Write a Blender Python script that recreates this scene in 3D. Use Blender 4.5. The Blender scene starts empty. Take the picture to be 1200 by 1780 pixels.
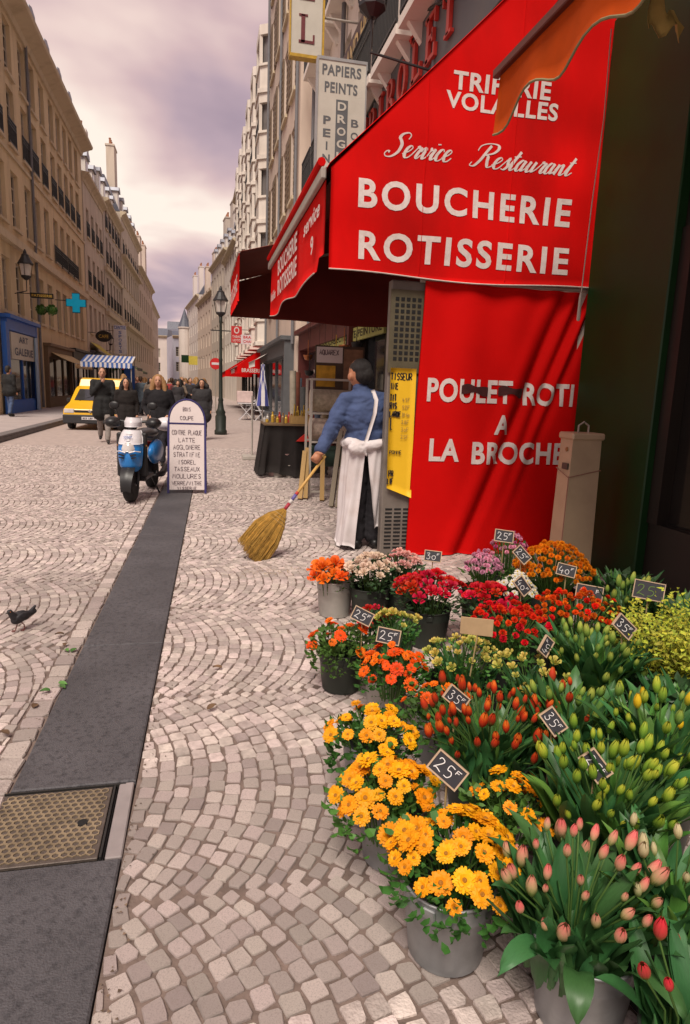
import bpy, bmesh, math, random
import numpy as np
from mathutils import Vector, Matrix, Euler
R = math.radians
PI = math.pi
rnd = random.Random(11)
sc = bpy.context.scene
COL = sc.collection

# ------------------------------------------------------------------ camera
cam = bpy.data.cameras.new('camera')
cam.sensor_fit = 'VERTICAL'; cam.sensor_height = 36.0; cam.lens = 36.0 * 1130 / 1780
cam.clip_start = 0.05; cam.clip_end = 2000
camo = bpy.data.objects.new('camera', cam); COL.objects.link(camo)
CR = Matrix(((0.97660249, 0.00549896, -0.21498217), (-0.21214768, 0.18838714, -0.95890753), (0.03522688, 0.98207945, 0.18514594)))
camo.matrix_world = Matrix.Translation((0, 0, 1.5)) @ CR.to_4x4()
sc.camera = camo

# ------------------------------------------------------------------ sky and light
SUN_EL, SUN_AZ = 56.0, 204.0        # azimuth measured from +Y towards +X: behind the camera, a little to the left
w = bpy.data.worlds.new('World'); sc.world = w; w.use_nodes = True
nt = w.node_tree; N = nt.nodes; Lk = nt.links
bg = N['Background']; bg.inputs['Strength'].default_value = 0.1
sky = N.new('ShaderNodeTexSky'); sky.sky_type = 'NISHITA'; sky.sun_disc = False
sky.sun_elevation = R(SUN_EL); sky.sun_rotation = R(SUN_AZ)
tc = N.new('ShaderNodeTexCoord')
sep = N.new('ShaderNodeSeparateXYZ'); Lk.new(tc.outputs['Generated'], sep.inputs[0])
def wmath(op, a, b=None, clamp=False):
    n = N.new('ShaderNodeMath'); n.operation = op; n.use_clamp = clamp
    for i, s in enumerate((a, b)):
        if s is None: continue
        if isinstance(s, (int, float)): n.inputs[i].default_value = s
        else: Lk.new(s, n.inputs[i])
    return n.outputs[0]
zz = wmath('ADD', wmath('ABSOLUTE', sep.outputs[2]), 0.16)
cmb = N.new('ShaderNodeCombineXYZ')
Lk.new(wmath('DIVIDE', sep.outputs[0], zz), cmb.inputs[0]); Lk.new(wmath('DIVIDE', sep.outputs[1], zz), cmb.inputs[1])
cmb.inputs[2].default_value = 14.9
noi = N.new('ShaderNodeTexNoise'); noi.inputs['Scale'].default_value = 1.05; noi.inputs['Detail'].default_value = 4.5
noi.inputs['Roughness'].default_value = 0.5; noi.inputs['Distortion'].default_value = 0.25
Lk.new(cmb.outputs[0], noi.inputs['Vector'])
low = wmath('MULTIPLY', wmath('MAXIMUM', wmath('SUBTRACT', 0.50, sep.outputs[2]), 0.0), 0.25)      # the cloud deck is thinner and brighter towards the horizon
fac = wmath('ADD', wmath('SUBTRACT', wmath('MULTIPLY', noi.outputs['Fac'], 1.25), 0.175), low)
ramp = N.new('ShaderNodeValToRGB'); Lk.new(fac, ramp.inputs[0])
e = ramp.color_ramp.elements
e[0].position = 0.36; e[0].color = (0.37, 0.275, 0.33, 1)
e[1].position = 0.72; e[1].color = (1.0, 0.86, 0.74, 1)
for p, c in ((0.45, (0.48, 0.35, 0.395, 1)), (0.53, (0.64, 0.455, 0.455, 1)), (0.62, (0.83, 0.635, 0.575, 1))):
    x = e.new(p); x.color = c
mul = N.new('ShaderNodeVectorMath'); mul.operation = 'SCALE'; mul.inputs['Scale'].default_value = 8.2
Lk.new(ramp.outputs[0], mul.inputs[0])
mix = N.new('ShaderNodeMix'); mix.data_type = 'RGBA'; mix.inputs[0].default_value = 0.93
Lk.new(sky.outputs[0], mix.inputs[6]); Lk.new(mul.outputs[0], mix.inputs[7]); Lk.new(mix.outputs[2], bg.inputs[0])

sl = bpy.data.lights.new('sun', 'SUN'); sl.energy = 2.9; sl.angle = R(24); sl.color = (1.0, 0.91, 0.80)
so = bpy.data.objects.new('sun', sl); COL.objects.link(so)
sd = Vector((math.sin(R(SUN_AZ)) * math.cos(R(SUN_EL)), math.cos(R(SUN_AZ)) * math.cos(R(SUN_EL)), math.sin(R(SUN_EL))))
so.rotation_euler = sd.to_track_quat('Z', 'Y').to_euler(); so.location = (-6, -6, 14)

sc.view_settings.view_transform = 'Standard'; sc.view_settings.look = 'None'
sc.view_settings.exposure = 0.43; sc.view_settings.gamma = 1.0; sc.view_settings.use_curve_mapping = False
sc.render.engine = 'CYCLES'
sc.cycles.use_denoising = True
sc.cycles.max_bounces = 6; sc.cycles.diffuse_bounces = 3; sc.cycles.glossy_bounces = 3
sc.cycles.sample_clamp_indirect = 6.0

# ------------------------------------------------------------------ helpers
class MB:
    """collects shapes; build() links them as ONE mesh object"""
    def __init__(s): s.v = []; s.f = []; s.m = []
    def add(s, vs, fs, mi=0):
        n = len(s.v); s.v += [tuple(v) for v in vs]; s.f += [tuple(i + n for i in f) for f in fs]; s.m += [mi] * len(fs); return s
    def box(s, x0, x1, y0, y1, z0, z1, mi=0, M=None, c=0.0):
        if c <= 0:
            vs = [Vector((x, y, z)) for z in (z0, z1) for y in (y0, y1) for x in (x0, x1)]
            fs = [(0, 2, 3, 1), (4, 5, 7, 6), (0, 1, 5, 4), (2, 6, 7, 3), (0, 4, 6, 2), (1, 3, 7, 5)]
        else:
            X, Y, Z = (x0, x1), (y0, y1), (z0, z1); vs = []; idx = {}
            for i in (0, 1):
                for j in (0, 1):
                    for k in (0, 1):
                        for a in range(3):
                            p = [X[i], Y[j], Z[k]]
                            for b, q in enumerate((i, j, k)):
                                if b != a: p[b] += c if q == 0 else -c
                            idx[(i, j, k, a)] = len(vs); vs.append(Vector(p))
            fs = []
            for i in (0, 1):
                q = [idx[(i, 0, 0, 0)], idx[(i, 1, 0, 0)], idx[(i, 1, 1, 0)], idx[(i, 0, 1, 0)]]; fs.append(q if i else q[::-1])
                q = [idx[(0, i, 0, 1)], idx[(0, i, 1, 1)], idx[(1, i, 1, 1)], idx[(1, i, 0, 1)]]; fs.append(q if i else q[::-1])
                q = [idx[(0, 0, i, 2)], idx[(1, 0, i, 2)], idx[(1, 1, i, 2)], idx[(0, 1, i, 2)]]; fs.append(q if i else q[::-1])
            for j in (0, 1):
                for k in (0, 1):
                    fs.append([idx[(0, j, k, 1)], idx[(1, j, k, 1)], idx[(1, j, k, 2)], idx[(0, j, k, 2)]])
                    fs.append([idx[(j, 0, k, 0)], idx[(j, 1, k, 0)], idx[(j, 1, k, 2)], idx[(j, 0, k, 2)]])
                    fs.append([idx[(j, k, 0, 0)], idx[(j, k, 1, 0)], idx[(j, k, 1, 1)], idx[(j, k, 0, 1)]])
            for i in (0, 1):
                for j in (0, 1):
                    for k in (0, 1): fs.append([idx[(i, j, k, a)] for a in range(3)])
        if M is not None: vs = [M @ v for v in vs]
        return s.add(vs, fs, mi)
    def cbox(s, c, d, mi=0, M=None, ch=0.0):
        T = Matrix.Translation(c) if M is None else Matrix.Translation(c) @ M.to_4x4()
        return s.box(-d[0] / 2, d[0] / 2, -d[1] / 2, d[1] / 2, -d[2] / 2, d[2] / 2, mi, T, ch)
    def bar(s, a, b, wx, wy, mi=0, up=(0, 0, 1)):
        a, b = Vector(a), Vector(b); d = (b - a); L = d.length; d.normalize(); u = Vector(up)
        if abs(d.dot(u)) > 0.98: u = Vector((0, 1, 0))
        x = d.cross(u).normalized(); y = x.cross(d).normalized()
        M = Matrix((x, y, d)).transposed().to_4x4(); M.translation = a
        return s.box(-wx / 2, wx / 2, -wy / 2, wy / 2, 0, L, mi, M)
    def tube(s, pts, r, n=8, mi=0, caps=True, flat=1.0):
        pts = [Vector(p) for p in pts]; k = len(pts); rs = r if isinstance(r, (list, tuple)) else [r] * k
        vs = []; fs = []; ref = None
        for i, p in enumerate(pts):
            d = (pts[min(i + 1, k - 1)] - pts[max(i - 1, 0)])
            d = d.normalized() if d.length > 1e-9 else Vector((0, 0, 1))
            if ref is None:
                ref = Vector((0, 0, 1)) if abs(d.z) < 0.9 else Vector((0, 1, 0))
            x = d.cross(ref)
            if x.length < 1e-5: x = d.orthogonal()
            x.normalize(); y = x.cross(d).normalized(); ref = y
            for j in range(n):
                a = 2 * PI * j / n; vs.append(p + x * math.cos(a) * rs[i] + y * math.sin(a) * rs[i] * flat)
        for i in range(k - 1):
            for j in range(n):
                a, b = i * n + j, i * n + (j + 1) % n; fs.append((a, b, b + n, a + n))
        if caps: fs.append(tuple(range(n - 1, -1, -1))); fs.append(tuple((k - 1) * n + j for j in range(n)))
        return s.add(vs, fs, mi)
    def lathe(s, prof, n=20, mi=0, M=None, sx=1.0, sy=1.0):
        vs = []; fs = []; k = len(prof)
        for r, z in prof:
            for j in range(n):
                a = 2 * PI * j / n; v = Vector((r * math.cos(a) * sx, r * math.sin(a) * sy, z)); vs.append(M @ v if M is not None else v)
        for i in range(k - 1):
            for j in range(n):
                a, b = i * n + j, i * n + (j + 1) % n; fs.append((a, b, b + n, a + n))
        if prof[0][0] > 1e-6: fs.append(tuple(range(n - 1, -1, -1)))
        if prof[-1][0] > 1e-6: fs.append(tuple((k - 1) * n + j for j in range(n)))
        return s.add(vs, fs, mi)
    def ball(s, c, r, n=12, m=8, mi=0, M=None):
        r = r if isinstance(r, (tuple, list)) else (r, r, r); c = Vector(c)
        T = Matrix.Translation(c) @ (M.to_4x4() if M is not None else Matrix.Identity(4)) @ Matrix.Diagonal((r[0], r[1], r[2], 1))
        return s.lathe([(max(0.0008, math.sin(PI * i / m)), -math.cos(PI * i / m)) for i in range(m + 1)], n, mi, T)
    def prism(s, poly, fr, t0, t1, mi=0):
        """poly: 2D outline; fr(u, v, w) -> point"""
        n = len(poly); vs = [fr(u, v, t0) for u, v in poly] + [fr(u, v, t1) for u, v in poly]
        fs = [tuple(range(n - 1, -1, -1)), tuple(range(n, 2 * n))] + [(i, (i + 1) % n, n + (i + 1) % n, n + i) for i in range(n)]
        return s.add(vs, fs, mi)
    def grid(s, fn, nu, nv, mi=0):
        vs = [fn(i / nu, j / nv) for j in range(nv + 1) for i in range(nu + 1)]
        fs = [(j * (nu + 1) + i, j * (nu + 1) + i + 1, (j + 1) * (nu + 1) + i + 1, (j + 1) * (nu + 1) + i) for j in range(nv) for i in range(nu)]
        return s.add(vs, fs, mi)
    def sheet(s, fn, nu, nv, off, mi=0):
        """cloth with thickness: off is the offset vector of its second face"""
        o = Vector(off); n = len(s.v)
        s.grid(lambda u, v: Vector(fn(u, v)), nu, nv, mi); k = (nu + 1) * (nv + 1)
        s.grid(lambda u, v: Vector(fn(u, v)) + o, nu, nv, mi)
        E = [j for j in range(nu + 1)] + [(j + 1) * (nu + 1) + nu for j in range(nv)] + [nv * (nu + 1) + nu - 1 - j for j in range(nu)] + [(nv - 1 - j) * (nu + 1) for j in range(nv - 1)]
        fs = [(n + a, n + b, n + b + k, n + a + k) for a, b in zip(E, E[1:] + E[:1])]
        s.f += fs; s.m += [mi] * len(fs); return s
    def mesh(s, name, mats, smooth=False):
        me = bpy.data.meshes.new(name); me.from_pydata(s.v, [], s.f)
        mats = mats if isinstance(mats, (list, tuple)) else [mats]
        for m in mats: me.materials.append(m)
        if len(mats) > 1: me.polygons.foreach_set('material_index', s.m)
        if smooth: me.polygons.foreach_set('use_smooth', [True] * len(me.polygons))
        me.update(); return me
    def build(s, name, mats, parent=None, smooth=False, loc=(0, 0, 0), rot=(0, 0, 0), auto=None):
        me = s.mesh(name, mats, smooth or auto is not None)
        if auto is not None:
            try: me.set_sharp_from_angle(angle=R(auto))
            except Exception: pass
        return ob(name, me, parent, loc, rot)
def ob(name, me, parent=None, loc=(0, 0, 0), rot=(0, 0, 0), scale=(1, 1, 1)):
    o = bpy.data.objects.new(name, me); COL.objects.link(o); o.parent = parent
    o.location = loc; o.rotation_euler = rot; o.scale = scale
    return o
def tag(o, label=None, cat=None, group=None, kind=None):
    if label: o['label'] = label
    if cat: o['category'] = cat
    if group: o['group'] = group
    if kind: o['kind'] = kind
    return o
def thing(name, label, cat, loc=(0, 0, 0), rz=0.0, group=None):
    o = bpy.data.objects.new(name, None); COL.objects.link(o); o.empty_display_size = 0.1
    o.location = loc; o.rotation_euler = (0, 0, rz)
    return tag(o, label, cat, group)
KIDS = {}
def kids(o): return [c for c in bpy.data.objects if c.parent is o]
def copy_tree(o, parent=None, cache=None, out=None):
    c = o.copy(); COL.objects.link(c); c.parent = parent
    if out is not None: out.append(c)
    for ch in (cache[o.name] if cache else kids(o)): copy_tree(ch, c, cache, out)
    return c
def tree_cache(o):
    d = {}
    def go(x):
        d[x.name] = kids(x)
        for k in d[x.name]: go(k)
    go(o); return d

# ------------------------------------------------------------------ materials
MATS = {}
def mat(name, col, rough=0.8, var=0.12, scale=6.0, bump=0.0, bscale=60.0, metal=0.0, spec=0.4, rand=0.0, objcol=False, island=False, dirt=None, dscale=2.0, damt=0.5, hue=0.0, stretch=None, trans=0.0):
    if name in MATS: return MATS[name]
    m = bpy.data.materials.new(name); m.use_nodes = True; MATS[name] = m
    t = m.node_tree; n = t.nodes; l = t.links; b = n['Principled BSDF']
    b.inputs['Roughness'].default_value = rough; b.inputs['Metallic'].default_value = metal; b.inputs['Specular IOR Level'].default_value = spec
    co = n.new('ShaderNodeTexCoord'); vec = co.outputs['Object']
    if stretch:
        mp = n.new('ShaderNodeMapping'); mp.inputs['Scale'].default_value = stretch; l.new(vec, mp.inputs[0]); vec = mp.outputs[0]
    c = (col[0], col[1], col[2], 1.0)
    if objcol:
        oi = n.new('ShaderNodeObjectInfo'); base = oi.outputs['Color']
    else:
        rg = n.new('ShaderNodeRGB'); rg.outputs[0].default_value = c; base = rg.outputs[0]
    nz = n.new('ShaderNodeTexNoise'); nz.inputs['Scale'].default_value = scale; nz.inputs['Detail'].default_value = 5; l.new(vec, nz.inputs['Vector'])
    hs = n.new('ShaderNodeHueSaturation'); l.new(base, hs.inputs['Color'])
    mr = n.new('ShaderNodeMapRange'); mr.inputs[1].default_value = 0.25; mr.inputs[2].default_value = 0.75
    mr.inputs[3].default_value = 1 - var; mr.inputs[4].default_value = 1 + var; l.new(nz.outputs['Fac'], mr.inputs[0]); val = mr.outputs[0]
    if rand or island or hue:
        oi2 = n.new('ShaderNodeObjectInfo'); rsrc = oi2.outputs['Random']
        if island:
            ge = n.new('ShaderNodeNewGeometry'); ad = n.new('ShaderNodeMath'); ad.operation = 'ADD'; l.new(rsrc, ad.inputs[0]); l.new(ge.outputs['Random Per Island'], ad.inputs[1])
            fr = n.new('ShaderNodeMath'); fr.operation = 'FRACT'; l.new(ad.outputs[0], fr.inputs[0]); rsrc = fr.outputs[0]
        mr2 = n.new('ShaderNodeMapRange'); mr2.inputs[3].default_value = 1 - rand; mr2.inputs[4].default_value = 1 + rand; l.new(rsrc, mr2.inputs[0])
        mm = n.new('ShaderNodeMath'); mm.operation = 'MULTIPLY'; l.new(val, mm.inputs[0]); l.new(mr2.outputs[0], mm.inputs[1]); val = mm.outputs[0]
        if hue:
            m7 = n.new('ShaderNodeMath'); m7.operation = 'MULTIPLY'; m7.inputs[1].default_value = 7.31; l.new(rsrc, m7.inputs[0])
            f7 = n.new('ShaderNodeMath'); f7.operation = 'FRACT'; l.new(m7.outputs[0], f7.inputs[0])
            mr3 = n.new('ShaderNodeMapRange'); mr3.inputs[3].default_value = 0.5 - hue; mr3.inputs[4].default_value = 0.5 + hue; l.new(f7.outputs[0], mr3.inputs[0]); l.new(mr3.outputs[0], hs.inputs['Hue'])
    l.new(val, hs.inputs['Value']); out = hs.outputs[0]
    if dirt:
        nd = n.new('ShaderNodeTexNoise'); nd.inputs['Scale'].default_value = dscale; nd.inputs['Detail'].default_value = 6; l.new(vec, nd.inputs['Vector'])
        md = n.new('ShaderNodeMapRange'); md.inputs[1].default_value = 0.48; md.inputs[2].default_value = 0.72; md.inputs[4].default_value = damt; l.new(nd.outputs['Fac'], md.inputs[0])
        mx = n.new('ShaderNodeMix'); mx.data_type = 'RGBA'; l.new(md.outputs[0], mx.inputs[0]); l.new(out, mx.inputs[6]); mx.inputs[7].default_value = (dirt[0], dirt[1], dirt[2], 1); out = mx.outputs[2]
    l.new(out, b.inputs['Base Color'])
    if bump:
        nb = n.new('ShaderNodeTexNoise'); nb.inputs['Scale'].default_value = bscale; nb.inputs['Detail'].default_value = 6; l.new(vec, nb.inputs['Vector'])
        bp = n.new('ShaderNodeBump'); bp.inputs['Strength'].default_value = bump; bp.inputs['Distance'].default_value = 0.01; l.new(nb.outputs['Fac'], bp.inputs['Height']); l.new(bp.outputs[0], b.inputs['Normal'])
    if trans:
        tr = n.new('ShaderNodeBsdfTranslucent'); l.new(out, tr.inputs[0]); ms = n.new('ShaderNodeMixShader'); ms.inputs[0].default_value = trans
        l.new(b.outputs[0], ms.inputs[1]); l.new(tr.outputs[0], ms.inputs[2]); l.new(ms.outputs[0], n['Material Output'].inputs[0])
    return m
def glow(name, col, s):
    if name in MATS: return MATS[name]
    m = mat(name, col, 0.4); b = m.node_tree.nodes['Principled BSDF']
    b.inputs['Emission Color'].default_value = (*col, 1); b.inputs['Emission Strength'].default_value = s
    return m
def glass(name, col=(0.03, 0.035, 0.04), rough=0.08):
    return mat(name, col, rough, 0.3, 1.5, spec=0.9)

# ------------------------------------------------------------------ lettering
FONTC = {}
TMP = bpy.data.scenes.new('workbench')      # shapes are evaluated here and then moved into the scene
def text_polys(s, bold=0.0, spacing=1.0, shear=0.0):
    key = (s, bold, spacing, shear)
    if key in FONTC: return FONTC[key]
    cu = bpy.data.curves.new('tmp_text', 'FONT'); cu.body = s; cu.offset = bold; cu.space_character = spacing; cu.shear = shear; cu.resolution_u = 4; cu.align_x = 'LEFT'
    o = bpy.data.objects.new('tmp_text', cu); TMP.collection.objects.link(o)
    TMP.view_layers[0].update(); dg = TMP.view_layers[0].depsgraph; me = bpy.data.meshes.new_from_object(o.evaluated_get(dg))
    vs = [tuple(v.co) for v in me.vertices]; fs = [tuple(p.vertices) for p in me.polygons]
    bpy.data.objects.remove(o); bpy.data.curves.remove(cu); bpy.data.meshes.remove(me)
    FONTC[key] = (vs, fs); return vs, fs
def lettering(mb, s, fr, x0, x1, z0, z1, bold=0.02, spacing=1.05, shear=0.0, cut=0.0, mi=0):
    """fit the words into the box x0..x1, z0..z1; fr(u, v) -> point on the surface"""
    vs, fs = text_polys(s, bold, spacing, shear)
    if not vs: return
    ax = min(v[0] for v in vs); bx = max(v[0] for v in vs); ay = min(v[1] for v in vs); by = max(v[1] for v in vs)
    q = [(x0 + (v[0] - ax) / (bx - ax) * (x1 - x0), z0 + (v[1] - ay) / (by - ay) * (z1 - z0)) for v in vs]
    if cut > 0:
        bm = bmesh.new(); bv = [bm.verts.new((a, b, 0)) for a, b in q]
        for f in fs:
            try: bm.faces.new([bv[i] for i in f])
            except ValueError: pass
        lo, hi = min(x0, x1), max(x0, x1)
        for ax_, (l, h) in ((0, (lo, hi)), (1, (min(z0, z1), max(z0, z1)))):
            t = l + cut
            while t < h:
                co = (t, 0, 0) if ax_ == 0 else (0, t, 0); no = (1, 0, 0) if ax_ == 0 else (0, 1, 0)
                bmesh.ops.bisect_plane(bm, geom=bm.verts[:] + bm.edges[:] + bm.faces[:], plane_co=co, plane_no=no); t += cut
        bm.verts.index_update(); q = [(v.co.x, v.co.y) for v in bm.verts]; fs = [tuple(v.index for v in f.verts) for f in bm.faces]; bm.free()
    mb.add([fr(a, b) for a, b in q], fs, mi)
STK = {  # hand lettering: strokes on a 0..4 x 0..6 grid
 'A': ['0,0 2,6 4,0', '1,2.2 3,2.2'], 'B': ['0,0 0,6 2.6,6 3.3,4.8 2.4,3.3 0,3.2', '2.4,3.3 3.8,1.8 2.6,0 0,0'], 'C': ['4,5 2.5,6 .6,5 0,3 .6,1 2.5,0 4,1'],
 'D': ['0,0 0,6 2.2,6 4,3.5 3.4,1 2,0 0,0'], 'E': ['3.6,6 0,6 0,0 3.6,0', '0,3.1 2.8,3.1'], 'F': ['3.6,6 0,6 0,0', '0,3.2 2.6,3.2'], 'G': ['4,5 2.5,6 .6,5 0,3 .6,1 2.5,0 4,1 4,2.8 2.4,2.8'],
 'H': ['0,0 0,6', '4,0 4,6', '0,3 4,3'], 'I': ['2,0 2,6'], 'L': ['0,6 0,0 3.6,0'], 'M': ['0,0 .5,6 2,2 3.5,6 4,0'], 'N': ['0,0 0,6 4,0 4,6'], 'O': ['2,6 .4,5 0,3 .5,.8 2,0 3.5,.8 4,3 3.6,5 2,6'],
 'P': ['0,0 0,6 3,6 3.8,4.6 2.8,3 0,2.9'], 'Q': ['2,6 .4,5 0,3 .5,.8 2,0 3.5,.8 4,3 3.6,5 2,6', '2.5,1.6 4.2,-.4'], 'R': ['0,0 0,6 3,6 3.8,4.6 2.8,3 0,2.9', '1.6,3 4,0'], 'S': ['3.8,5.2 2.2,6 .4,5 .8,3.6 3.2,2.6 3.8,1.2 2.2,0 .2,.8'],
 'T': ['0,6 4,6', '2,6 2,0'], 'U': ['0,6 0,1.5 1.4,0 2.8,.2 4,1.6 4,6'], 'V': ['0,6 2,0 4,6'], 'X': ['0,0 4,6', '0,6 4,0'], 'J': ['3,6 3,1 1.6,0 .2,1'], '/': ['.6,-.6 3.4,6.4'], '-': ['.6,3 3.4,3'], '.': ['2,0 2.1,.3'], 'Y': ['0,6 2,3 4,6', '2,3 2,0'],
 '0': ['2,4 .5,3.2 .3,1.2 1.8,0 3.4,1 3.4,3 2,4'], '2': ['.3,4.6 1.2,6 2.8,5.6 2.8,4 .3,.4 1.4,.9 4,.1'], '3': ['.4,5.6 2.4,6 3,4.8 1.4,3.4 3.2,2.4 3,.6 1.4,0 .2,.8'], '4': ['1.4,6 .2,2.2 3.8,2', '2.8,3.6 2.6,-.6'], '5': ['3.8,5.6 1.2,5.6 .9,3.4 2.8,3.4 3.6,2 2.6,.3 .6,.1'], '1': ['1,5 2.4,6 2.4,0'], '9': ['3.4,5 1.8,6 .5,4.6 1.6,3.2 3.4,4.2 3,0'], '6': ['3,6 .6,3 .6,1 2,0 3.4,1 2.6,2.6 .8,2'],
 '8': ['2,3.2 .6,4.6 2,6 3.4,4.6 2,3.2 .4,1.4 2,0 3.6,1.4 2,3.2'], 'f': ['0,7 3.4,7.2', '.2,7 0,3.4', '.1,5.2 2.4,5.4']}
def ribbon(mb, pts, fr, w, mi=0, nib=None):
    """flat stroke along 2D points; nib = (angle, thin share) for a broad pen"""
    P = [Vector(p) for p in pts]; n = len(P); L = []; Rr = []
    for i, p in enumerate(P):
        d = P[min(i + 1, n - 1)] - P[max(i - 1, 0)]
        if d.length < 1e-9: d = Vector((1, 0))
        d.normalize(); nn = Vector((-d.y, d.x)); ww = w
        if nib: ww = w * (nib[1] + (1 - nib[1]) * max(0.0, -d.y) ** 1.3)
        L.append(p + nn * ww / 2); Rr.append(p - nn * ww / 2)
    vs = [fr(q.x, q.y) for q in L] + [fr(q.x, q.y) for q in Rr]
    mb.add(vs, [(i, i + 1, n + i + 1, n + i) for i in range(n - 1)], mi)
def smooth2(pts, k=5):
    P = [Vector(p) for p in pts]; out = []
    for i in range(len(P) - 1):
        a, b, c, d = P[max(i - 1, 0)], P[i], P[i + 1], P[min(i + 2, len(P) - 1)]
        for j in range(k):
            t = j / k; out.append(0.5 * ((2 * b) + (c - a) * t + (2 * a - 5 * b + 4 * c - d) * t * t + (3 * b - a - 3 * c + d) * t ** 3))
    out.append(P[-1]); return out
def handwrite(mb, s, fr, x0, x1, z0, z1, w, jit=0.25, mi=0, curve=False):
    n = len(s); cw = (x1 - x0) / (n * 5.2 - 1.2); ch = (z1 - z0) / 6.0
    for i, ch_ in enumerate(s):
        for st in STK.get(ch_, []):
            p = [tuple(map(float, q.split(','))) for q in st.split()]
            p = [(x0 + (i * 5.2 + a + rnd.uniform(-jit, jit)) * cw, z0 + (b + rnd.uniform(-jit, jit)) * ch) for a, b in p]
            ribbon(mb, smooth2(p, 4) if curve else p, fr, w, mi)
# ------------------------------------------------------------------ ground, road, pavements
M_JOINT = mat('sand_joint', (0.17, 0.125, 0.105), 0.95, 0.35, 14, 0.6, 90)
M_SETT = mat('granite_sett', (0.50, 0.42, 0.385), 0.66, 0.16, 40, 0.6, 120, island=True, rand=0.30, hue=0.018, dirt=(0.25, 0.20, 0.18), dscale=14, damt=0.6, spec=0.45)
M_FAR = mat('far_setts', (0.40, 0.325, 0.295), 0.7, 0.16, 5, 0.8, 30, dirt=(0.30, 0.25, 0.235), dscale=9, damt=0.6)
M_GRAN = mat('dark_granite', (0.078, 0.074, 0.080), 0.6, 0.28, 2.2, 0.5, 160, dirt=(0.035, 0.034, 0.038), dscale=48, damt=0.9, spec=0.45)
M_KERB = mat('kerb_granite', (0.14, 0.125, 0.125), 0.7, 0.15, 5, 0.3, 80)
M_LPAVE = mat('left_pavement_asphalt', (0.36, 0.31, 0.30), 0.8, 0.10, 2, 0.3, 60)
def sxl(y): return -0.733 + 0.0187 * y
def sxr(y): return -0.292 + 0.0173 * y
g = MB().box(-420, 420, -60, 900, -0.5, -0.06).build('ground', M_FAR); tag(g, kind='structure')
YS = 16.0
def flat(name, xl, xr, y0, y1, z):
    m = MB(); k = 30
    for i, (a, b, mi) in enumerate(((y0, YS, 0), (YS, y1, 1))):
        m.add([(xl(a), a, z), (xr(a), a, z), (xr(b), b, z), (xl(b), b, z)], [(0, 1, 2, 3)], mi)
    o = m.build(name, [M_JOINT, M_FAR]); tag(o, kind='structure'); return o
road = flat('road', lambda y: -4.56, lambda y: sxl(y) - 0.004, -2.0, 260, 0.0)
pave = flat('pavement', lambda y: sxr(y) + 0.004, lambda y: 3.62, -2.0, 260, 0.0)

# dark granite channel between road and pavement, slab by slab, with the drain cover let into it
strip = MB().box(-0.8, 0.5, -2, 60, -0.055, -0.02).build('granite_channel_bed', M_JOINT); tag(strip, kind='structure')
def slab(ya, yb, g=0.003):
    a, b = ya + g, yb - g; m = MB(); z = 0.013; c = 0.006
    q = [(sxl(a), a), (sxr(a), a), (sxr(b), b), (sxl(b), b)]; cx = sum(p[0] for p in q) / 4; cy = (a + b) / 2
    top = [(x + (c if x < cx else -c), y + (c if y < cy else -c), z) for x, y in q]
    m.add([(x, y, -0.02) for x, y in q] + [(x, y, z - c * 0.7) for x, y in q] + top,
          [(8, 9, 10, 11)] + [(i, (i + 1) % 4, 4 + (i + 1) % 4, 4 + i) for i in range(4)] + [(4 + i, 4 + (i + 1) % 4, 8 + (i + 1) % 4, 8 + i) for i in range(4)])
    m.build('granite_slab', M_GRAN, strip)
for a, b in ((-1.2, 0.55), (0.55, 1.93), (2.345, 3.72), (3.72, 6.6), (6.6, 9.6), (9.6, 12.6), (12.6, 16), (16, 20), (20, 26), (26, 34)): slab(a, b)
for a, b in ((1.93, 2.345),):   # the stone margin beside the cover
    m = MB().box(sxr(2.1) - 0.052, sxr(2.1), a + 0.004, b - 0.004, -0.02, 0.012, c=0.004); m.build('granite_margin', mat('margin_stone', (0.27, 0.235, 0.23), 0.7, 0.1, 20), strip)
M_IRON = mat('worn_iron_cover', (0.115, 0.092, 0.078), 0.55, 0.25, 25, 0.3, 120, metal=0.35)
M_IRON2 = mat('rubbed_iron_ridge', (0.30, 0.235, 0.15), 0.42, 0.35, 12, 0.2, 100, metal=0.4)
M_BLACK = mat('black_gap', (0.012, 0.011, 0.011), 0.9)
dc = thing('drain_cover', 'rectangular cast iron drain cover with honeycomb pattern set in the dark granite strip', 'drain cover', (-0.47, 2.137, 0.0))
MB().box(-0.245, 0.155, -0.2, 0.2, -0.03, -0.004).build('recess', M_BLACK, dc)
MB().box(-0.236, 0.139, -0.193, 0.190, -0.004, 0.008, c=0.002).build('plate', M_IRON, dc)
m = MB()
hx, hy = 0.0265, 0.0235
for j in range(-8, 9):
    for i in range(-9, 7):
        cx = i * hx + (hx / 2 if j % 2 else 0) - 0.005; cy = j * hy
        if not (-0.222 < cx < 0.125 and -0.178 < cy < 0.176): continue
        n = 6; a0 = PI / 6
        o_ = [(cx + 0.0152 * math.cos(a0 + k * PI / 3), cy + 0.0152 * math.sin(a0 + k * PI / 3)) for k in range(6)]
        i_ = [(cx + 0.0112 * math.cos(a0 + k * PI / 3), cy + 0.0112 * math.sin(a0 + k * PI / 3)) for k in range(6)]
        z = 0.0115 + (abs(i) % 3) * 0.00005 + (abs(j) % 2) * 0.00011
        m.add([(x, y, 0.0075) for x, y in o_] + [(x, y, z) for x, y in o_] + [(x, y, z) for x, y in i_] + [(x, y, 0.0083) for x, y in i_],
              [f for k in range(6) for f in ((k, (k + 1) % 6, 6 + (k + 1) % 6, 6 + k), (6 + k, 6 + (k + 1) % 6, 12 + (k + 1) % 6, 12 + k), (12 + k, 12 + (k + 1) % 6, 18 + (k + 1) % 6, 18 + k))])
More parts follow.
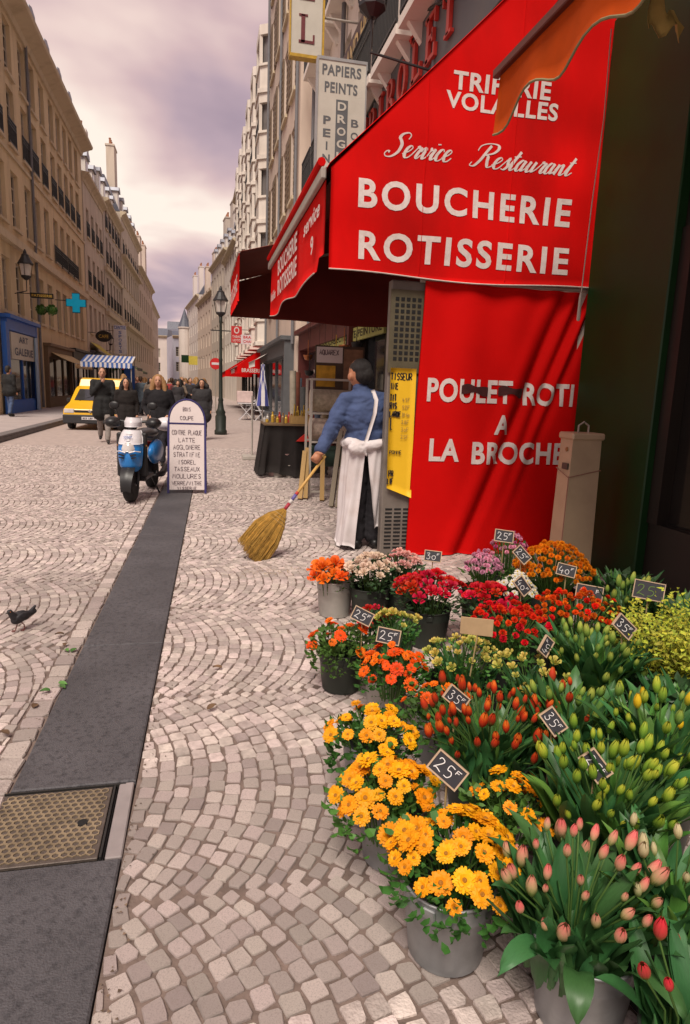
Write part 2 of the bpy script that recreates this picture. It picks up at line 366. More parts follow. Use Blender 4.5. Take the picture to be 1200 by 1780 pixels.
tag(m.build('honeycomb_ridges', M_IRON2, dc), kind='stuff')
MB().lathe([(0.0005, 0.0124), (0.017, 0.0124), (0.018, 0.009)], 18, 0, Matrix.Translation((0.065, -0.01, 0))).build('lifting_hole', M_BLACK, dc)
MB().box(0.143, 0.150, -0.193, 0.196, -0.002, 0.010).box(-0.236, 0.185, 0.194, 0.1995, -0.002, 0.0128).build('frame_edge', mat('frame_steel', (0.05, 0.048, 0.045), 0.5, metal=0.6), dc)

# setts laid in segment arcs
def sett_template(i, full=True):
    r = random.Random(100 + i); k = r.uniform(0.07, 0.16)
    P = [(-.5 + k, -.5), (.5 - k, -.5), (.5, -.5 + k), (.5, .5 - k), (.5 - k, .5), (-.5 + k, .5), (-.5, .5 - k), (-.5, -.5 + k)]
    P = [(x + r.uniform(-.075, .065), y + r.uniform(-.075, .065)) for x, y in P]
    tz = [r.uniform(-.1, .1) for _ in P]
    if full:
        v = [(x, y, -.6) for x, y in P] + [(x * 0.99, y * 0.99, .55 + t * .4) for (x, y), t in zip(P, tz)] + [(x * .91, y * .91, .92 + t * .7) for (x, y), t in zip(P, tz)]
        f = [tuple(range(16, 24))] + [(j, (j + 1) % 8, 8 + (j + 1) % 8, 8 + j) for j in range(8)] + [(8 + j, 8 + (j + 1) % 8, 16 + (j + 1) % 8, 16 + j) for j in range(8)]
    else:
        v = [(x, y, -.6) for x, y in P] + [(x * .93, y * .93, .85) for x, y in P]
        f = [tuple(range(8, 16))] + [(j, (j + 1) % 8, 8 + (j + 1) % 8, 8 + j) for j in range(8)]
    return v, f
TF = [sett_template(i) for i in range(14)]; TL = [sett_template(i, False) for i in range(14)]
SM = []
for v, f in TF:
    q = MB(); q.add(v, f); SM.append(q.mesh('paving_stone', M_SETT))
def setts(parent, inside, y0, y1, x0, x1, W, th, s, yc0, near, seed, extra=(), edge=None, edge_s=1):
    r = random.Random(seed); Rr = W / (2 * math.sin(th)); st = list(extra)
    for j in range(int((y0 - yc0) / W) - 2, int((y1 - yc0) / W) + 2):
        yc = yc0 + j * W
        for k in range(int((x0 - 0.6) / s), int((x1 + 0.6) / s)):
            n = max(3, round(2 * Rr * th / 0.068)); da = 2 * th / n; ph = (0.33 if k % 2 else 0.0) + r.uniform(-.14, .14)
            for i in range(-1, n + 1):
                a0 = max(-th, -th + (i + ph) * da); a1 = min(th, -th + (i + 1 + ph) * da)
                if (a1 - a0) * Rr < 0.030: continue
                a = (a0 + a1) / 2
                x = k * s + Rr * (math.cos(a) - math.cos(th)) + r.uniform(-.004, .004); y = yc + Rr * math.sin(a) + r.uniform(-.004, .004)
                L = (a1 - a0) * Rr - r.uniform(.005, .011); B = s * math.cos(a) - r.uniform(.003, .009); an = a + r.uniform(-.06, .06)
                if edge and not inside(x, y):      # stones cut to meet the granite strip
                    e0 = edge(y); w_ = x + edge_s * B * .5
                    if abs(x - e0) < .07 and (w_ - e0) * edge_s > .02 and inside(w_ + edge_s * .02, y): x, B, an = (w_ + e0 + edge_s * .008) / 2, abs(w_ - e0) - .008, an * .3
                    else: continue
                elif not inside(x, y): continue
                st.append((x, y, an, B, L, r.randrange(14), r.uniform(0.006, 0.011)))
    st.sort(key=lambda q: near(q[0], q[1])); m = MB()
    for q, (x, y, a, B, L, v, h) in enumerate(st):
        if q < 300 and near(x, y) < 50:
            ob('paving_stone', SM[v], parent, (x, y, 0.0), (0, 0, a), (B, L, h)); continue
        c, s_ = math.cos(a), math.sin(a); vs, fs = (TF if y < 7 else TL)[v]
        m.add([(x + px * B * c - py * L * s_, y + px * B * s_ + py * L * c, pz * h) for px, py, pz in vs], fs)
    tag(m.build('paving_stone', M_SETT, parent), kind='stuff')
setts(pave, lambda x, y: sxr(y) + 0.034 < x < 3.36 and 0.9 < y < YS and not (x > 2.3 and y < 3.4), 0.9, YS, -0.3, 3.4, 1.30, R(42), 0.064, 2.38,
      lambda x, y: (y if (1.3 < y and -0.3 < x < 0.66 + 0.05 * y) else 90 + y), 3, (), sxr, 1)
r5 = random.Random(8); rowx = []
y = 1.0
while y < YS:
    L = r5.uniform(.10, .16)
    rowx.append((sxl(y + L / 2) - 0.056, y + L / 2, -0.0187, 0.092, L - 0.011, r5.randrange(14), r5.uniform(.012, .018))); y += L
setts(road, lambda x, y: -4.5 < x < sxl(y) - 0.142 and 1.6 < y < YS and x > -0.36 * y - 1.0, 1.6, YS, -4.6, -0.6, 1.30, R(42), 0.064, 3.1,
      lambda x, y: (y if (y > 2.3 and x > -0.29 * y) else 90 + y), 5, rowx, lambda y: sxl(y) - 0.106, -1)
# left pavement with its kerb
lp = MB().box(-7.3, -4.86, 4, 260, -0.05, 0.15).build('left_pavement', M_LPAVE); tag(lp, kind='structure')
lk = MB().box(-4.86, -4.60, 4, 260, -0.05, 0.10).build('kerb', M_KERB); tag(lk, kind='structure')
y = 6.0
while y < 60:
    MB().box(-4.858, -4.575, y + .006, y + 0.994, 0.10, 0.158, c=0.012).box(-4.60, -4.573, y + .006, y + .994, -0.04, 0.1).build('kerb_stone', M_KERB, lk); y += 1.0
# fallen leaves and petals by the channel
M_LEAFG = mat('fallen_leaf', (0.07, 0.17, 0.035), 0.6, 0.3, 30, rand=0.3)
M_LEAFB = mat('dead_leaf', (0.13, 0.075, 0.04), 0.8, 0.3, 30, rand=0.3)
def leaf_mesh(nm, L, wd, mt, curl=0.2, seg=5):
    def fn(u, v):
        w_ = wd * math.sin(PI * (0.08 + 0.92 * v) ** 0.8) * (u - .5)
        return (w_, L * v, abs(u - .5) * wd * 0.5 + curl * L * v * (1 - v) * 2)
    return MB().grid(fn, 2, seg).mesh(nm, mt, True)
LM = [leaf_mesh('fallen_leaf', 0.048, 0.03, M_LEAFG), leaf_mesh('fallen_leaf', 0.05, 0.03, M_LEAFB)]
for i, (x, y, k) in enumerate([(-0.71, 3.62, 0), (-0.75, 3.66, 0), (-0.69, 3.2, 0), (-0.72, 3.15, 0), (-0.70, 3.23, 0), (-0.76, 2.98, 1), (-0.80, 2.75, 1), (-0.93, 2.4, 0), (-0.9, 2.33, 1), (-0.86, 2.5, 1), (-0.76, 3.75, 1), (-0.8, 3.9, 1), (0.02, 2.85, 1), (0.1, 3.3, 1)]):
    o = ob('fallen_leaf', LM[k], None, (x, y, 0.02), (rnd.uniform(-.2, .2), rnd.uniform(-.2, .2), rnd.uniform(0, 6.3)))
    if k == 0: tag(o, 'small green leaf fallen on the setts beside the granite strip', 'leaf', 'green leaves fallen by the granite strip')
    else: tag(o, 'small brown dead leaf lying on the paving setts', 'leaf', 'dead leaves on the paving')
# bits of straw and petals swept together by the broom
lit = MB(); r = random.Random(77)
for i in range(420):
    x, y = .55 + r.gauss(0, .22), 5.15 + r.gauss(0, .10); a = r.uniform(0, 6.3); L = r.uniform(.006, .03); c, s_ = math.cos(a) * L, math.sin(a) * L; w_ = .0015
    lit.add([(x - s_ * .08, y + c * .08, .013), (x + s_ * .08, y - c * .08, .013), (x + c, y + s_, .016)], [(0, 1, 2)])
o = lit.build('swept_litter', mat('straw_litter', (.36, .26, .13), .9, .3, 30, island=True, rand=.5)); tag(o, 'scattered straw and dust swept up in front of the broom', 'litter', kind='stuff')
# dirt and bits collected along the edges of the granite strip
lit = MB(); r = random.Random(78)
for i in range(700):
    y = 1.3 + 8 * r.random() ** 1.6; s2 = r.random() < .75; x = (sxl(y) - .01 - abs(r.gauss(0, .05))) if s2 else (sxr(y) + .01 + abs(r.gauss(0, .03))); a = r.uniform(0, 6.3); L = r.uniform(.003, .012); c, s_ = math.cos(a) * L, math.sin(a) * L
    lit.add([(x - s_ * .5, y + c * .5, .0125), (x + s_ * .5, y - c * .5, .0125), (x + c, y + s_, .0145)], [(0, 1, 2)])
o = lit.build('gutter_litter', mat('gutter_grit', (.13, .09, .06), .95, .4, 30, island=True, rand=.6)); tag(o, 'grit and leaf crumbs along the edges of the granite strip', 'litter', kind='stuff')
# ------------------------------------------------------------------ buildings
M_W1 = mat('ochre_limestone', (0.66, 0.525, 0.33), 0.9, 0.10, 0.8, 0.15, 20, dirt=(0.40, 0.305, 0.19), dscale=1.6, damt=0.7, stretch=(1, 1, .22))
M_W2 = mat('pale_limestone', (0.60, 0.51, 0.41), 0.9, 0.10, 0.8, 0.15, 20, dirt=(0.40, 0.33, 0.265), dscale=1.6, damt=0.7, stretch=(1, 1, .22))
M_W3 = mat('grey_beige_stone', (0.54, 0.465, 0.39), 0.9, 0.10, 0.8, 0.15, 20, dirt=(0.36, 0.305, 0.25), dscale=1.6, damt=0.7, stretch=(1, 1, .22))
M_W4 = mat('white_stucco', (0.74, 0.665, 0.59), 0.85, 0.06, 0.8, 0.08, 20, dirt=(0.50, 0.43, 0.36), dscale=1.8, damt=0.7, stretch=(1, 1, .22))
M_W5 = mat('pink_beige_stucco', (0.62, 0.50, 0.41), 0.9, 0.07, 0.8, 0.1, 20, dirt=(0.46, 0.365, 0.30), dscale=1.8, damt=0.7, stretch=(1, 1, .22))
M_W6 = mat('far_haze_paled_stone', (0.66, 0.58, 0.53), 0.9, 0.08, 0.5)  # distance haze is put into the wall colour as a paler tone
M_W7 = mat('far_haze_blue_grey', (0.40, 0.39, 0.45), 0.9, 0.08, 0.5)  # distance haze is put into this wall colour as a blue cast
M_TRIM = mat('stone_trim', (0.60, 0.50, 0.35), 0.85, 0.08, 1.5, dirt=(0.34, 0.265, 0.17), dscale=1.5, damt=0.6)
M_TRIMW = mat('white_trim', (0.72, 0.655, 0.59), 0.8, 0.06, 1.5)
M_SLATE = mat('blue_slate', (0.10, 0.105, 0.135), 0.5, 0.25, 4, 0.3, 12)
M_ZINC = mat('roof_zinc', (0.23, 0.235, 0.27), 0.45, 0.15, 2, metal=0.3)
M_GLS = glass('window_glass', (0.045, 0.04, 0.036))
M_FRW = mat('window_frame_cream', (0.50, 0.44, 0.35), 0.6, 0.08, 8)
M_FRB = mat('window_frame_brown', (0.16, 0.105, 0.06), 0.6, 0.1, 8)
M_RAIL = mat('wrought_iron', (0.022, 0.021, 0.022), 0.5, 0.1, 8)
M_POT = mat('chimney_pot_clay', (0.36, 0.16, 0.09), 0.85, 0.2, 4)
M_PIPE = mat('drainpipe_grey', (0.16, 0.16, 0.17), 0.6)
M_CURTN = mat('net_curtain_behind_glass', (0.34, 0.30, 0.25), 0.35, 0.25, 3, spec=0.6, stretch=(1, 14, 1))
WMESH = {}
wr = random.Random(21)
def win_meshes(w, h, rev, fm):
    k = (round(w, 2), round(h, 2), rev, fm.name)
    if k not in WMESH:
        f = MB(); t = 0.07; n0, n1 = -rev + 0.02, -rev + 0.075
        for a, b in ((-w / 2, -w / 2 + t), (w / 2 - t, w / 2), (-0.035, 0.035)): f.box(n0, n1, a, b, 0, h)
        for a, b in ((0, t + 0.04), (h - t, h)): f.box(n0 + .003, n1 + 0.003, -w / 2 + .002, w / 2 - .002, a, b)
        for q in range(1, 4 if h > 1.6 else 2):
            z = h * q / (4 if h > 1.6 else 2); f.box(n0 + 0.01, n1 - 0.012, -w / 2 + .05, w / 2 - .05, z - 0.02, z + 0.02)
        p = MB().box(-rev - 0.0, -rev + 0.012, -w / 2, w / 2, 0, h)
        s = MB().box(-rev + 0.02, 0.10, -w / 2 - 0.10, w / 2 + 0.10, -0.11, -0.003)
        WMESH[k] = (f.mesh('window', fm), (p.mesh('pane', M_GLS), p.mesh('pane', M_CURTN)), s.mesh('sill', M_TRIM))
    return WMESH[k]
RMESH = {}
def rail_mesh(w, h=0.95, nb=0.11):
    k = (round(w, 2), h)
    if k not in RMESH:
        m = MB(); n = max(3, int(w / nb))
        m.box(0.02, 0.06, -w / 2, w / 2, h - 0.04, h).box(0.02, 0.06, -w / 2, w / 2, 0.06, 0.10).box(0.025, 0.055, -w / 2, w / 2, h * 0.72, h * 0.72 + 0.025)
        for i in range(n + 1): y_ = -w / 2 + w * i / n; m.box(0.028, 0.052, y_ - 0.01, y_ + 0.01, 0.04, h - 0.02)
        for i in range(n): y_ = -w / 2 + w * (i + .5) / n; m.lathe([(0.035, -0.006), (0.035, 0.006)], 6, 0, Matrix.Translation((0.04, y_, h * 0.86)) @ Matrix.Rotation(PI / 2, 4, 'Y'))
        RMESH[k] = m.mesh('railing', M_RAIL)
    return RMESH[k]
def wall_mesh(m, L, H, ops, rev=0.2, mi=0, z0=0.0):
    us = sorted({0.0, L} | {o[0] for o in ops} | {o[1] for o in ops}); zs = sorted({z0, H} | {o[2] for o in ops} | {o[3] for o in ops})
    for a, b in zip(us, us[1:]):
        for c, d in zip(zs, zs[1:]):
            um, zm = (a + b) / 2, (c + d) / 2
            if any(o[0] < um < o[1] and o[2] < zm < o[3] for o in ops): continue
            m.add([(0, a, c), (0, b, c), (0, b, d), (0, a, d)], [(0, 1, 2, 3)], mi)
    for a, b, c, d in ops:
        m.add([(0, a, c), (0, b, c), (0, b, d), (0, a, d), (-rev, a, c), (-rev, b, c), (-rev, b, d), (-rev, a, d)], [(0, 1, 5, 4), (1, 2, 6, 5), (2, 3, 7, 6), (3, 0, 4, 7), (4, 5, 6, 7)], mi)
def chimney(parent, x, y, z, w, d, h, wallm, pots=4):
    c = MB().box(x - d / 2, x + d / 2, y - w / 2, y + w / 2, z - 1.5, z + h).box(x - d / 2 - .06, x + d / 2 + .06, y - w / 2 - .06, y + w / 2 + .06, z + h, z + h + .15).build('chimney', wallm, parent)
    p = MB()
    for i in range(pots): p.lathe([(.10, z + h + .15), (.085, z + h + .6), (.11, z + h + .62), (.11, z + h + .7)], 8, 0, Matrix.Translation((x, y - w / 2 + w * (i + .5) / pots, 0)))
    p.build('chimney_pots', M_POT, c)
def building(label, side, xf, y0, y1, H, wallm, cols, rows, rot=0.0, depth=9, fm=None, belts=(), cornice=0.45, roof=3.2, rails=(), trim=None, detail=2, dorm=0, chim=(), shop=0.0, name='apartment_building', rev=0.22, roofm=None):
    fm = fm or M_FRW; trim = trim or M_TRIM; L = y1 - y0
    t = thing(name, label, 'building', (xf, y0 if side < 0 else y1, 0), (0 if side < 0 else PI) + rot)
    yy = (lambda y: y - y0) if side < 0 else (lambda y: y1 - y)
    ops = []; wl = []
    for ri, (za, zb) in enumerate(rows):
        for c in cols:
            ca, cb = sorted((yy(c - 0.0), yy(c)))
            wd = 1.05 if detail else 1.1
            ops.append((ca - wd / 2, ca + wd / 2, za, zb)); wl.append((ri, ca, za, zb, wd))
    m = MB(); wall_mesh(m, L, H, ops, rev)
    m.add([(0, 0, 0), (0, 0, H), (-depth, 0, H), (-depth, 0, 0)], [(0, 1, 2, 3)]); m.add([(0, L, 0), (-depth, L, 0), (-depth, L, H), (0, L, H)], [(0, 1, 2, 3)])
    m.add([(-depth, 0, 0), (-depth, 0, H), (-depth, L, H), (-depth, L, 0)], [(0, 1, 2, 3)]); m.add([(0, 0, H), (0, L, H), (-depth, L, H), (-depth, 0, H)], [(0, 1, 2, 3)])
    m.build('wall', wallm, t)
    for ri, u, za, zb, wd in wl:
        fme, pme, sme = win_meshes(wd, zb - za, rev, fm); pme = pme[1 if wr.random() < .35 else 0]
        wo = ob('window', fme, t, (0, u, za))
        if detail:
            ob('pane', pme, wo); ob('sill', sme, wo)
            if ri in rails: ob('railing', rail_mesh(wd + 0.1), wo, (-0.0, 0, 0.0))
        else: ob('pane', pme, wo)
    for z, h, pr in belts: MB().box(-0.05, pr, -0.02, L + 0.02, z, z + h).build('belt_course', trim, t)
    if cornice:
        P = [(-0.05, H - .5), (0.06, H - .5), (0.10, H - .3), (0.28, H - .18), (0.42, H - .1), (0.45, H + .03), (-0.05, H + .08)]
        MB().prism(P, lambda u, v, w_: (u * cornice / .45, w_, v), -0.03, L + 0.03).build('cornice', trim, t)
    if roof:
        P = [(-0.1, H + .05), (-1.3, H + roof), (-depth + 2, H + roof + .6), (-depth, H + .05)]
        ro = MB().prism(P, lambda u, v, w_: (u, w_, v), 0.05, L - 0.05).build('roof', roofm or M_SLATE, t)
        for i in range(dorm):
            u = L * (i + .5) / dorm
            MB().box(-1.6, -0.35, u - .55, u + .55, H + .3, H + 2.0).build('dormer', M_TRIMW, ro)
            MB().prism([(u - .7, H + 2.0), (u + .7, H + 2.0), (u + .55, H + 2.3), (u, H + 2.45), (u - .55, H + 2.3)], lambda a, b, w_: (w_, a, b), -1.9, -0.22).build('dormer_roof', M_ZINC, ro)
            MB().box(-0.347, -0.335, u - .38, u + .38, H + .5, H + 1.8).build('dormer_window', M_GLS, ro)
        for (u, x, w_, h) in chim: chimney(ro, x, u, H + roof, w_, .7, h, wallm)
    return t
# left side
L1c = [28.1, 30.0, 32.1, 33.75, 35.6, 37.6, 39.25, 40.95, 42.55, 44.3]
L1 = building('ochre limestone apartment house with a deep cornice above the blue shop front', -1, -7.2, 25.2, 46.1, 15.6, M_W1, L1c,
              [(4.0, 6.0), (7.35, 9.45), (10.4, 12.5), (13.0, 14.9)], belts=[(6.55, 0.3, 0.22), (9.95, 0.12, 0.07)], rails=(2,), dorm=7, chim=((6, -3, 1.6, 2.0), (14, -3, 2.0, 2.4)), roof=3.0, fm=M_FRW, cornice=0.75)
for c in L1c[5:9]: ob('railing', rail_mesh(1.5, 0.9), L1, (0.05, c - 25.2, 7.2))
MB().tube([(0.08, 7.5, .2), (0.08, 7.5, 15.3)], 0.06, 8).build('drainpipe', M_PIPE, L1)
L2 = building('narrow pale limestone house with a tall white chimney wall, beyond the ochre house', -1, -7.15, 46.15, 54.6, 14.2, M_W2, [47.6, 49.6, 51.6, 53.4], [(4.6, 6.4), (7.6, 9.5), (10.6, 12.4)], belts=[(6.9, .2, .12)], rails=(1, 2), dorm=3, roof=2.6, cornice=.4)
MB().box(-8, -0.8, 7.6, 8.42, 13.8, 19.2).build('chimney_wall', M_W4, L2); 
for i in range(5): MB().lathe([(.11, 19.2), (.09, 19.75), (.12, 19.8)], 8, 0, Matrix.Translation((-1.2 - i * .5, 8.0, 0))).build('chimney_pot', M_POT, L2)
L3 = building('grey beige stone house with continuous balcony rails, left side', -1, -7.1, 54.65, 65.0, 14.9, M_W3, [56.2, 58.2, 60.2, 62.2, 64.0], [(3.9, 6.0), (7.3, 9.4), (10.4, 12.4), (13.0, 14.6)], belts=[(6.5, .3, .25), (9.8, .25, .2)], rails=(1, 2, 3), dorm=4, roof=2.8, chim=((5, -3, 2, 2),))
L4 = building('pale stone house halfway down the left side of the street', -1, -6.95, 65.05, 82, 16.4, M_W2, [66.6, 68.9, 71.2, 73.5, 75.8, 78.1, 80.4], [(3.9, 5.9), (7.2, 9.2), (10.2, 12.2), (13.0, 14.4)], belts=[(6.5, .3, .5), (12.6, .25, .4)], rails=(1, 3), dorm=5, roof=3.0, chim=((12, -3, 2, 2), (3, -1, 2, 3)), detail=1)
L5 = building('beige stone house far down the left side of the street', -1, -7.0, 82.05, 104, 14.6, M_W5, [84, 87, 90, 93, 96, 99, 102], [(3.9, 5.9), (7.2, 9.2), (10.2, 12.2), (13.0, 14.4)], belts=[(6.5, .3, .3)], dorm=0, roof=2.4, chim=((12, -1, 2, 3), (20, -1, 2.4, 3.4), (4, -1, 1.8, 2.4)), detail=0)
L6 = building('last beige house visible on the left before the street ends', -1, -7.6, 104.05, 136, 14.0, M_W5, [107, 111, 115, 119, 123, 127, 131], [(3.9, 5.9), (7.2, 9.2), (10.2, 12.2)], roof=2.2, detail=0, rot=R(1.0))
# right side
RX = 3.4
R0 = building('dark fronted house of the florist beside the camera', 1, RX + 0.25, -1.5, 5.36, 9.5, M_W4, [], [], roof=0, cornice=0)
R1c = [6.6, 8.3, 10.0, 11.7, 13.4, 15.1, 16.8, 18.5, 20.2]
R1 = building('white stucco house above the red butcher awning with wrought iron balconies', 1, RX, 5.6, 21.4, 19.0, M_W4, R1c, [(7.3, 9.6), (10.7, 13.0), (14.0, 16.2)], rails=(), trim=M_TRIMW, cornice=.5, roof=2.5, rev=.25)
for i, c in enumerate(R1c):
    for z in (7.1, 10.5, 13.8):
        b = MB().box(0.0, .42, -0.78, .78, -.14, 0).prism([(0, -.14), (.34, -.14), (.05, -.5), (0, -.5)], lambda u, v, w_: (u, w_, v), -.62, -.5).prism([(0, -.14), (.34, -.14), (.05, -.5), (0, -.5)], lambda u, v, w_: (u, w_, v), .5, .62).build('balcony', M_TRIMW, R1, loc=(0, 21.4 - c, z))
        ob('railing', rail_mesh(1.5, 1.0, .09), b, (0.36, 0, 0))
for u in (4.6, 8.1, 11.5, 0.4): MB().tube([(0.09, u, 2.9), (0.09, u, 18.4)], 0.055, 8).build('drainpipe', M_PIPE, R1)
R2 = building('plain pink beige stuccoed house with narrow shuttered windows, right side', 1, RX - 0.42, 21.45, 31.2, 20.5, M_W5, [23.0, 25.2, 27.4, 29.6], [(4.6, 6.6), (7.6, 9.8), (10.8, 13.0), (14.0, 16.2), (17.0, 19.0)], fm=M_FRB, trim=M_W5, cornice=.3, roof=2.2)
for u in (0.25, 5.0, 9.5): MB().tube([(0.08, u, 2.9), (0.08, u, 20.3)], 0.05, 8).build('drainpipe', M_PIPE, R2)
for c in (23.0, 25.2, 27.4, 29.6):
    for za, zb in [(4.6, 6.6), (7.6, 9.8), (10.8, 13.0), (14.0, 16.2), (17.0, 19.0)]:
        for s_ in (-1, 1):
            sh = MB().box(0.01, 0.05, -0.26, 0.26, za, zb)
            for q in range(10): sh.box(0.05, 0.062, -0.22, 0.22, za + .1 + q * (zb - za - .2) / 10, za + .1 + (q + .6) * (zb - za - .2) / 10)
            sh.build('shutter', M_FRB, R2, loc=(0, 31.2 - c + s_ * 0.8, 0))
R3 = building('white house with rows of projecting bay windows, right side', 1, RX, 31.25, 55.0, 17.0, M_W4, [], [], roof=2.0, trim=M_TRIMW, cornice=.4)
M_BAYG = glass('bay_glass', (0.16, 0.145, 0.14))
by = 31.25
for i in range(6):
    uc = 2.0 + i * 3.95
    P = [(0, -1.35), (0.75, -0.8), (0.75, 0.8), (0, 1.35)]
    def scaled(k): return [(x + (k if x > 0 else 0), y + (k if y > 0 else -k)) for x, y in P]
    bay = MB(); gl = []; rl = []
    for fl in range(5):
        z = 3.6 + fl * 2.75
        if z > 16: break
        fr = lambda u, v, w_, uc=uc: (u, uc + v, w_)
        bay.prism(scaled(0.10), fr, z - .16, z + .02); bay.prism(scaled(0.0), fr, z + .02, z + 0.95); bay.prism(scaled(0.06), fr, z + .95, z + 1.05)
        for q, (x, y_) in enumerate(scaled(-0.04)): bay.box(max(x - .07, -0.02), x + .07, uc + y_ - .09, uc + y_ + .09, z + 1.0, z + 2.45)
        bay.prism(scaled(0.04), fr, z + 2.2, z + 2.6); gl.append(MB().prism(scaled(-0.12), fr, z + 1.04, z + 2.3))
        if fl % 2: rl.append((z + 1.05))
    bo = bay.build('bay_window', M_W4, R3); [q.build('bay_pane', M_BAYG, bo) for q in gl]
    for z in rl: ob('railing', rail_mesh(1.5, 0.5, .12), bo, (.74, uc, z))
R4 = building('beige gable house with a tall chimney stack, right side beyond the bay windows', 1, 3.25, 55.05, 63, 17.6, M_W5, [57, 59.4, 61.6], [(3.9, 6), (7.2, 9.2), (10.4, 12.4), (13.6, 15.4)], roof=1.2, detail=1, rot=R(0.5), roofm=M_ZINC)
MB().box(-1.6, -0.2, 6.2, 7.95, 17, 19.6).build('chimney_stack', M_W5, R4)
for i in range(4): MB().lathe([(.11, 19.6), (.09, 20.2), (.12, 20.25)], 8, 0, Matrix.Translation((-.9, 6.45 + i * .4, 0))).build('chimney_pot', M_POT, R4)
def farb(label, side, xf, y0, y1, H, wm, n, rot, fl=4, roof=2.0, **k):
    return building(label, side, xf, y0, y1, H, wm, [y0 + (y1 - y0) * (i + .5) / n for i in range(n)], [(3.9 + 3.0 * q, 5.8 + 3.0 * q) for q in range(fl)], rot=rot, detail=0, roof=roof, **k)
farb('pale far house on the right with a zinc roof, next past the gable house', 1, 2.6, 63.2, 76, 14.6, M_W4, 5, R(3.0), roofm=M_ZINC, chim=((3, -1, 2, 2.6), (11, -1, 1.4, 3.4)), dorm=4)
farb('grey beige far house on the right where the street begins to bend', 1, 1.4, 76.5, 92, 16.3, M_W3, 6, R(5.5), chim=((8, -1, 2, 2.6), (14, -1, 2, 3)), dorm=5)
farb('pinkish far house on the right side of the bend', 1, -0.5, 92.5, 112, 14.0, M_W5, 6, R(6.5), chim=((5, -1, 2, 3), (14, -1, 2, 3.6), (18, -1, 1.5, 2.4)))
farb('pale far house on the right with a pointed slate turret', 1, -2.6, 112.5, 134, 15.8, M_W6, 6, R(6.0), chim=((6, -1, 2, 3), (16, -1, 2, 3)))
tt = thing('turret', 'pointed slate turret rising over the far right houses', 'turret', (-3.0, 131, 0))
MB().lathe([(1.1, 0.0), (1.1, 11.6), (1.25, 11.8), (1.25, 12.0)], 12).build('wall', M_W6, tt); MB().lathe([(1.25, 12.0), (.7, 13.4), (0.02, 15.4)], 12).build('roof', M_SLATE, tt)
farb('pale cream far house closing the view at the end of the street', -1, -10.5, 150, 158, 11.5, M_W6, 3, R(-88), roof=1.5, name='far_house', fl=2)
farb('tall blue grey far house at the end of the street beside the cream one', -1, -5.6, 140, 147, 11.0, M_W7, 3, R(-80), roof=1.0, name='far_house', fl=2)
farb('low pinkish far house behind the blue grey one at the street end', -1, -8.2, 172, 184, 14.5, M_W5, 4, R(-90), roof=2.0, name='far_house', fl=3)
# ------------------------------------------------------------------ butcher: awning, curtain, signboard
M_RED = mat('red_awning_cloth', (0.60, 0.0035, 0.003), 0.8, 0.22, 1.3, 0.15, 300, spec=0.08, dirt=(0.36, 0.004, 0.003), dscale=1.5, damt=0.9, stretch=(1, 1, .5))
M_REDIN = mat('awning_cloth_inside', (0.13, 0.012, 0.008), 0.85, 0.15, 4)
M_WLET = mat('painted_white_letter', (0.66, 0.575, 0.54), 0.7, 0.10, 18, dirt=(0.52, 0.32, 0.28), dscale=30, damt=0.35)
M_WEDGE = mat('white_edging', (0.55, 0.47, 0.42), 0.7, 0.15, 20)
M_RAILG = mat('awning_front_rail', (0.34, 0.30, 0.26), 0.5, 0.1, 10)
Ya, Yb, Xf = 5.5, 9.85, 1.02
aw = thing('butcher_awning', 'big red butcher awning with white BOUCHERIE ROTISSERIE lettering on its end panel', 'awning', (0, 0, 0))
def slope(x): return 3.236 + (x - Xf) * 1.004
wob = lambda x, z: 0.012 * math.sin(x * 5.1 + z * 2.3) + 0.008 * math.sin(z * 9 + x * 2)
def endp(y, sgn, nm, mats):
    def fn(u, v):
        x = Xf + u * (RX - Xf); zb = 2.463 + 0.012 * math.sin(u * 9) - 0.02 * math.sin(u * PI); z = zb + v * (slope(x) - zb); return (x, y + wob(x, z), z)
    return MB().sheet(fn, 70, 50, (0, sgn * 0.006, 0)).build(nm, mats, aw, smooth=True)
ep = endp(Ya, 1, 'end_panel', M_RED)
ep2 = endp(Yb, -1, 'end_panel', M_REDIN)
MB().sheet(lambda u, v: (Xf - 0.01 + u * (RX - Xf), Ya + 0.01 + v * (Yb - Ya - 0.02), slope(Xf + u * (RX - Xf)) + 0.03 - 0.06 * math.sin(u * PI) * (0.6 + 0.4 * math.sin(v * 14))), 14, 20, (0, 0, 0.006)).build('canopy', M_RED, aw, smooth=True)
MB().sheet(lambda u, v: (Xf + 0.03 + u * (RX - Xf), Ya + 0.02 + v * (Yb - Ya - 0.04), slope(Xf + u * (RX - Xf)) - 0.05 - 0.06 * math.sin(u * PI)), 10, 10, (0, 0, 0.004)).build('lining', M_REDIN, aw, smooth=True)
MB().tube([(Xf + u * (RX - Xf), Ya - 0.004 + wob(Xf + u * (RX - Xf), 2.46), 2.463 + 0.012 * math.sin(u * 9) - 0.02 * math.sin(u * PI)) for u in [i / 26 for i in range(27)]], 0.006, 6).build('white_hem', M_WEDGE, ep)
LET = lambda a, b: Vector((a, Ya - 0.0035 + wob(a, b), b))
for s_, x0, x1, z0, z1, bo, sp in (('BOUCHERIE', 1.25, 3.145, 2.955, 3.183, 0.028, 1.22), ('ROTISSERIE', 1.268, 3.165, 2.558, 2.786, 0.028, 1.22), ('TRIPERIE', 2.005, 2.855, 3.925, 4.06, 0.03, 1.1), ('VOLAILLES', 1.95, 2.94, 3.778, 3.91, 0.03, 1.1)):
    m = MB(); lettering(m, s_, LET, x0, x1, z0, z1, bo, sp, cut=0.05); m.build('lettering', M_WLET, ep)
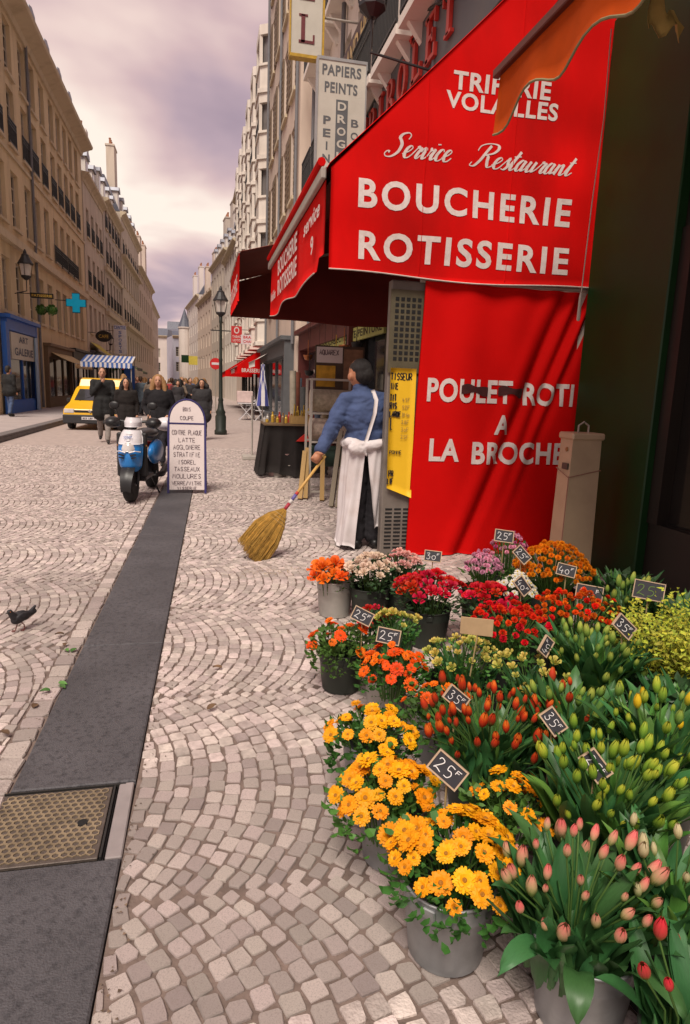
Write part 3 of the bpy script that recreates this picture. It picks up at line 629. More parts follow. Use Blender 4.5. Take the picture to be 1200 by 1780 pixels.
for x_ in (1.80, 2.58): MB().tube([LET(x_ + .004 * math.sin(i), 2.47 + i * (slope(x_) - 2.5) / 12) + Vector((0, .002, 0)) for i in range(13)], .004, 5).build('seam', M_RED, ep)
# the cursive line
CUR = {
 'S': (3.6, [[(3.1, 4.6), (3.2, 5.6), (2.4, 6.2), (1.3, 5.8), (1.0, 4.9), (1.7, 4.0), (2.2, 3.0), (2.1, 1.3), (1.1, 0.1), (-.1, 0), (-.7, .7), (-.3, 1.4), (.3, 1.1)]]),
 'R': (4.6, [[(2.0, 5.9), (1.6, 4), (1.2, 1.8), (.5, .2), (-.5, .2), (-.4, 1.1)], [(-.4, 4.2), (-.2, 5.6), (1.3, 6.4), (3.2, 6.3), (3.9, 5.3), (3.3, 4.0), (1.7, 3.3)], [(1.7, 3.3), (2.5, 3.0), (2.9, 1.6), (3.6, .2), (4.6, .8)]]),
 'e': (2.0, [[(-.3, .9), (.9, 1.7), (1.4, 2.6), (.9, 3.1), (.3, 2.4), (.2, 1.0), (.7, .1), (1.4, .2), (2.0, 1.1)]]),
 'r': (1.9, [[(-.1, .9), (.5, 2.4), (.7, 3.2), (.9, 2.7), (1.5, 2.8), (1.2, 1.6), (1.1, .5), (1.5, .1), (2.0, 1.0)]]),
 'v': (2.3, [[(-.1, 1.8), (.3, 2.9), (.7, 2.6), (.6, 1.0), (.9, .1), (1.6, .8), (1.9, 2.2), (1.7, 3.0), (2.3, 2.3)]]),
 'i': (1.3, [[(-.1, 1), (.6, 2.9), (.35, 1.2), (.5, .2), (.9, .2), (1.4, 1.1)], [(.85, 4.3), (1.0, 4.0)]]),
 'c': (1.9, [[(1.5, 2.4), (1.2, 3.0), (.6, 2.7), (.2, 1.4), (.5, .2), (1.2, .1), (2.0, 1.1)]]),
 's': (1.7, [[(-.2, .8), (.9, 3.2), (1.0, 2.2), (1.3, 1.0), (.8, .1), (.1, .3)], [(.8, .1), (1.8, 1.1)]]),
 't': (1.5, [[(-.2, 1), (.9, 5.2), (.5, 2.4), (.4, .7), (.8, .1), (1.6, 1.1)], [(.0, 3.7), (1.5, 3.9)]]),
 'a': (2.3, [[(1.4, 2.6), (.8, 3.0), (.2, 1.8), (.3, .4), (.9, .2), (1.5, 2.0), (1.6, 2.9), (1.4, 1.2), (1.6, .2), (2.4, 1.1)]]),
 'u': (2.5, [[(-.1, 1.2), (.5, 2.9), (.3, 1.2), (.6, .1), (1.2, .6), (1.7, 2.9), (1.5, 1.2), (1.7, .2), (2.5, 1.1)]]),
 'n': (2.5, [[(-.1, 1.2), (.4, 2.9), (.3, 1.4), (.15, .1)], [(.2, .9), (.8, 2.6), (1.3, 2.9), (1.4, 1.6), (1.5, .3), (1.9, .1), (2.6, 1.1)]])}
def cursive(word, x0, x1, z0, zx):
    wd = sum(CUR[c][0] for c in word); k = (x1 - x0) / (wd + .8); h = zx / 3.0; x = x0; m = MB()
    for c in word:
        for st in CUR[c][1]:
            P = [(x + (a + 0.42 * b) * k, z0 + b * h) for a, b in st]
            ribbon(m, smooth2(P, 6), LET, 0.027, 0, nib=(0, 0.30))
        x += CUR[c][0] * k
    m.build('lettering', M_WLET, ep)
cursive('Service', 1.47, 2.03, 3.365, 0.088); cursive('Restaurant', 2.20, 3.12, 3.36, 0.088)
# valance along the street
M_WLET2 = M_WLET
Xv = 1.0
def vfn(u, v):
    y = Ya + 0.12 + u * (Yb - Ya - 0.12); zb = 2.50 + 0.03 * math.sin(u * 13) + (0.10 if u < 0.1 else 0.0)
    return (Xv + 0.015 * math.sin(u * 17) * (1 - v), y, zb + v * (3.17 - zb))
va = MB().sheet(vfn, 40, 6, (0.005, 0, 0)).build('valance', M_RED, aw, smooth=True)
MB().tube([Vector(vfn(i / 40, 0)) + Vector((-0.004, 0, 0)) for i in range(5, 41)], 0.006, 6).build('white_hem', M_WEDGE, va)
VF = lambda a, b: Vector((Xv - 0.022, Yb - a, b))
for s_, a, b, c, d, e_ in (('BOUCHERIE', 1.0, 2.75, 2.91, 3.10, 0), ('ROTISSERIE', 1.0, 2.75, 2.66, 2.86, 0), ('service', 3.2, 4.1, 2.93, 3.06, .3), ('9', 3.65, 3.8, 2.68, 2.84, 0), ('Volailles', .15, .75, 2.68, 2.80, .3)):
    m = MB(); lettering(m, s_, VF, a, b, c, d, .025, 1.05, e_); m.build('lettering', M_WLET, va)
MB().box(Xv - 0.05, Xv - 0.008, Ya + .05, Yb + .05, 3.16, 3.25, c=0.008).build('front_rail', M_RAILG, aw)
for y_ in (Ya + .06, Yb - .06): MB().bar((Xf + .02, y_, 3.18), (RX, y_, 3.9), .03, .03).build('folding_arm', M_RAILG, aw)
MB().tube([(Xf - .06, Ya + .1, 3.30), (Xf - .06, Yb, 3.30)], 0.035, 8).build('roller', M_RED, aw)

# the hanging red curtain
M_CURT = mat('red_curtain_cloth', (0.58, 0.0035, 0.003), 0.8, 0.08, 3, 0.1, 300, spec=0.08)
cu = thing('hanging_curtain', 'red cloth curtain lettered POULET ROTI A LA BROCHE hanging below the awning end', 'curtain', (0, 0, 0))
def cdisp(x, z):
    p = x - 0.36 * z; t = max(0.0, min(1.0, z / 2.3))
    d = 0.060 * math.exp(-((p - 2.36) / 0.055) ** 2) * (1 - 0.3 * t) - 0.025 * math.exp(-((p - 2.22) / 0.08) ** 2)
    d += 0.085 * math.exp(-((p - 2.54) / 0.05) ** 2) * t ** 2.2 + 0.06 * math.exp(-((p - 2.68) / 0.05) ** 2) * t ** 2 - 0.03 * math.exp(-((p - 2.6) / 0.05) ** 2) * t
    return 0.02 * math.sin(x * 4 + z) + d + 0.012 * math.sin(x * 13) * t
def cfn(u, v):
    z = 0.015 + v * 2.42; xl = 1.835 + 0.017 * z; x = xl + u * (3.50 - xl); return (x, Ya + 0.06 + cdisp(x, z), z)
co = MB().sheet(cfn, 170, 80, (0, 0.006, 0)).build('cloth', M_CURT, cu, smooth=True)
CL = lambda a, b: Vector((a, Ya + 0.06 + cdisp(a, b) - 0.006, b))
for s_, x0, x1, z0, z1 in (('POULET', 1.952, 2.752, 1.42, 1.63), ('ROTI', 2.90, 3.39, 1.412, 1.622), ('A', 2.6, 2.76, 1.143, 1.32), ('LA', 2.006, 2.284, .89, 1.095), ('BROCHE', 2.405, 3.35, .868, 1.075)):
    m = MB(); lettering(m, s_, CL, x0, x1, z0, z1, 0.032, 1.1, cut=0.02); m.build('lettering', M_WLET, co)
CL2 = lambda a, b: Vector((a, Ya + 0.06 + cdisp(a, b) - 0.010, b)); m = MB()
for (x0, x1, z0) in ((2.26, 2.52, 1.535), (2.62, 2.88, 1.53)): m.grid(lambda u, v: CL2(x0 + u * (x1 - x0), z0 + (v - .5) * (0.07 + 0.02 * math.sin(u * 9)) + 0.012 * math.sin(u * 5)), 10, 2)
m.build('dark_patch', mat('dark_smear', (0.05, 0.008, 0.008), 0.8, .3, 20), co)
MB().tube([(1.84, Ya + .075, 2.44), (3.42, Ya + .075, 2.46)], 0.018, 8).build('curtain_rod', M_RAILG, cu)

# rotisserie cabinet with gratings and the yellow price poster
M_CAB = mat('grey_enamel_cabinet', (0.17, 0.145, 0.125), 0.5, 0.15, 6, 0.1, 60, dirt=(0.09, 0.07, 0.055), dscale=4, damt=.6)
M_CABD = mat('cabinet_brown', (0.095, 0.078, 0.045), 0.6, 0.2, 8)
rc = thing('rotisserie_cabinet', 'tall grey metal rotisserie cabinet with pierced gratings beside the red curtain', 'cabinet', (1.60, 5.60, 0))
MB().box(0, .60, 0.02, .12, 0, 2.44, c=.01).build('body', M_CAB, rc)
gp = MB().box(-.006, .30, 0.0, 0.018, 1.66, 2.36); gp.build('upper_grating_panel', M_CABD, rc)
def slits(z0, z1, nr, nc, w_, h_, nm):
    for i in range(nr):
        for j in range(nc):
            x = .05 + j * (.20 / (nc - 1 if nc > 1 else 1)); z = z0 + (z1 - z0) * i / (nr - 1)
            MB().box(x - w_ / 2, x + w_ / 2, -0.0035, 0.019, z - h_ / 2, z + h_ / 2).build(nm, M_BLACK, rc)
slits(1.78, 2.28, 11, 5, .032, .03, 'grating_hole'); 
for i in range(11):
    for j in range(3): MB().box(.035 + j * .085, .10 + j * .085, 0.0165, 0.03, .07 + i * .036, .087 + i * .036).build('vent_slit', M_BLACK, rc)
M_YEL = mat('yellow_poster_paper', (0.80, 0.47, 0.015), 0.6, 0.06, 3)
M_INK = mat('black_marker', (0.03, 0.02, 0.015), 0.7)
M_INKG = mat('faded_pencil', (0.35, 0.22, 0.06), 0.8)
yp = thing('price_poster', 'tall yellow handwritten price poster on the grey cabinet behind the butcher', 'poster', (1.61, 5.585, .55))
MB().sheet(lambda u, v: (u * .235 + (0.016 * (1 - v)), 0.006 * math.sin(v * 5) - 0.01, 0.09 * (1 - u) * (1 - v) + v * 1.15), 4, 16, (0, .003, 0)).build('paper', M_YEL, yp, smooth=True)
m = MB(); PF = lambda a, b: Vector((a, -0.016 - 0.000, b)); 
for s_, x0, x1, z, h_, w_ in (('TISSEUR', -.0, .19, 1.05, .055, .012), ('INE', .0, .07, .97, .05, .012), ('TIT', .0, .055, .87, .05, .013), ('RIS', .0, .06, .80, .05, .013), ('LARDE', .0, .10, .73, .045, .014), ('L', .01, .03, .62, .10, .012), ('POMME', .01, .12, .40, .03, .007), ('PR', .01, .05, .20, .05, .012), ('LIF', .0, .05, .13, .05, .012)): handwrite(m, s_, lambda a, b: Vector((a + .004 + .016 * (1 - b / 1.15), -0.0185, b)), x0, x1, z, z + h_, w_)
m.build('writing', M_INK, yp); m = MB()
for i, s_ in enumerate(('45F', '52F', '38-40', '28F', '30F', '25F')): handwrite(m, s_, lambda a, b: Vector((a, -0.0185, b)), .12, .19, .86 - i * .065, .895 - i * .065, .005)
m.build('prices', M_INKG, yp)

# grey signboard with raised red letters
M_SIGNG = mat('slate_grey_signboard', (0.085, 0.09, 0.095), 0.5, 0.12, 2, dirt=(0.12, .10, .08), dscale=2)
M_REDL = mat('raised_red_letter', (0.42, 0.035, 0.025), 0.4, 0.1, 8)
sb = thing('shop_signboard', 'slate grey curved signboard with raised red letters above the butcher awning', 'sign', (3.28, 0, 0))
top = [(7.2, 6.0), (8.0, 6.2), (9.3, 6.66), (10.2, 6.98), (11.0, 7.16), (11.6, 7.19), (12.3, 7.1), (13.0, 6.96), (13.8, 6.88), (14.8, 6.84), (15.5, 6.78)]
P = [(7.2, 5.75), (15.6, 5.75), (15.6, 6.5)] + top[::-1]
MB().prism(P, lambda u, v, w_: (w_, u, v), 0.0, 0.11).build('board', M_SIGNG, sb)
m = MB(); m.tube([(-0.02, y, z) for y, z in top], .025, 6); m.tube([(-.02, 7.2, 5.77), (-.02, 15.6, 5.77)], .025, 6); m.build('moulding', M_RAIL, sb)
def serif(mb, ch, fr, x0, w_, z0, h, st=0.22, sf=0.10, t=(0, 1)):
    """block letters with slab serifs"""
    def bx(a, b, c, d): mb.prism([(x0 + a * w_, z0 + c * h), (x0 + b * w_, z0 + c * h), (x0 + b * w_, z0 + d * h), (x0 + a * w_, z0 + d * h)], fr, t[0], t[1])
    def pl(P): mb.prism([(x0 + a * w_, z0 + b * h) for a, b in P], fr, t[0], t[1])
    def arc(cx, cz, rx, rz, a0, a1, th, n=12):
        for i in range(n):
            p, q = a0 + (a1 - a0) * i / n, a0 + (a1 - a0) * (i + 1) / n
            pl([(cx + rx * math.cos(p), cz + rz * math.sin(p)), (cx + rx * math.cos(q), cz + rz * math.sin(q)), (cx + (rx - th) * math.cos(q), cz + (rz - th * .6) * math.sin(q)), (cx + (rx - th) * math.cos(p), cz + (rz - th * .6) * math.sin(p))])
    if ch == 'T': bx(.4, .6, .02, .88); bx(.02, .98, .88, 1); bx(.02, .1, .7, .88); bx(.9, .98, .7, .88); bx(.25, .75, 0, .07)
    if ch == 'L': bx(.18, .40, .02, .98); bx(.05, .95, 0, .1); bx(.05, .55, .93, 1); bx(.85, .95, .1, .32)
    if ch == 'E': bx(.18, .40, .02, .98); bx(.05, .92, 0, .1); bx(.05, .92, .9, 1); bx(.4, .72, .45, .55); bx(.82, .92, .1, .28); bx(.82, .92, .72, .9); bx(.66, .74, .36, .64)
    if ch == 'I': bx(.36, .64, .02, .98); bx(.15, .85, 0, .08); bx(.15, .85, .92, 1)
    if ch == 'O': arc(.5, .5, .48, .5, 0, 2 * PI, .2, 20)
    if ch in 'RB':
        bx(.15, .36, .02, .98); bx(.03, .5, .92, 1); bx(.03, .48, 0, .08); bx(.36, .55, .46, .55); arc(.52, .73, .36, .27, -PI / 2, PI / 2, .18); 
        if ch == 'R': pl([(.5, .48), (.68, .48), (1.0, 0), (.76, 0)])
        else: arc(.52, .25, .44, .25, -PI / 2, PI / 2, .2)
    if ch == 'H': bx(.1, .32, 0, 1); bx(.68, .9, 0, 1); bx(.32, .68, .45, .55)
for ch, yc in zip('TRIBOLET', (13.95, 13.28, 12.68, 12.05, 11.35, 10.6, 9.95, 9.22)):
    m = MB(); serif(m, ch, lambda u, v, w_: (-0.06 + w_ * 0.055, yc + 0.25 - u, v), 0, .5, 6.18, .62); m.build('letter', M_REDL, sb)
m = MB(); m.tube([(-.03, 10.95, 6.86), (-.03, 10.95, 7.02)], .02, 6).tube([(-.03, 10.87, 6.94), (-.03, 11.03, 6.94)], .02, 6).build('star_ornament', M_REDL, sb)
# vertical projecting signs
M_SIGNW = mat('cream_sign_panel', (0.50, 0.475, 0.41), 0.45, 0.06, 3, dirt=(.38, .36, .30), dscale=2, damt=.5)
M_GREYP = mat('grey_paint', (0.10, 0.105, 0.11), 0.5)
ps = thing('projecting_sign', 'tall cream vertical sign reading PAPIERS PEINTS DROGUERIE PEINTURE BOIS', 'sign', (2.08, 12.8, 4.7))
MB().box(0, .90, 0, .14, 0, 2.64, c=.012).build('panel', M_SIGNW, ps)
m = MB(); m.box(-.012, .912, -.012, .15, 2.61, 2.66).box(-.012, .912, -.012, .15, -.02, .03).box(-.014, .012, -.014, .152, .03, 2.61).box(.888, .914, -.014, .152, .03, 2.61).build('frame', M_GREYP if False else mat('sign_frame_grey', (.33, .33, .33), .4, metal=.3), ps)
SF = lambda a, b: Vector((a, -0.004, b))
m = MB(); lettering(m, 'PAPIERS', SF, .08, .80, 2.36, 2.54, .03, 1.1); lettering(m, 'PEINTS', SF, .13, .74, 2.08, 2.26, .03, 1.1)
for i, c in enumerate('PEINTURE'): lettering(m, c, SF, (.12 if c != 'I' else .18), (.26 if c != 'I' else .21), 1.55 - i * .215, 1.69 - i * .215, .03)
for i, c in enumerate('BOIS'): lettering(m, c, SF, (.64 if c != 'I' else .70), (.78 if c != 'I' else .73), 1.55 - i * .215, 1.68 - i * .215, .02)
m.build('lettering', M_GREYP, ps)
MB().box(.35, .57, -.006, .002, .05, 1.98).build('dark_band', M_GREYP, ps)
m = MB()
for i, c in enumerate('DROGUERIE'): lettering(m, c, lambda a, b: Vector((a, -.011, b)), (.38 if c != 'I' else .445), (.54 if c != 'I' else .475), 1.80 - i * .21, 1.94 - i * .21, .03)
m.build('lettering', M_SIGNW, ps)
MB().tube([(.9, .07, 2.45), (1.32, .07, 2.45)], .022, 8).tube([(.9, .07, .3), (1.32, .07, .3)], .022, 8).build('bracket', M_RAILG, ps)
hs_ = thing('projecting_sign', 'cream vertical hotel sign with dark red serif letters and a gold edge', 'sign', (1.90, 15.4, 8.52))
MB().box(0, .68, 0, .16, 0, 4.4, c=.012).build('panel', M_SIGNW, hs_)
M_GOLD = mat('gold_paint', (0.50, 0.32, 0.05), 0.35, 0.25, 12, metal=0.4)
MB().box(-.02, .70, -.02, .18, -.06, 0).box(.68, .72, -.02, .18, 0, 4.4).box(-.03, 0, -.02, .18, 0, 4.4).build('gold_edge', M_GOLD, hs_)
M_MAROON = mat('maroon_letter', (0.13, 0.02, 0.025), 0.5)
for i, c in enumerate('HOTEL'): m = MB(); serif(m, c, lambda u, v, w_: (u, -w_ * .012, v), .15, .38, .22 + (4 - i) * .82, .55); m.build('letter', M_MAROON, hs_)
MB().tube([(.68, .08, .8), (1.5, .08, .8)], .025, 8).build('bracket', M_RAILG, hs_)
gs = thing('gilded_sign', 'dark brown board with gilded letters on the white house below the balcony', 'sign', (3.26, 12.6, 8.25))
MB().box(-.03, .12, 0, 4.2, 0, .75, c=.02).build('board', mat('dark_brown_board', (.06, .025, .015), .5), gs)
m = MB(); lettering(m, 'GRAND HOTEL', lambda a, b: Vector((-.045, 4.0 - a, b)), .0, 3.8, .15, .6, .03); m.build('lettering', M_GOLD, gs)

# ------------------------------------------------------------------ florist front on the right
M_GREEN = mat('dark_green_paint', (0.003, 0.034, 0.005), 0.5, 0.2, 3, dirt=(.003, .020, .004), dscale=2)
M_DKWOOD = mat('dark_brown_joinery', (0.013, 0.009, 0.006), 0.5, 0.2, 4)
M_DGLASS = glass('dark_shop_glass', (0.014, 0.012, 0.010), .12)
fl = thing('florist_shopfront', 'dark green and brown florist shopfront with black windows behind the flowers', 'shopfront', (RX, 0, 0))
MB().box(-.02, .25, 4.42, 5.49, 0, 4.6, c=.01).build('green_pilaster', M_GREEN, fl)
MB().box(.06, .25, -1.4, 4.42, 0, .55).box(.06, .25, -1.4, 4.42, 2.75, 6.6).box(.0, .25, 4.43, 5.48, 4.601, 6.6).build('plinth_and_dark_fascia', M_DKWOOD, fl)  # boards above the window are added to deepen the dark under the awning
for a, b in ((4.30, 4.418), (2.9, 3.02), (1.4, 1.52)): MB().box(.04, .24, a, b, .55, 2.75).build('window_post', M_DKWOOD, fl)
for a, b in ((3.02, 4.30), (1.52, 2.9), (-1.3, 1.4)): MB().box(.14, .17, a, b, .55, 2.75).build('window_pane', M_DGLASS, fl)
m = MB(); lettering(m, 'J', lambda a, b: Vector((.132, 4.18 - a, b)), 0, .09, 1.36, 1.50, .02); lettering(m, 'A', lambda a, b: Vector((.132, 4.14 - a, b)), 0, .11, 1.04, 1.17, .02)
m.build('lettering', mat('dull_gold_letter', (.10, .06, .03), .5), fl)
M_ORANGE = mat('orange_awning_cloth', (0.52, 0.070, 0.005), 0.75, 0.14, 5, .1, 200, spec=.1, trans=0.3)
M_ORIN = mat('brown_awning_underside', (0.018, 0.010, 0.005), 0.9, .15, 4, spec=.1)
fa = thing('florist_awning', 'faded orange scalloped awning jutting over the flower stall', 'awning', (0, 0, 0))
X0, Z0 = 1.80, 3.42
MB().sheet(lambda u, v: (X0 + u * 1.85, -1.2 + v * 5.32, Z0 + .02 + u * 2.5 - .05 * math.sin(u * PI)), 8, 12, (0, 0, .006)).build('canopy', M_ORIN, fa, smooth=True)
def scal(u, v):
    y = 4.12 - u * 5.3; zb = 3.145 - 0.045 * math.sin(u * 5.3 / .62 * 2 * PI) - (0.06 * max(0, 1 - u * 22))
    return (X0 + .012 * math.sin(u * 60) * (1 - v) - 0.02 * (1 - v), y, zb + v * (Z0 - zb))
vo = MB().sheet(scal, 90, 4, (.004, 0, 0)).build('valance', M_ORANGE, fa, smooth=True)
MB().tube([Vector(scal(i / 90, 0)) for i in range(91)], .007, 6).build('hem', mat('olive_hem', (.22, .20, .10), .7), vo)
MB().box(X0 - .035, X0 + .01, -1.2, 4.16, Z0 - .005, Z0 + .045, c=.006).build('front_rail', mat('rust_red_rail', (.10, .018, .010), .5), fa)
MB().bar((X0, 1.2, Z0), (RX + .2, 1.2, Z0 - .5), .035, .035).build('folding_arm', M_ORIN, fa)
cd = thing('blind_cord', 'thin white blind cord with a tassel hanging in front of the red awning', 'cord', (2.56, 4.2, 0))
MB().tube([(.01, 0, 3.82), (0.02, 0, 3.3), (-.005, 0, 2.8), (-.02, 0, 2.2)], .004, 6).build('string', mat('grubby_white_cord', (.42, .38, .32), .8), cd)
MB().lathe([(.004, 2.21), (.010, 2.18), (.013, 2.03), (.008, 2.02)], 8, 0, Matrix.Translation((-.022, 0, 0))).build('tassel', mat('grubby_white_cord', (.4, .36, .3)), cd)
hp = MB().sheet(lambda u, v: (.0 + .17 * u, .02 * math.sin(u * 7 + v * 3), .13 * v * (1 - .6 * u) + .03 * math.sin(u * 11)), 8, 5, (0, .003, 0)).build('hanging_paper', mat('straw_paper', (.33, .24, .07), .8, .2, 15), None, True, (1.96, 2.9, 3.13)); tag(hp, 'crumpled straw coloured paper hanging under the florist awning corner', 'paper')
# beige metal post box on the stall
M_BEIGE = mat('beige_enamel', (0.44, 0.335, 0.215), 0.45, 0.06, 4, dirt=(.30, .22, .14), dscale=5, damt=.4)
bp_ = thing('beige_meter_post', 'tall beige metal post box with handle and string tied round it', 'post box', (2.98, 4.8, 0))
MB().add([(-.115, -.14, 0), (.17, -.14, 0), (.17, .06, 0), (-.115, .06, 0), (-.10, -.13, 1.17), (.155, -.13, 1.17), (.155, .05, 1.17), (-.10, .05, 1.17)], [(0, 1, 5, 4), (1, 2, 6, 5), (2, 3, 7, 6), (3, 0, 4, 7), (4, 5, 6, 7)]).build('body', M_BEIGE, bp_)
MB().box(-.115, .175, -.15, .07, 1.17, 1.225, c=.012).build('lid', M_BEIGE, bp_)
MB().tube([(0.0, -.03, 1.22), (.0, -.03, 1.28), (.045, -.03, 1.31), (.09, -.03, 1.28), (.09, -.03, 1.22)], .008, 8).build('handle', M_RAILG, bp_)
MB().box(-.118, -.10, -.11, -.03, .93, .98).build('coin_plate', mat('dark_plate', (.06, .05, .04), .4), bp_)
MB().lathe([(.018, -.004), (.018, .004)], 12, 0, Matrix.Translation((-.104, -.06, 1.09)) @ Matrix.Rotation(PI / 2, 4, 'Y')).build('lock', mat('dull_brass', (.3, .22, .1), .4, metal=.7), bp_)
MB().tube([(-.118, .05, .93), (-.118, -.14, .87), (.165, -.144, .93)], .004, 6).build('string', mat('brown_string', (.25, .13, .09), .9), bp_)
MB().tube([(-.116, -.143, .88), (-.121, -.146, .5), (-.126, -.149, .2)], .004, 6).build('string', mat('brown_string', (.25, .13, .09), .9), bp_)
# ------------------------------------------------------------------ flower stall
def ramp_mat(name, stops, rough=.5, rand=.12, hue=.01, trans=.15, axis=2):
    """petal colour that runs from the base to the tip of one bud"""
    if name in MATS: return MATS[name]
    m = bpy.data.materials.new(name); m.use_nodes = True; MATS[name] = m; t = m.node_tree; n = t.nodes; l = t.links; b = n['Principled BSDF']
    tc = n.new('ShaderNodeTexCoord'); sp = n.new('ShaderNodeSeparateXYZ'); l.new(tc.outputs['Generated'], sp.inputs[0])
    nz = n.new('ShaderNodeTexNoise'); nz.inputs['Scale'].default_value = 9; l.new(tc.outputs['Generated'], nz.inputs['Vector'])
    ad = n.new('ShaderNodeMath'); ad.operation = 'MULTIPLY_ADD'; ad.inputs[1].default_value = .35; l.new(nz.outputs['Fac'], ad.inputs[0])
    sb_ = n.new('ShaderNodeMath'); sb_.operation = 'SUBTRACT'; sb_.inputs[1].default_value = .175; l.new(sp.outputs[axis], sb_.inputs[0]); l.new(sb_.outputs[0], ad.inputs[2])
    oi = n.new('ShaderNodeObjectInfo'); o2 = n.new('ShaderNodeMath'); o2.operation = 'MULTIPLY_ADD'; o2.inputs[1].default_value = .5; o2.inputs[2].default_value = -.25; l.new(oi.outputs['Random'], o2.inputs[0])
    a2 = n.new('ShaderNodeMath'); a2.operation = 'ADD'; l.new(ad.outputs[0], a2.inputs[0]); l.new(o2.outputs[0], a2.inputs[1])
    cr = n.new('ShaderNodeValToRGB'); l.new(a2.outputs[0], cr.inputs[0]); e = cr.color_ramp.elements
    e[0].position, e[0].color = stops[0][0], (*stops[0][1], 1); e[1].position, e[1].color = stops[-1][0], (*stops[-1][1], 1)
    for p, c in stops[1:-1]: q = e.new(p); q.color = (*c, 1)
    hs = n.new('ShaderNodeHueSaturation'); l.new(cr.outputs[0], hs.inputs['Color']); mr = n.new('ShaderNodeMapRange'); mr.inputs[3].default_value = 1 - rand; mr.inputs[4].default_value = 1 + rand
    l.new(oi.outputs['Random'], mr.inputs[0]); l.new(mr.outputs[0], hs.inputs['Value']); l.new(hs.outputs[0], b.inputs['Base Color']); b.inputs['Roughness'].default_value = rough; b.inputs['Specular IOR Level'].default_value = .35
    tr = n.new('ShaderNodeBsdfTranslucent'); l.new(hs.outputs[0], tr.inputs[0]); ms = n.new('ShaderNodeMixShader'); ms.inputs[0].default_value = trans
    l.new(b.outputs[0], ms.inputs[1]); l.new(tr.outputs[0], ms.inputs[2]); l.new(ms.outputs[0], n['Material Output'].inputs[0]); return m
def petal_mat(name, c, rand=.12, hue=.012, var=.12): return mat(name, c, .55, var, 60, rand=rand, hue=hue, spec=.25, trans=.2)
M_YMAR = petal_mat('yellow_orange_petal', (0.86, 0.37, 0.006), hue=.014); M_OMAR = petal_mat('orange_petal', (0.80, 0.12, 0.004), hue=.012)
M_CENT = mat('flower_centre', (0.30, 0.12, 0.01), .8, .3, 200); M_CENTO = mat('dark_flower_centre', (0.22, 0.05, 0.008), .8, .3, 200)
M_LEAF = mat('marigold_leaf', (0.06, 0.15, 0.025), .55, .25, 25, rand=.3, hue=.02, spec=.35, trans=.2)
M_TLEAF = mat('tulip_leaf', (0.050, 0.155, 0.045), .42, .18, 14, rand=.28, hue=.018, spec=.45, trans=.18, stretch=(60, 4, 4))
M_TLEAFL = mat('young_tulip_leaf', (0.11, 0.25, 0.045), .42, .18, 14, rand=.25, hue=.018, spec=.45, trans=.2, stretch=(60, 4, 4))
M_STEM = mat('green_stem', (0.07, 0.14, 0.03), .5, .2, 10)
M_ZB = mat('galvanised_bucket', (0.30, 0.31, 0.315), .42, .22, 5, .1, 40, metal=.55, dirt=(.16, .16, .155), dscale=7, damt=.7)
M_ZB2 = mat('dull_zinc_bucket', (0.40, 0.385, 0.35), .5, .15, 5, .1, 40, metal=.35, dirt=(.22, .21, .19), dscale=6, damt=.6)
M_DB = mat('dark_plastic_bucket', (0.025, 0.03, 0.024), .45, .2, 6)
def petal(m, a, r0, r1, w_, z0, z1, lift=.0, mi=0, tw=0.0):
    c, s = math.cos(a), math.sin(a); rm = r0 + (r1 - r0) * .6; zm = z0 + (z1 - z0) * .6 + lift
    def p(r, t, z): return (r * c - t * s, r * s + t * c, z)
    m.add([p(r0, -w_ * .25, z0), p(r0, w_ * .25, z0), p(rm, w_ * .5, zm + tw), p(rm, -w_ * .5, zm - tw), p(r1, w_ * .22, z1 + tw), p(r1, -w_ * .22, z1 - tw)], [(0, 1, 2, 3), (3, 2, 4, 5)], mi)
def daisy(i, pm, cm, R_=.030, rings=((20, 1.0, .0, .006), (18, .82, .004, .010), (14, .6, .007, .012)), cr=.2):
    r = random.Random(40 + i); m = MB()
    for n, k, z0, z1 in rings:
        ph = r.uniform(0, 6)
        for j in range(n): petal(m, ph + 2 * PI * (j + r.uniform(-.2, .2)) / n, R_ * .12, R_ * k * r.uniform(.9, 1.06), R_ * .36, z0, z1 + r.uniform(-.003, .003) * (1.5 if i % 3 == 1 else 1), r.uniform(.001, .004), 0, r.uniform(-.001, .001))
    m.lathe([(R_ * cr, .004), (R_ * cr, .009), (R_ * cr * .6, .0115), (.0005, .0105)], 10, 1)
    m.lathe([(.0005, -.012), (.004, -.011), (.009, -.001), (.005, .003)], 8, 2)
    return m.mesh('flower_head', [pm, cm, M_STEM], False)
YM = [daisy(i, M_YMAR, M_CENT, .031) for i in range(4)]; OM = [daisy(i + 9, M_OMAR, M_CENTO, .030) for i in range(4)]
def pompon(i, pm, R_, n=60, pw=.35):
    r = random.Random(70 + i); m = MB()
    for k in range(n):
        z = 1 - 1.35 * (k + .5) / n; a = k * 2.39996; rr = math.sqrt(max(0, 1 - z * z)); d = Vector((rr * math.cos(a), rr * math.sin(a), z)).normalized()
        x = d.cross(Vector((0, 0, 1))); x = x.normalized() if x.length > .01 else Vector((1, 0, 0)); y_ = d.cross(x); L = R_ * r.uniform(.85, 1.08); w_ = R_ * pw
        b = d * R_ * .3; tp = d * L + y_ * R_ * -.12
        m.add([b - x * w_ * .3, b + x * w_ * .3, d * L * .75 + x * w_ * .5, d * L * .75 - x * w_ * .5, tp], [(0, 1, 2, 3), (3, 2, 4)])
    return m.mesh('flower_head', pm)
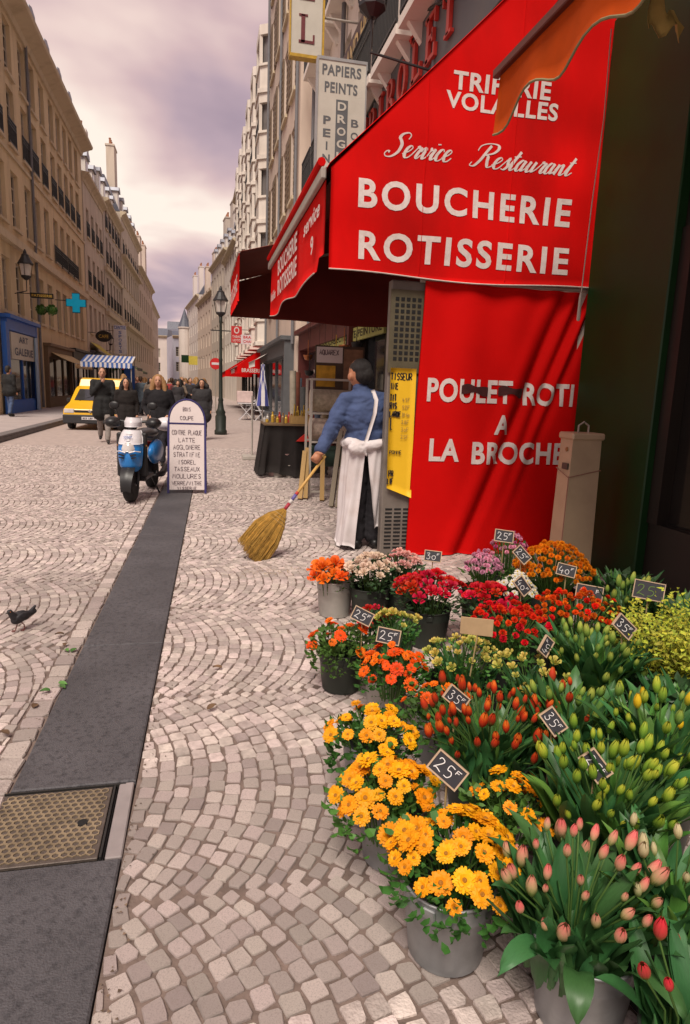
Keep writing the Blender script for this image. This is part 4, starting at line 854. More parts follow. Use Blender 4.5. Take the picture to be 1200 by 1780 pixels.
def rosehead(i, pm, R_, open_=1.0):
    r = random.Random(20 + i); m = MB()
    for lay, (n, rr, h, tl) in enumerate(((3, .28, 1.15, .0), (4, .52, 1.1, .12), (5, .78, .95, .3), (5, 1.0, .7, .55 * open_))):
        ph = r.uniform(0, 6)
        for j in range(n):
            a = ph + 2 * PI * j / n + r.uniform(-.15, .15); wd = 2.6 / n * (.9 + .2 * r.random())
            def fn(u, v, a=a, wd=wd, rr=rr, h=h, tl=tl):
                b = a + (u - .5) * wd * (1.6 if v > .1 else 1.2); q = rr * (.35 + .65 * v ** .7) + tl * v * v; return (R_ * q * math.cos(b), R_ * q * math.sin(b), R_ * (h * v * (1 - .25 * (2 * u - 1) ** 2 * v) - .1))
            m.grid(fn, 3, 3)
    m.lathe([(.001, -R_ * .45), (R_ * .22, -R_ * .35), (R_ * .35, -R_ * .05)], 6, 1)
    return m.mesh('flower_head', [pm, M_STEM], True)
def tulipbud(i, pm, L=.058, R_=.0145, op=.0):
    m = MB(); r = random.Random(i)
    for k in range(6):
        a0 = PI / 3 * k + (.1 if k % 2 else 0); ro = 1.0 if k % 2 else 1.07
        def fn(u, v, a0=a0, ro=ro):
            b = a0 + (u - .5) * 1.5 * (1 - .55 * v ** 2.2); q = (math.sin(PI * min(1, .12 + v * .80)) ** .75) * (1 - .28 * v) + op * v * v; return (R_ * ro * q * math.cos(b), R_ * ro * q * math.sin(b), L * v * (1 - .06 * abs(2 * u - 1) * v))
        m.grid(fn, 3, 6)
    return m.mesh('tulip_bud', pm, True)
G0 = (.16, .30, .05)
M_TP = ramp_mat('pink_tulip_petal', [(.0, (.30, .40, .10)), (.32, (.60, .46, .22)), (.66, (.74, .33, .22)), (1, (.74, .16, .15))]); M_TR = ramp_mat('red_orange_tulip_petal', [(0, (.16, .20, .04)), (.3, (.45, .05, .02)), (.7, (.62, .05, .012)), (1, (.75, .16, .02))])
M_TG = ramp_mat('green_tulip_bud', [(0, (.12, .26, .05)), (.5, (.22, .36, .06)), (1, (.42, .46, .08))]); M_TY = ramp_mat('yellow_green_tulip_bud', [(0, (.13, .30, .04)), (.5, (.28, .44, .04)), (1, (.50, .52, .05))])
M_TC = ramp_mat('cream_tulip_petal', [(0, (.35, .42, .12)), (.4, (.62, .55, .28)), (1, (.70, .58, .36))]); M_TYY = ramp_mat('yellow_tulip_petal', [(0, (.40, .44, .04)), (.35, (.75, .52, .02)), (1, (.85, .55, .02))])
M_TRR = ramp_mat('crimson_tulip_petal', [(0, (.25, .32, .06)), (.35, (.55, .08, .06)), (1, (.70, .03, .05))])
TB = {k: [tulipbud(i, mt, .058 * s, .0140 * s2, o_) for i, (s, s2, o_) in enumerate(((1, 1, 0), (.88, .85, 0), (1.08, 1.05, .03)))] for k, mt in dict(p=M_TP, r=M_TR, g=M_TG, y=M_TY, c=M_TC, yy=M_TYY, rr=M_TRR).items()}
def blade(i, L, W, bend, mt, nm='leaf'):
    r = random.Random(i)
    def fn(u, v):
        w_ = W * (math.sin(PI * (.10 + .9 * v) ** 1.15) ** .8) * (u - .5); a = bend * v; z = L * (math.sin(a) / bend if bend else v); y_ = L * (1 - math.cos(a)) / bend if bend else 0
        return (w_, y_ - abs(u - .5) * W * .45 * (1 - .5 * v) + .004 * math.sin(9 * v + i), z - .0)
    return MB().grid(fn, 4, 9).mesh(nm, mt, True)
BL = [blade(i, L, W, b, mt) for i, (L, W, b, mt) in enumerate(((.20, .042, .4, M_TLEAF), (.24, .050, .7, M_TLEAF), (.17, .036, .25, M_TLEAF), (.25, .055, 1.15, M_TLEAF), (.2, .045, .9, M_TLEAFL), (.19, .034, .35, M_TLEAFL)))]
BIGL = [blade(20 + i, L, W, b, M_TLEAF) for i, (L, W, b) in enumerate(((.30, .085, 2.4), (.26, .09, 2.8)))]
def bucket(x, y, r, h, mt, label, handle=False):
    t = thing('flower_bucket', label, 'bucket', (x, y, 0.012), rnd.uniform(0, 6), 'buckets of the flower stall')
    k = .82; m = MB(); P = [(.001, .004), (r * k, .0), (r * k, .006), (r * (k + .06), h * .3), (r * (k + .13), h * .72), (r * (k + .15), h * .74), (r * (k + .155), h * .77), (r * (k + .145), h * .79), (r * (k + .155), h * .81), (r * (k + .145), h * .83), (r, h), (r * .97, h), (r * .80, .02), (.001, .02)]
    m.lathe(P, 28).build('body', mt, t, smooth=True, auto=50)
    MB().tube([(r * math.cos(a), r * math.sin(a), h) for a in [2 * PI * i / 28 for i in range(29)]], .0045, 6, caps=False).build('rim', mt, t, True)
    for s in (-1, 1): MB().cbox((s * r * .985, 0, h * .88), (.012, .035, .03), ch=.003).build('ear', mt, t)
    if handle: MB().tube([(r * 1.0 * math.cos(a), .02 + r * .9 * math.sin(a) * .35 + r * .5 * math.sin(a), h * .9 - r * .55 * math.sin(a)) for a in [PI * i / 12 for i in range(13)]], .0035, 6).build('handle', M_RAILG, t, True)
    return t
M_WATER = mat('bucket_shade', (.01, .012, .008), .6)
def spread(n, rx, ry, rr, seed):
    r = random.Random(seed); pts = []
    for _ in range(n):
        best = None; bd = -1
        for _ in range(rr):
            a = r.uniform(0, 2 * PI); q = math.sqrt(r.random()); p = (q * math.cos(a), q * math.sin(a)); d = min([(p[0] - o[0]) ** 2 + (p[1] - o[1]) ** 2 for o in pts], default=9)
            if d > bd: bd, best = d, p
        pts.append(best)
    return pts
SEED = [300]
def bunch(name, label, x, y, zb, rx, n, heads, zr=.2, dome=.08, sc_=(.85, 1.1), face=.5, ry=None, droop=.0, leaves=0, leafset=None, fol=0, folm=None, folr=.020, out=.0, fillers=None, tilt_to=None, lz=None, lsc=(.8, 1.15), folz=(.25, .95), jz=.02):
    """flowers standing in a bucket at x, y: blooms about height zb"""
    SEED[0] += 1; r = random.Random(SEED[0]); ry = ry or rx
    t = thing(name, label, 'flowers', (x, y, zr), 0, 'bunches on the flower stall'); st = MB()
    for i, (px, py) in enumerate(spread(n, rx, ry, 7, SEED[0])):
        q = px * px + py * py; z = zb - zr - dome * q + r.uniform(-jz, jz); hx, hy = px * rx, py * ry
        d = Vector((px * face - .10, py * face - .28, 1.0)) + Vector((r.uniform(-.25, .25), r.uniform(-.25, .25), 0)) * (.4 + face)
        o = ob(heads[r.randrange(len(heads))].name if False else heads[0].name.split('.')[0], heads[r.randrange(len(heads))], t, (hx, hy, z), (0, 0, 0), [r.uniform(*sc_)] * 3)
        o.rotation_mode = 'QUATERNION'; o.rotation_quaternion = d.to_track_quat('Z', 'Y') @ Euler((0, 0, r.uniform(0, 6.3))).to_quaternion()
        st.tube([(px * .05, py * .05, -.06), (hx * .55, hy * .55, z * .55), (hx, hy, z - .004)], .0028, 4, caps=False)
    if fillers:
        for (hd, n2, s2, dz) in fillers:
            for px, py in spread(n2, rx, ry, 5, SEED[0] + 77):
                o = ob('flower_head', hd, t, (px * rx * 1.05, py * ry * 1.05, zb - zr - dome * (px * px + py * py) + dz + r.uniform(-jz, jz)), (r.uniform(-.3, .3), r.uniform(-.3, .3), r.uniform(0, 6)), [s2 * r.uniform(.8, 1.2)] * 3)
    if st.v: tag(st.build('stems', M_STEM, t, True), kind='stuff')
    if leaves:
        ls = leafset or BL
        for i in range(leaves):
            a = r.uniform(0, 2 * PI); q = math.sqrt(r.random()); k = r.randrange(len(ls)); s = r.uniform(*lsc)
            o = ob('leaf', ls[k], t, (q * rx * .75 * math.cos(a), q * ry * .75 * math.sin(a), (lz if lz is not None else zb - zr - .22) + r.uniform(-.03, .03)), (r.uniform(-.14, .14) - q * .12, r.uniform(-.15, .15), a - PI / 2 + r.uniform(-1.1, 1.1)), (s, s, s))
    if fol:
        m = MB()
        for i in range(fol):
            a = r.uniform(0, 2 * PI); q = math.sqrt(r.random()) * 1.15; f = r.uniform(*folz); c = Vector((q * rx * math.cos(a) * (.7 + .3 * f), q * ry * math.sin(a) * (.7 + .3 * f), (zb - zr) * f - dome * q * q * .6 - .01))
            d = Vector((math.cos(a) * q + r.uniform(-.8, .8), math.sin(a) * q + r.uniform(-.8, .8) - .1, r.uniform(-.1, .9))).normalized(); s_ = d.cross(Vector((r.uniform(-1, 1), r.uniform(-1, 1), 1))).normalized(); L = folr * r.uniform(.8, 2.0); W = L * r.uniform(.35, .6)
            nn = d.cross(s_) * W * .25
            m.add([c, c + d * L * .35 + s_ * W * .5 + nn, c + d * L * .35 - s_ * W * .5 + nn, c + d * L * .75 + s_ * W * .42 + nn, c + d * L * .75 - s_ * W * .42 + nn, c + d * L - nn], [(0, 1, 2), (2, 1, 3, 4), (4, 3, 5)])
        tag(m.build('foliage', folm or M_LEAF, t, False), kind='stuff')
    return t
M_ZZ = M_ZB
# ---- marigolds along the street edge
bucket(.87, 4.10, .125, .24, M_ZB2, 'zinc bucket of orange ranunculus, farthest of the street edge row')
bucket(.69, 3.02, .12, .20, M_DB, 'black bucket of orange marigolds at the street edge')
bucket(.85, 2.76, .105, .20, M_ZB2, 'pale zinc bucket beside the black bucket')
bucket(.96, 2.32, .11, .20, M_ZB, 'zinc bucket with a wire handle behind the yellow marigolds', True)
bucket(.62, 2.16, .11, .20, M_ZB, 'zinc bucket of the rearmost yellow marigolds')
bucket(.60, 1.80, .115, .20, M_ZB, 'zinc bucket of the middle yellow marigolds')
bucket(.645, 1.43, .125, .215, M_ZB, 'large zinc bucket of yellow marigolds nearest the camera')
bucket(.90, 1.19, .125, .215, M_ZB, 'zinc bucket of pink tulips in the front corner')
M_OR1 = petal_mat('orange_ranunculus_petal', (0.78, 0.11, 0.01)); M_WH = petal_mat('cream_white_petal', (0.66, 0.58, 0.46)); RAN = [rosehead(i, M_OR1, .034, 1.3) for i in range(2)]; WHR = rosehead(5, M_WH, .016)
bunch('ranunculus_bunch', 'orange ranunculus with small white blooms in the farthest zinc bucket', .83, 4.05, .36, .13, 12, RAN, .2, .05, fillers=((WHR, 30, .9, -.035),), fol=80)
mk = dict(face=.85, fol=420, dome=.10, folr=.024, jz=.028)
bunch('marigold_bunch', 'leggy orange marigolds over the black bucket', .66, 2.96, .37, .15, 15, OM, .18, sc_=(.65, 1.12), **{**mk, 'fol': 520})
bunch('marigold_bunch', 'dense orange marigolds right of the black bucket', .84, 2.64, .355, .15, 34, OM, .18, sc_=(.6, 1.15), **mk)
bunch('marigold_bunch', 'sparse orange marigolds in front of the red tulips', .93, 2.28, .34, .15, 13, OM, .18, sc_=(.6, 1.18), **mk)
bunch('marigold_bunch', 'yellow orange marigolds in the rearmost yellow bucket', .60, 2.10, .36, .155, 26, YM, .18, sc_=(.6, 1.15), **mk)
bunch('marigold_bunch', 'yellow orange marigolds of the middle bucket under the tilted 25F tag', .555, 1.74, .36, .165, 38, YM, .18, sc_=(.6, 1.18), **mk)
bunch('marigold_bunch', 'broad mass of yellow orange marigolds in the large front bucket', .665, 1.44, .37, .175, 52, YM, .19, sc_=(.62, 1.18), **{**mk, 'fol': 620})
bunch('marigold_bunch', 'yellow marigolds squeezed between the front bucket and the tulips', .90, 1.62, .36, .12, 18, YM, .18, sc_=(.6, 1.1), **mk)
# ---- tulips
tk = dict(dome=.05, face=.30, jz=.05, sc_=(.62, 1.12))
bunch('tulip_bunch', 'pink and salmon tulips with broad green leaves in the front corner', .88, 1.21, .395, .185, 36, TB['p'], .19, leaves=170, leafset=[b for b in BL if b.materials[0] is M_TLEAF], fol=0, lsc=(.8, 1.15), lz=-.03, **tk)
for i, (dx, dy, a, k, z) in enumerate(((-.10, -.05, 1.9, 0, .0), (-.06, -.11, 2.6, 1, .01), (.05, -.13, 3.4, 0, .0))):
    q = bpy.data.objects['tulip_bunch']; ob('drooping_leaf', BIGL[k], q, (dx, dy, z), (-.1, 0, a), (.72, .72, .8))
bunch('tulip_bunch', 'dark red orange tulip buds behind the yellow marigolds', 1.00, 1.97, .41, .24, 74, TB['r'], .2, leaves=150, lsc=(.65, .95), **tk)
bunch('tulip_bunch', 'plump yellow green tulip buds right of the 25F tag', 1.16, 1.50, .46, .22, 64, TB['y'], .2, leaves=170, lsc=(.85, 1.15), **tk)
bunch('tulip_bunch', 'closed green tulip buds below the orange kalanchoe', 1.58, 2.24, .52, .19, 40, TB['g'], .25, leaves=150, lsc=(.9, 1.25), **tk)
bunch('tulip_bunch', 'leafy green tulips just starting to redden, mid stall', 1.28, 1.92, .46, .18, 26, TB['g'] + TB['r'][:1], .22, leaves=120, lsc=(.85, 1.2), **tk)
bunch('tulip_bunch', 'yellow tulips half open at the right edge', 1.44, 1.66, .53, .18, 26, TB['yy'][:1] + TB['y'] + TB['g'][:1], .25, leaves=110, **tk)
bunch('tulip_bunch', 'cream tulips at the right edge above the red ones', 1.13, 1.17, .43, .14, 16, TB['c'], .2, leaves=80, **tk)
bunch('tulip_bunch', 'crimson tulips in the lower right corner', 1.00, .95, .35, .12, 12, TB['rr'], .15, leaves=36, leafset=[b for b in BL if b.materials[0] is M_TLEAF], **tk)
# ---- roses and ranunculus buds
M_CR = petal_mat('cream_rose_petal', (0.66, 0.50, 0.38), hue=.01); M_PK = petal_mat('pale_pink_rose_petal', (0.66, 0.33, 0.29)); M_RR = petal_mat('red_rose_petal', (0.50, 0.006, 0.008), rand=.25)
CRm = [rosehead(i, M_CR, .023) for i in range(2)]; PKm = [rosehead(i + 3, M_PK, .017) for i in range(2)]; RRm = [rosehead(i + 6, M_RR, .026) for i in range(2)]
rk = dict(dome=.07, face=.5, sc_=(.7, 1.12), fol=260, folr=.03, folm=mat('rose_leaf', (.03, .07, .025), .5, .2, 20, rand=.3))
bunch('rose_bunch', 'cream roses in cellophane behind the orange ranunculus', 1.08, 3.97, .43, .17, 34, CRm, .2, **rk)
bunch('rose_bunch', 'small pale pink roses beside the red curtain', 1.31, 4.03, .44, .13, 36, PKm, .2, **rk)
bunch('rose_bunch', 'deep red roses under the 30F tag', 1.32, 3.52, .43, .20, 44, RRm, .2, **rk)
bunch('rose_bunch', 'small dark red roses beside the green ranunculus buds', .90, 3.22, .36, .10, 16, RRm, .2, **{**rk, 'sc_': (.5, .65)})
bunch('rose_bunch', 'red roses left of the white chrysanthemums', 1.56, 3.2, .46, .13, 24, RRm, .22, **rk)
M_GY = ramp_mat('green_yellow_ranunculus', [(0, (.22, .34, .06)), (.45, (.46, .50, .10)), (1, (.58, .42, .10))]); GYm = [rosehead(i + 11, M_GY, .021, -.6) for i in range(2)]
gk = dict(dome=.05, face=.5, sc_=(.65, 1.15), fol=220, leaves=40, leafset=BL[:3], lsc=(.55, .8))
bunch('ranunculus_bunch', 'pale green ranunculus buds beside the 25F tags', .98, 3.05, .38, .11, 16, GYm, .2, **gk)
bunch('ranunculus_bunch', 'green and yellow ranunculus buds around the cardboard tag', 1.13, 2.56, .41, .17, 26, GYm, .2, **gk)
bunch('ranunculus_bunch', 'green ranunculus buds touched with red, mid stall', 1.31, 2.24, .46, .17, 26, GYm, .22, **gk)
# ---- chrysanthemums and kalanchoes at the back
M_PC = petal_mat('pink_white_petal', (0.66, 0.30, 0.42), rand=.3); M_MG = petal_mat('magenta_petal', (.48, .08, .20)); M_WC = petal_mat('white_petal', (.70, .66, .58)); M_OC = petal_mat('orange_chrysanthemum_petal', (.72, .22, .006), rand=.22)
PCm = [pompon(i, M_PC, .016, 46) for i in range(2)]; MGm = [pompon(i, M_MG, .015, 40) for i in range(2)]; OCm = [pompon(i + 3, M_OC, .019, 50) for i in range(2)]
WCm = [daisy(i + 30, M_WC, mat('yellow_centre', (.6, .45, .05), .8), .020, ((16, 1, 0, .003), (12, .8, .003, .006)), .22) for i in range(2)]
ck = dict(dome=.10, face=1.0, fol=90, jz=.012)
bunch('chrysanthemum_bunch', 'rounded pink and white chrysanthemums against the red curtain', 1.66, 3.52, .57, .115, 70, PCm, .3, **ck)
bunch('chrysanthemum_bunch', 'pink and magenta chrysanthemums under the rear 25F tag', 1.96, 3.8, .62, .12, 50, PCm + MGm, .3, **ck)
bunch('chrysanthemum_bunch', 'white daisy chrysanthemums in the middle of the back row', 1.75, 3.28, .50, .12, 46, WCm, .3, **ck)
bunch('chrysanthemum_bunch', 'large golden orange chrysanthemums in front of the beige post', 2.06, 3.42, .64, .235, 170, OCm, .3, **{**ck, 'dome': .16})
M_K1 = petal_mat('scarlet_petal', (.66, .022, .008), rand=.22); M_K2 = petal_mat('orange_red_petal', (.70, .095, .008), rand=.28, hue=.02)
K1 = [pompon(i + 7, M_K1, .020, 30, .6) for i in range(2)]; K2 = [pompon(i + 9, M_K2, .018, 30, .6) for i in range(2)]
kk = dict(dome=.06, face=.7, fol=240, jz=.03, folr=.026)
bunch('kalanchoe_bunch', 'scarlet kalanchoes in the middle of the stall', 1.45, 2.72, .49, .20, 72, K1, .25, **kk)
bunch('kalanchoe_bunch', 'orange red kalanchoes under the large 40F tag', 1.82, 2.76, .53, .21, 80, K2, .25, **kk)
bunch('lily_bunch', 'green lily buds beside the dark shopfront', 2.10, 2.76, .56, .12, 22, TB['g'], .3, leaves=30, **tk)
# feathery yellow green goldenrod
t = thing('goldenrod_bunch', 'feathery yellow green goldenrod sprays at the right edge', 'flowers', (1.92, 2.22, .3), 0, 'bunches on the flower stall'); r = random.Random(5); M_GR = mat('goldenrod_bloom', (.34, .36, .025), .7, .3, 40, island=True, rand=.35, hue=.03); m = MB(); s_ = MB()
for i in range(75):
    a = r.uniform(0, 6.28); q = math.sqrt(r.random()); b = Vector((q * .08 * math.cos(a), q * .08 * math.sin(a), 0)); e_ = Vector((q * .24 * math.cos(a), q * .24 * math.sin(a), .34 - .10 * q * q + r.uniform(-.05, .05)))
    s_.tube([b, (b + e_) * .5 + Vector((0, 0, .03)), e_], .002, 4, caps=False)
    for k in range(70):
        f = r.uniform(.35, 1.08); p = b.lerp(e_, f) + Vector((r.gauss(0, .022), r.gauss(0, .022), r.gauss(0, .016))); d = Vector((r.uniform(-1, 1), r.uniform(-1, 1), r.uniform(-.2, 1))).normalized() * r.uniform(.010, .026); x = d.orthogonal().normalized() * .006
        m.add([p - x, p + x, p + d], [(0, 1, 2)])
tag(m.build('bloom_sprays', M_GR, t), kind='stuff'); tag(s_.build('stems', M_STEM, t), kind='stuff')
for nm, lb, x, y, zb_ in (('foliage_bunch', 'dark glossy cut foliage added to darken the gap behind the goldenrod', 2.30, 2.62, .56), ('foliage_bunch', 'dark cut foliage added to darken the gap by the green pilaster', 2.42, 3.25, .5), ('foliage_bunch', 'dark cut foliage added to darken the right edge behind the yellow tulips', 1.72, 1.86, .5)):  # greenery added so the gaps between the bunches stay dark
    bunch(nm, lb, x, y, zb_, .22, 0, TB['g'], .2, leaves=70, fol=260, folr=.04, folm=mat('rose_leaf', (.03, .07, .025), .5, .2, 20, rand=.3), **tk)
# dark buckets under the inner rows
for x, y, r_, h, what in ((1.08, 3.98, .13, .22, 'cream roses'), (1.31, 4.04, .11, .22, 'pale pink roses'), (1.32, 3.53, .14, .22, 'deep red roses'), (.98, 3.12, .11, .2, 'pale green ranunculus'), (1.13, 2.58, .13, .22, 'green and yellow ranunculus'), (1.31, 2.26, .13, .24, 'mid stall ranunculus'), (1.0, 1.98, .15, .2, 'dark red tulips'), (1.16, 1.52, .15, .22, 'yellow green tulips'),
    (1.58, 2.25, .14, .28, 'closed green tulips'), (1.46, 2.74, .15, .28, 'scarlet kalanchoes'), (1.82, 2.77, .16, .28, 'orange red kalanchoes'), (1.66, 3.53, .12, .33, 'pink and white chrysanthemums'), (2.06, 3.44, .16, .34, 'golden orange chrysanthemums'), (1.75, 3.29, .12, .3, 'white chrysanthemums'), (1.96, 3.8, .11, .34, 'magenta chrysanthemums'), (1.44, 1.67, .14, .27, 'yellow tulips'), (1.92, 2.23, .13, .32, 'goldenrod'), (1.13, 1.18, .11, .22, 'cream tulips'), (1.0, .95, .10, .17, 'crimson tulips'), (1.28, 1.93, .13, .24, 'reddening green tulips'), (2.30, 2.62, .13, .28, 'foliage behind the goldenrod'), (2.42, 3.25, .13, .26, 'foliage by the green pilaster'), (1.72, 1.86, .13, .26, 'foliage behind the yellow tulips')):
    bucket(x, y, r_, h, M_DB, 'black plastic bucket under the ' + what)
M_CELLO = mat('cellophane', (.6, .6, .6), .1, spec=.8)
# ---- price tags
M_SLT = mat('slate_tag', (.028, .028, .034), .6, .25, 20); M_CHK = mat('white_chalk', (.72, .70, .68), .9, .15, 90); M_TRIMT = mat('pale_wood_edge', (.46, .33, .22), .7, .2, 20); M_STK = mat('split_bamboo', (.36, .27, .13), .7, .2, 30)
def price(x, y, z, txt, w_, roll, yaw=0.0, label='', h=None, tilt=-18, stick=True, chalk=None):
    w_ *= .76; t = thing('price_tag', label, 'price tag', (x, y, z), 0, 'price tags of the flower stall'); h = h or w_ * .62
    t.rotation_mode = 'QUATERNION'; t.rotation_quaternion = Euler((0, 0, -math.atan2(x, y) + R(yaw))).to_quaternion() @ Euler((R(tilt), 0, 0)).to_quaternion() @ Euler((0, R(roll), 0)).to_quaternion()
    MB().box(-w_ / 2, w_ / 2, -.002, .004, -h / 2, h / 2).build('slate', M_SLT, t); e_ = .0045
    MB().box(-w_ / 2 - e_, w_ / 2 + e_, -.005, .0055, h / 2, h / 2 + e_).box(-w_ / 2 - e_, w_ / 2 + e_, -.005, .0055, -h / 2 - e_, -h / 2).box(-w_ / 2 - e_, -w_ / 2, -.005, .0055, -h / 2, h / 2).box(w_ / 2, w_ / 2 + e_, -.005, .0055, -h / 2, h / 2).build('edge', M_TRIMT, t)
    m = MB(); handwrite(m, txt[:2], lambda a, b: Vector((a, -.0035, b)), -w_ * .40, w_ * .20, -h * .34, h * .30, w_ * .028, .2, curve=True)
    if len(txt) > 2: handwrite(m, txt[2:], lambda a, b: Vector((a, -.0035, b)), w_ * .25, w_ * .43, -h * .12, h * .24, w_ * .024, .1)
    m.build('chalk_writing', chalk or M_CHK, t)
    q = t.rotation_quaternion.inverted() @ Vector((0, 0, -1)); MB().tube([Vector((0, .007, 0)), Vector((0, .007, 0)) + q * (.26 if stick else .12)], .0035, 5).build('stick', M_STK, t)
for a in ((1.36, 3.60, .53, '30f', .125, 3, 0, 'slate price tag 30F standing in the red roses'), (1.79, 3.55, .66, '25f', .14, 6, 12, 'slate price tag 25F above the pink chrysanthemums at the back'), (2.0, 3.18, .545, '40f', .125, 8, 0, 'smaller slate price tag 40F on the golden chrysanthemums'),
          (1.97, 2.90, .50, '40f', .165, 3, 0, 'large slate price tag 40F above the orange red kalanchoes'), (1.64, 3.0, .52, '40f', .115, 55, 30, 'slate price tag set on its corner below the white chrysanthemums'), (.76, 2.92, .42, '25f', .125, 24, 0, 'slate price tag 25F half hidden behind the front 25F tag'),
          (.83, 2.70, .40, '25f', .13, 8, 0, 'slate price tag 25F over the dense orange marigolds'), (.885, 2.02, .43, '35f', .105, 40, 20, 'slanted slate price tag 35F beside the dark red tulips'), (.69, 1.60, .43, '25f', .125, 34, 0, 'slate price tag 25F tilted over the yellow marigolds'),
          (1.09, 1.72, .485, '35f', .095, 50, 10, 'slate price tag 35F set as a diamond among the green tulips'), (1.10, 1.50, .465, '25f', .10, 48, 10, 'slate price tag 25F leaning in the yellow green tulips'), (1.67, 2.20, .595, '35f', .115, 45, 38, 'slate price tag 35F beside the goldenrod'), (1.34, 2.22, .52, '40f', .09, -45, 45, 'small edge on slate price tag above the mid stall ranunculus'), (1.80, 3.33, .60, '25f', .12, 48, 20, 'slate price tag turned away behind the white chrysanthemums')):
    price(*a[:7], label=a[7])
price(2.10, 2.62, .60, '25', .17, 3, 0, 'dark slate price tag with green writing near the shopfront', chalk=mat('green_chalk', (.12, .20, .05), .9))
t = thing('cardboard_tag', 'blank brown cardboard tag on a bamboo stick above the ranunculus buds', 'price tag', (1.12, 2.40, .545), -math.atan2(1.12, 2.4)); MB().cbox((0, 0, 0), (.135, .004, .075), ch=.001).build('card', mat('brown_card', (.42, .29, .16), .85, .1, 30), t); MB().tube([(.01, .006, .0), (-.02, .01, -.30)], .0035, 5).build('stick', M_STK, t)
# ------------------------------------------------------------------ shopfronts and street things
M_BLUE = mat('bright_blue_paint', (0.015, 0.10, 0.40), .45, .1, 4); M_LBLUE = mat('pale_blue_paint', (.30, .42, .56), .5)
M_SHOPIN = mat('dark_shop_interior', (.03, .027, .025), .8, .4, 3); M_SGL = glass('shop_window_glass', (.035, .04, .045), .06)
def shopfront(label, x, side, y0, y1, h, fm, bays, sign=None, signm=None, letm=None, z0=.15, fas=.55, name='shopfront', proud=.18):
    t = thing(name, label, 'shopfront', (x, y0 if side < 0 else y1, 0), 0 if side < 0 else PI); L = y1 - y0
    MB().box(-.05, proud, 0, .22, z0, h, c=.008).build('pilaster', fm, t); MB().box(-.05, proud, L - .22, L, z0, h, c=.008).build('pilaster', fm, t)
    MB().box(-.05, proud - .01, .22, L - .22, h - fas, h - .08).build('fascia', signm or fm, t); MB().box(-.05, proud + .14, -.06, L + .06, h - .08, h + .06, c=.01).build('cornice', fm, t)
    MB().box(-.05, proud - .04, .22, L - .22, z0, z0 + .45).build('stall_riser', fm, t)
    for i in range(bays):
        a = .22 + (L - .44) * i / bays; b = .22 + (L - .44) * (i + 1) / bays
        MB().box(.0, .03, a + .05, b - .05, z0 + .45, h - fas).build('window_pane', M_SGL, t)
        MB().box(.0, .09, a, a + .05, z0 + .45, h - fas).box(.0, .09, b - .05, b, z0 + .45, h - fas).box(.0, .085, a + .05, b - .05, h - fas - .06, h - fas).box(0, .085, a + .05, b - .05, z0 + .45, z0 + .5).build('window_frame', fm, t)
    if sign:
        m = MB(); lettering(m, sign[0], lambda a, b: Vector((proud, a, b)), sign[1], sign[2], h - fas + .1, h - .2, .02) if side > 0 else lettering(m, sign[0], lambda a, b: Vector((proud, a, b)), sign[1], sign[2], h - fas + .1, h - .2, .02)
        m.build('lettering', letm or M_WLET, t)
    return t
bs = shopfront('bright blue shopfront with a white sign panel on the left pavement', -7.15, -1, 26.9, 31.5, 3.75, M_BLUE, 2, None, fas=.5)
MB().box(.10, .16, .5, 4.1, 2.2, 3.2).build('sign_panel', M_SIGNW, bs); m = MB(); lettering(m, 'ART', lambda a, b: Vector((.168, a, b)), 1.6, 3.0, 2.85, 3.1, .02); lettering(m, 'GALERIE', lambda a, b: Vector((.168, a, b)), .9, 3.7, 2.35, 2.65, .02); m.build('lettering', mat('navy_letter', (.02, .04, .09), .5), bs)
MB().box(.05, .22, -.35, -.02, .15, 3.5).build('side_panel', M_BLUE, bs); MB().box(.19, .24, 3.9, 4.3, .15, 3.2).build('pale_strip', M_LBLUE, bs)
shopfront('brown cafe front under the beige awning on the left', -7.18, -1, 33.6, 39.6, 3.1, M_FRB, 3)
shopfront('dark shopfront behind the striped stall on the left', -7.18, -1, 40.0, 45.8, 3.2, M_DKWOOD, 3)
shopfront('grey shopfront of the narrow pale house', -7.13, -1, 46.6, 54.2, 3.4, M_GREYP, 3); shopfront('dark green shopfront under the balcony house', -7.08, -1, 55, 64.5, 3.3, M_GREEN, 4)
shopfront('red brown hardware shopfront behind the butcher', RX - .02, 1, 10.0, 13.6, 3.3, M_DKWOOD, 2, z0=0, proud=.2)
hw = shopfront('dark red hardware shopfront with posts beyond the rack', RX - .02, 1, 13.8, 21.2, 3.2, mat('oxblood_paint', (.10, .022, .018), .5, .15, 4), 4, z0=0, proud=.35)
shopfront('dark shopfront of the plain pink beige house', RX - .44, 1, 21.8, 30.9, 3.1, M_GREYP, 4, z0=0, proud=.3)
shopfront('cafe front below the bay windows on the right', RX - .02, 1, 32, 54, 3.1, M_DKWOOD, 7, z0=0)
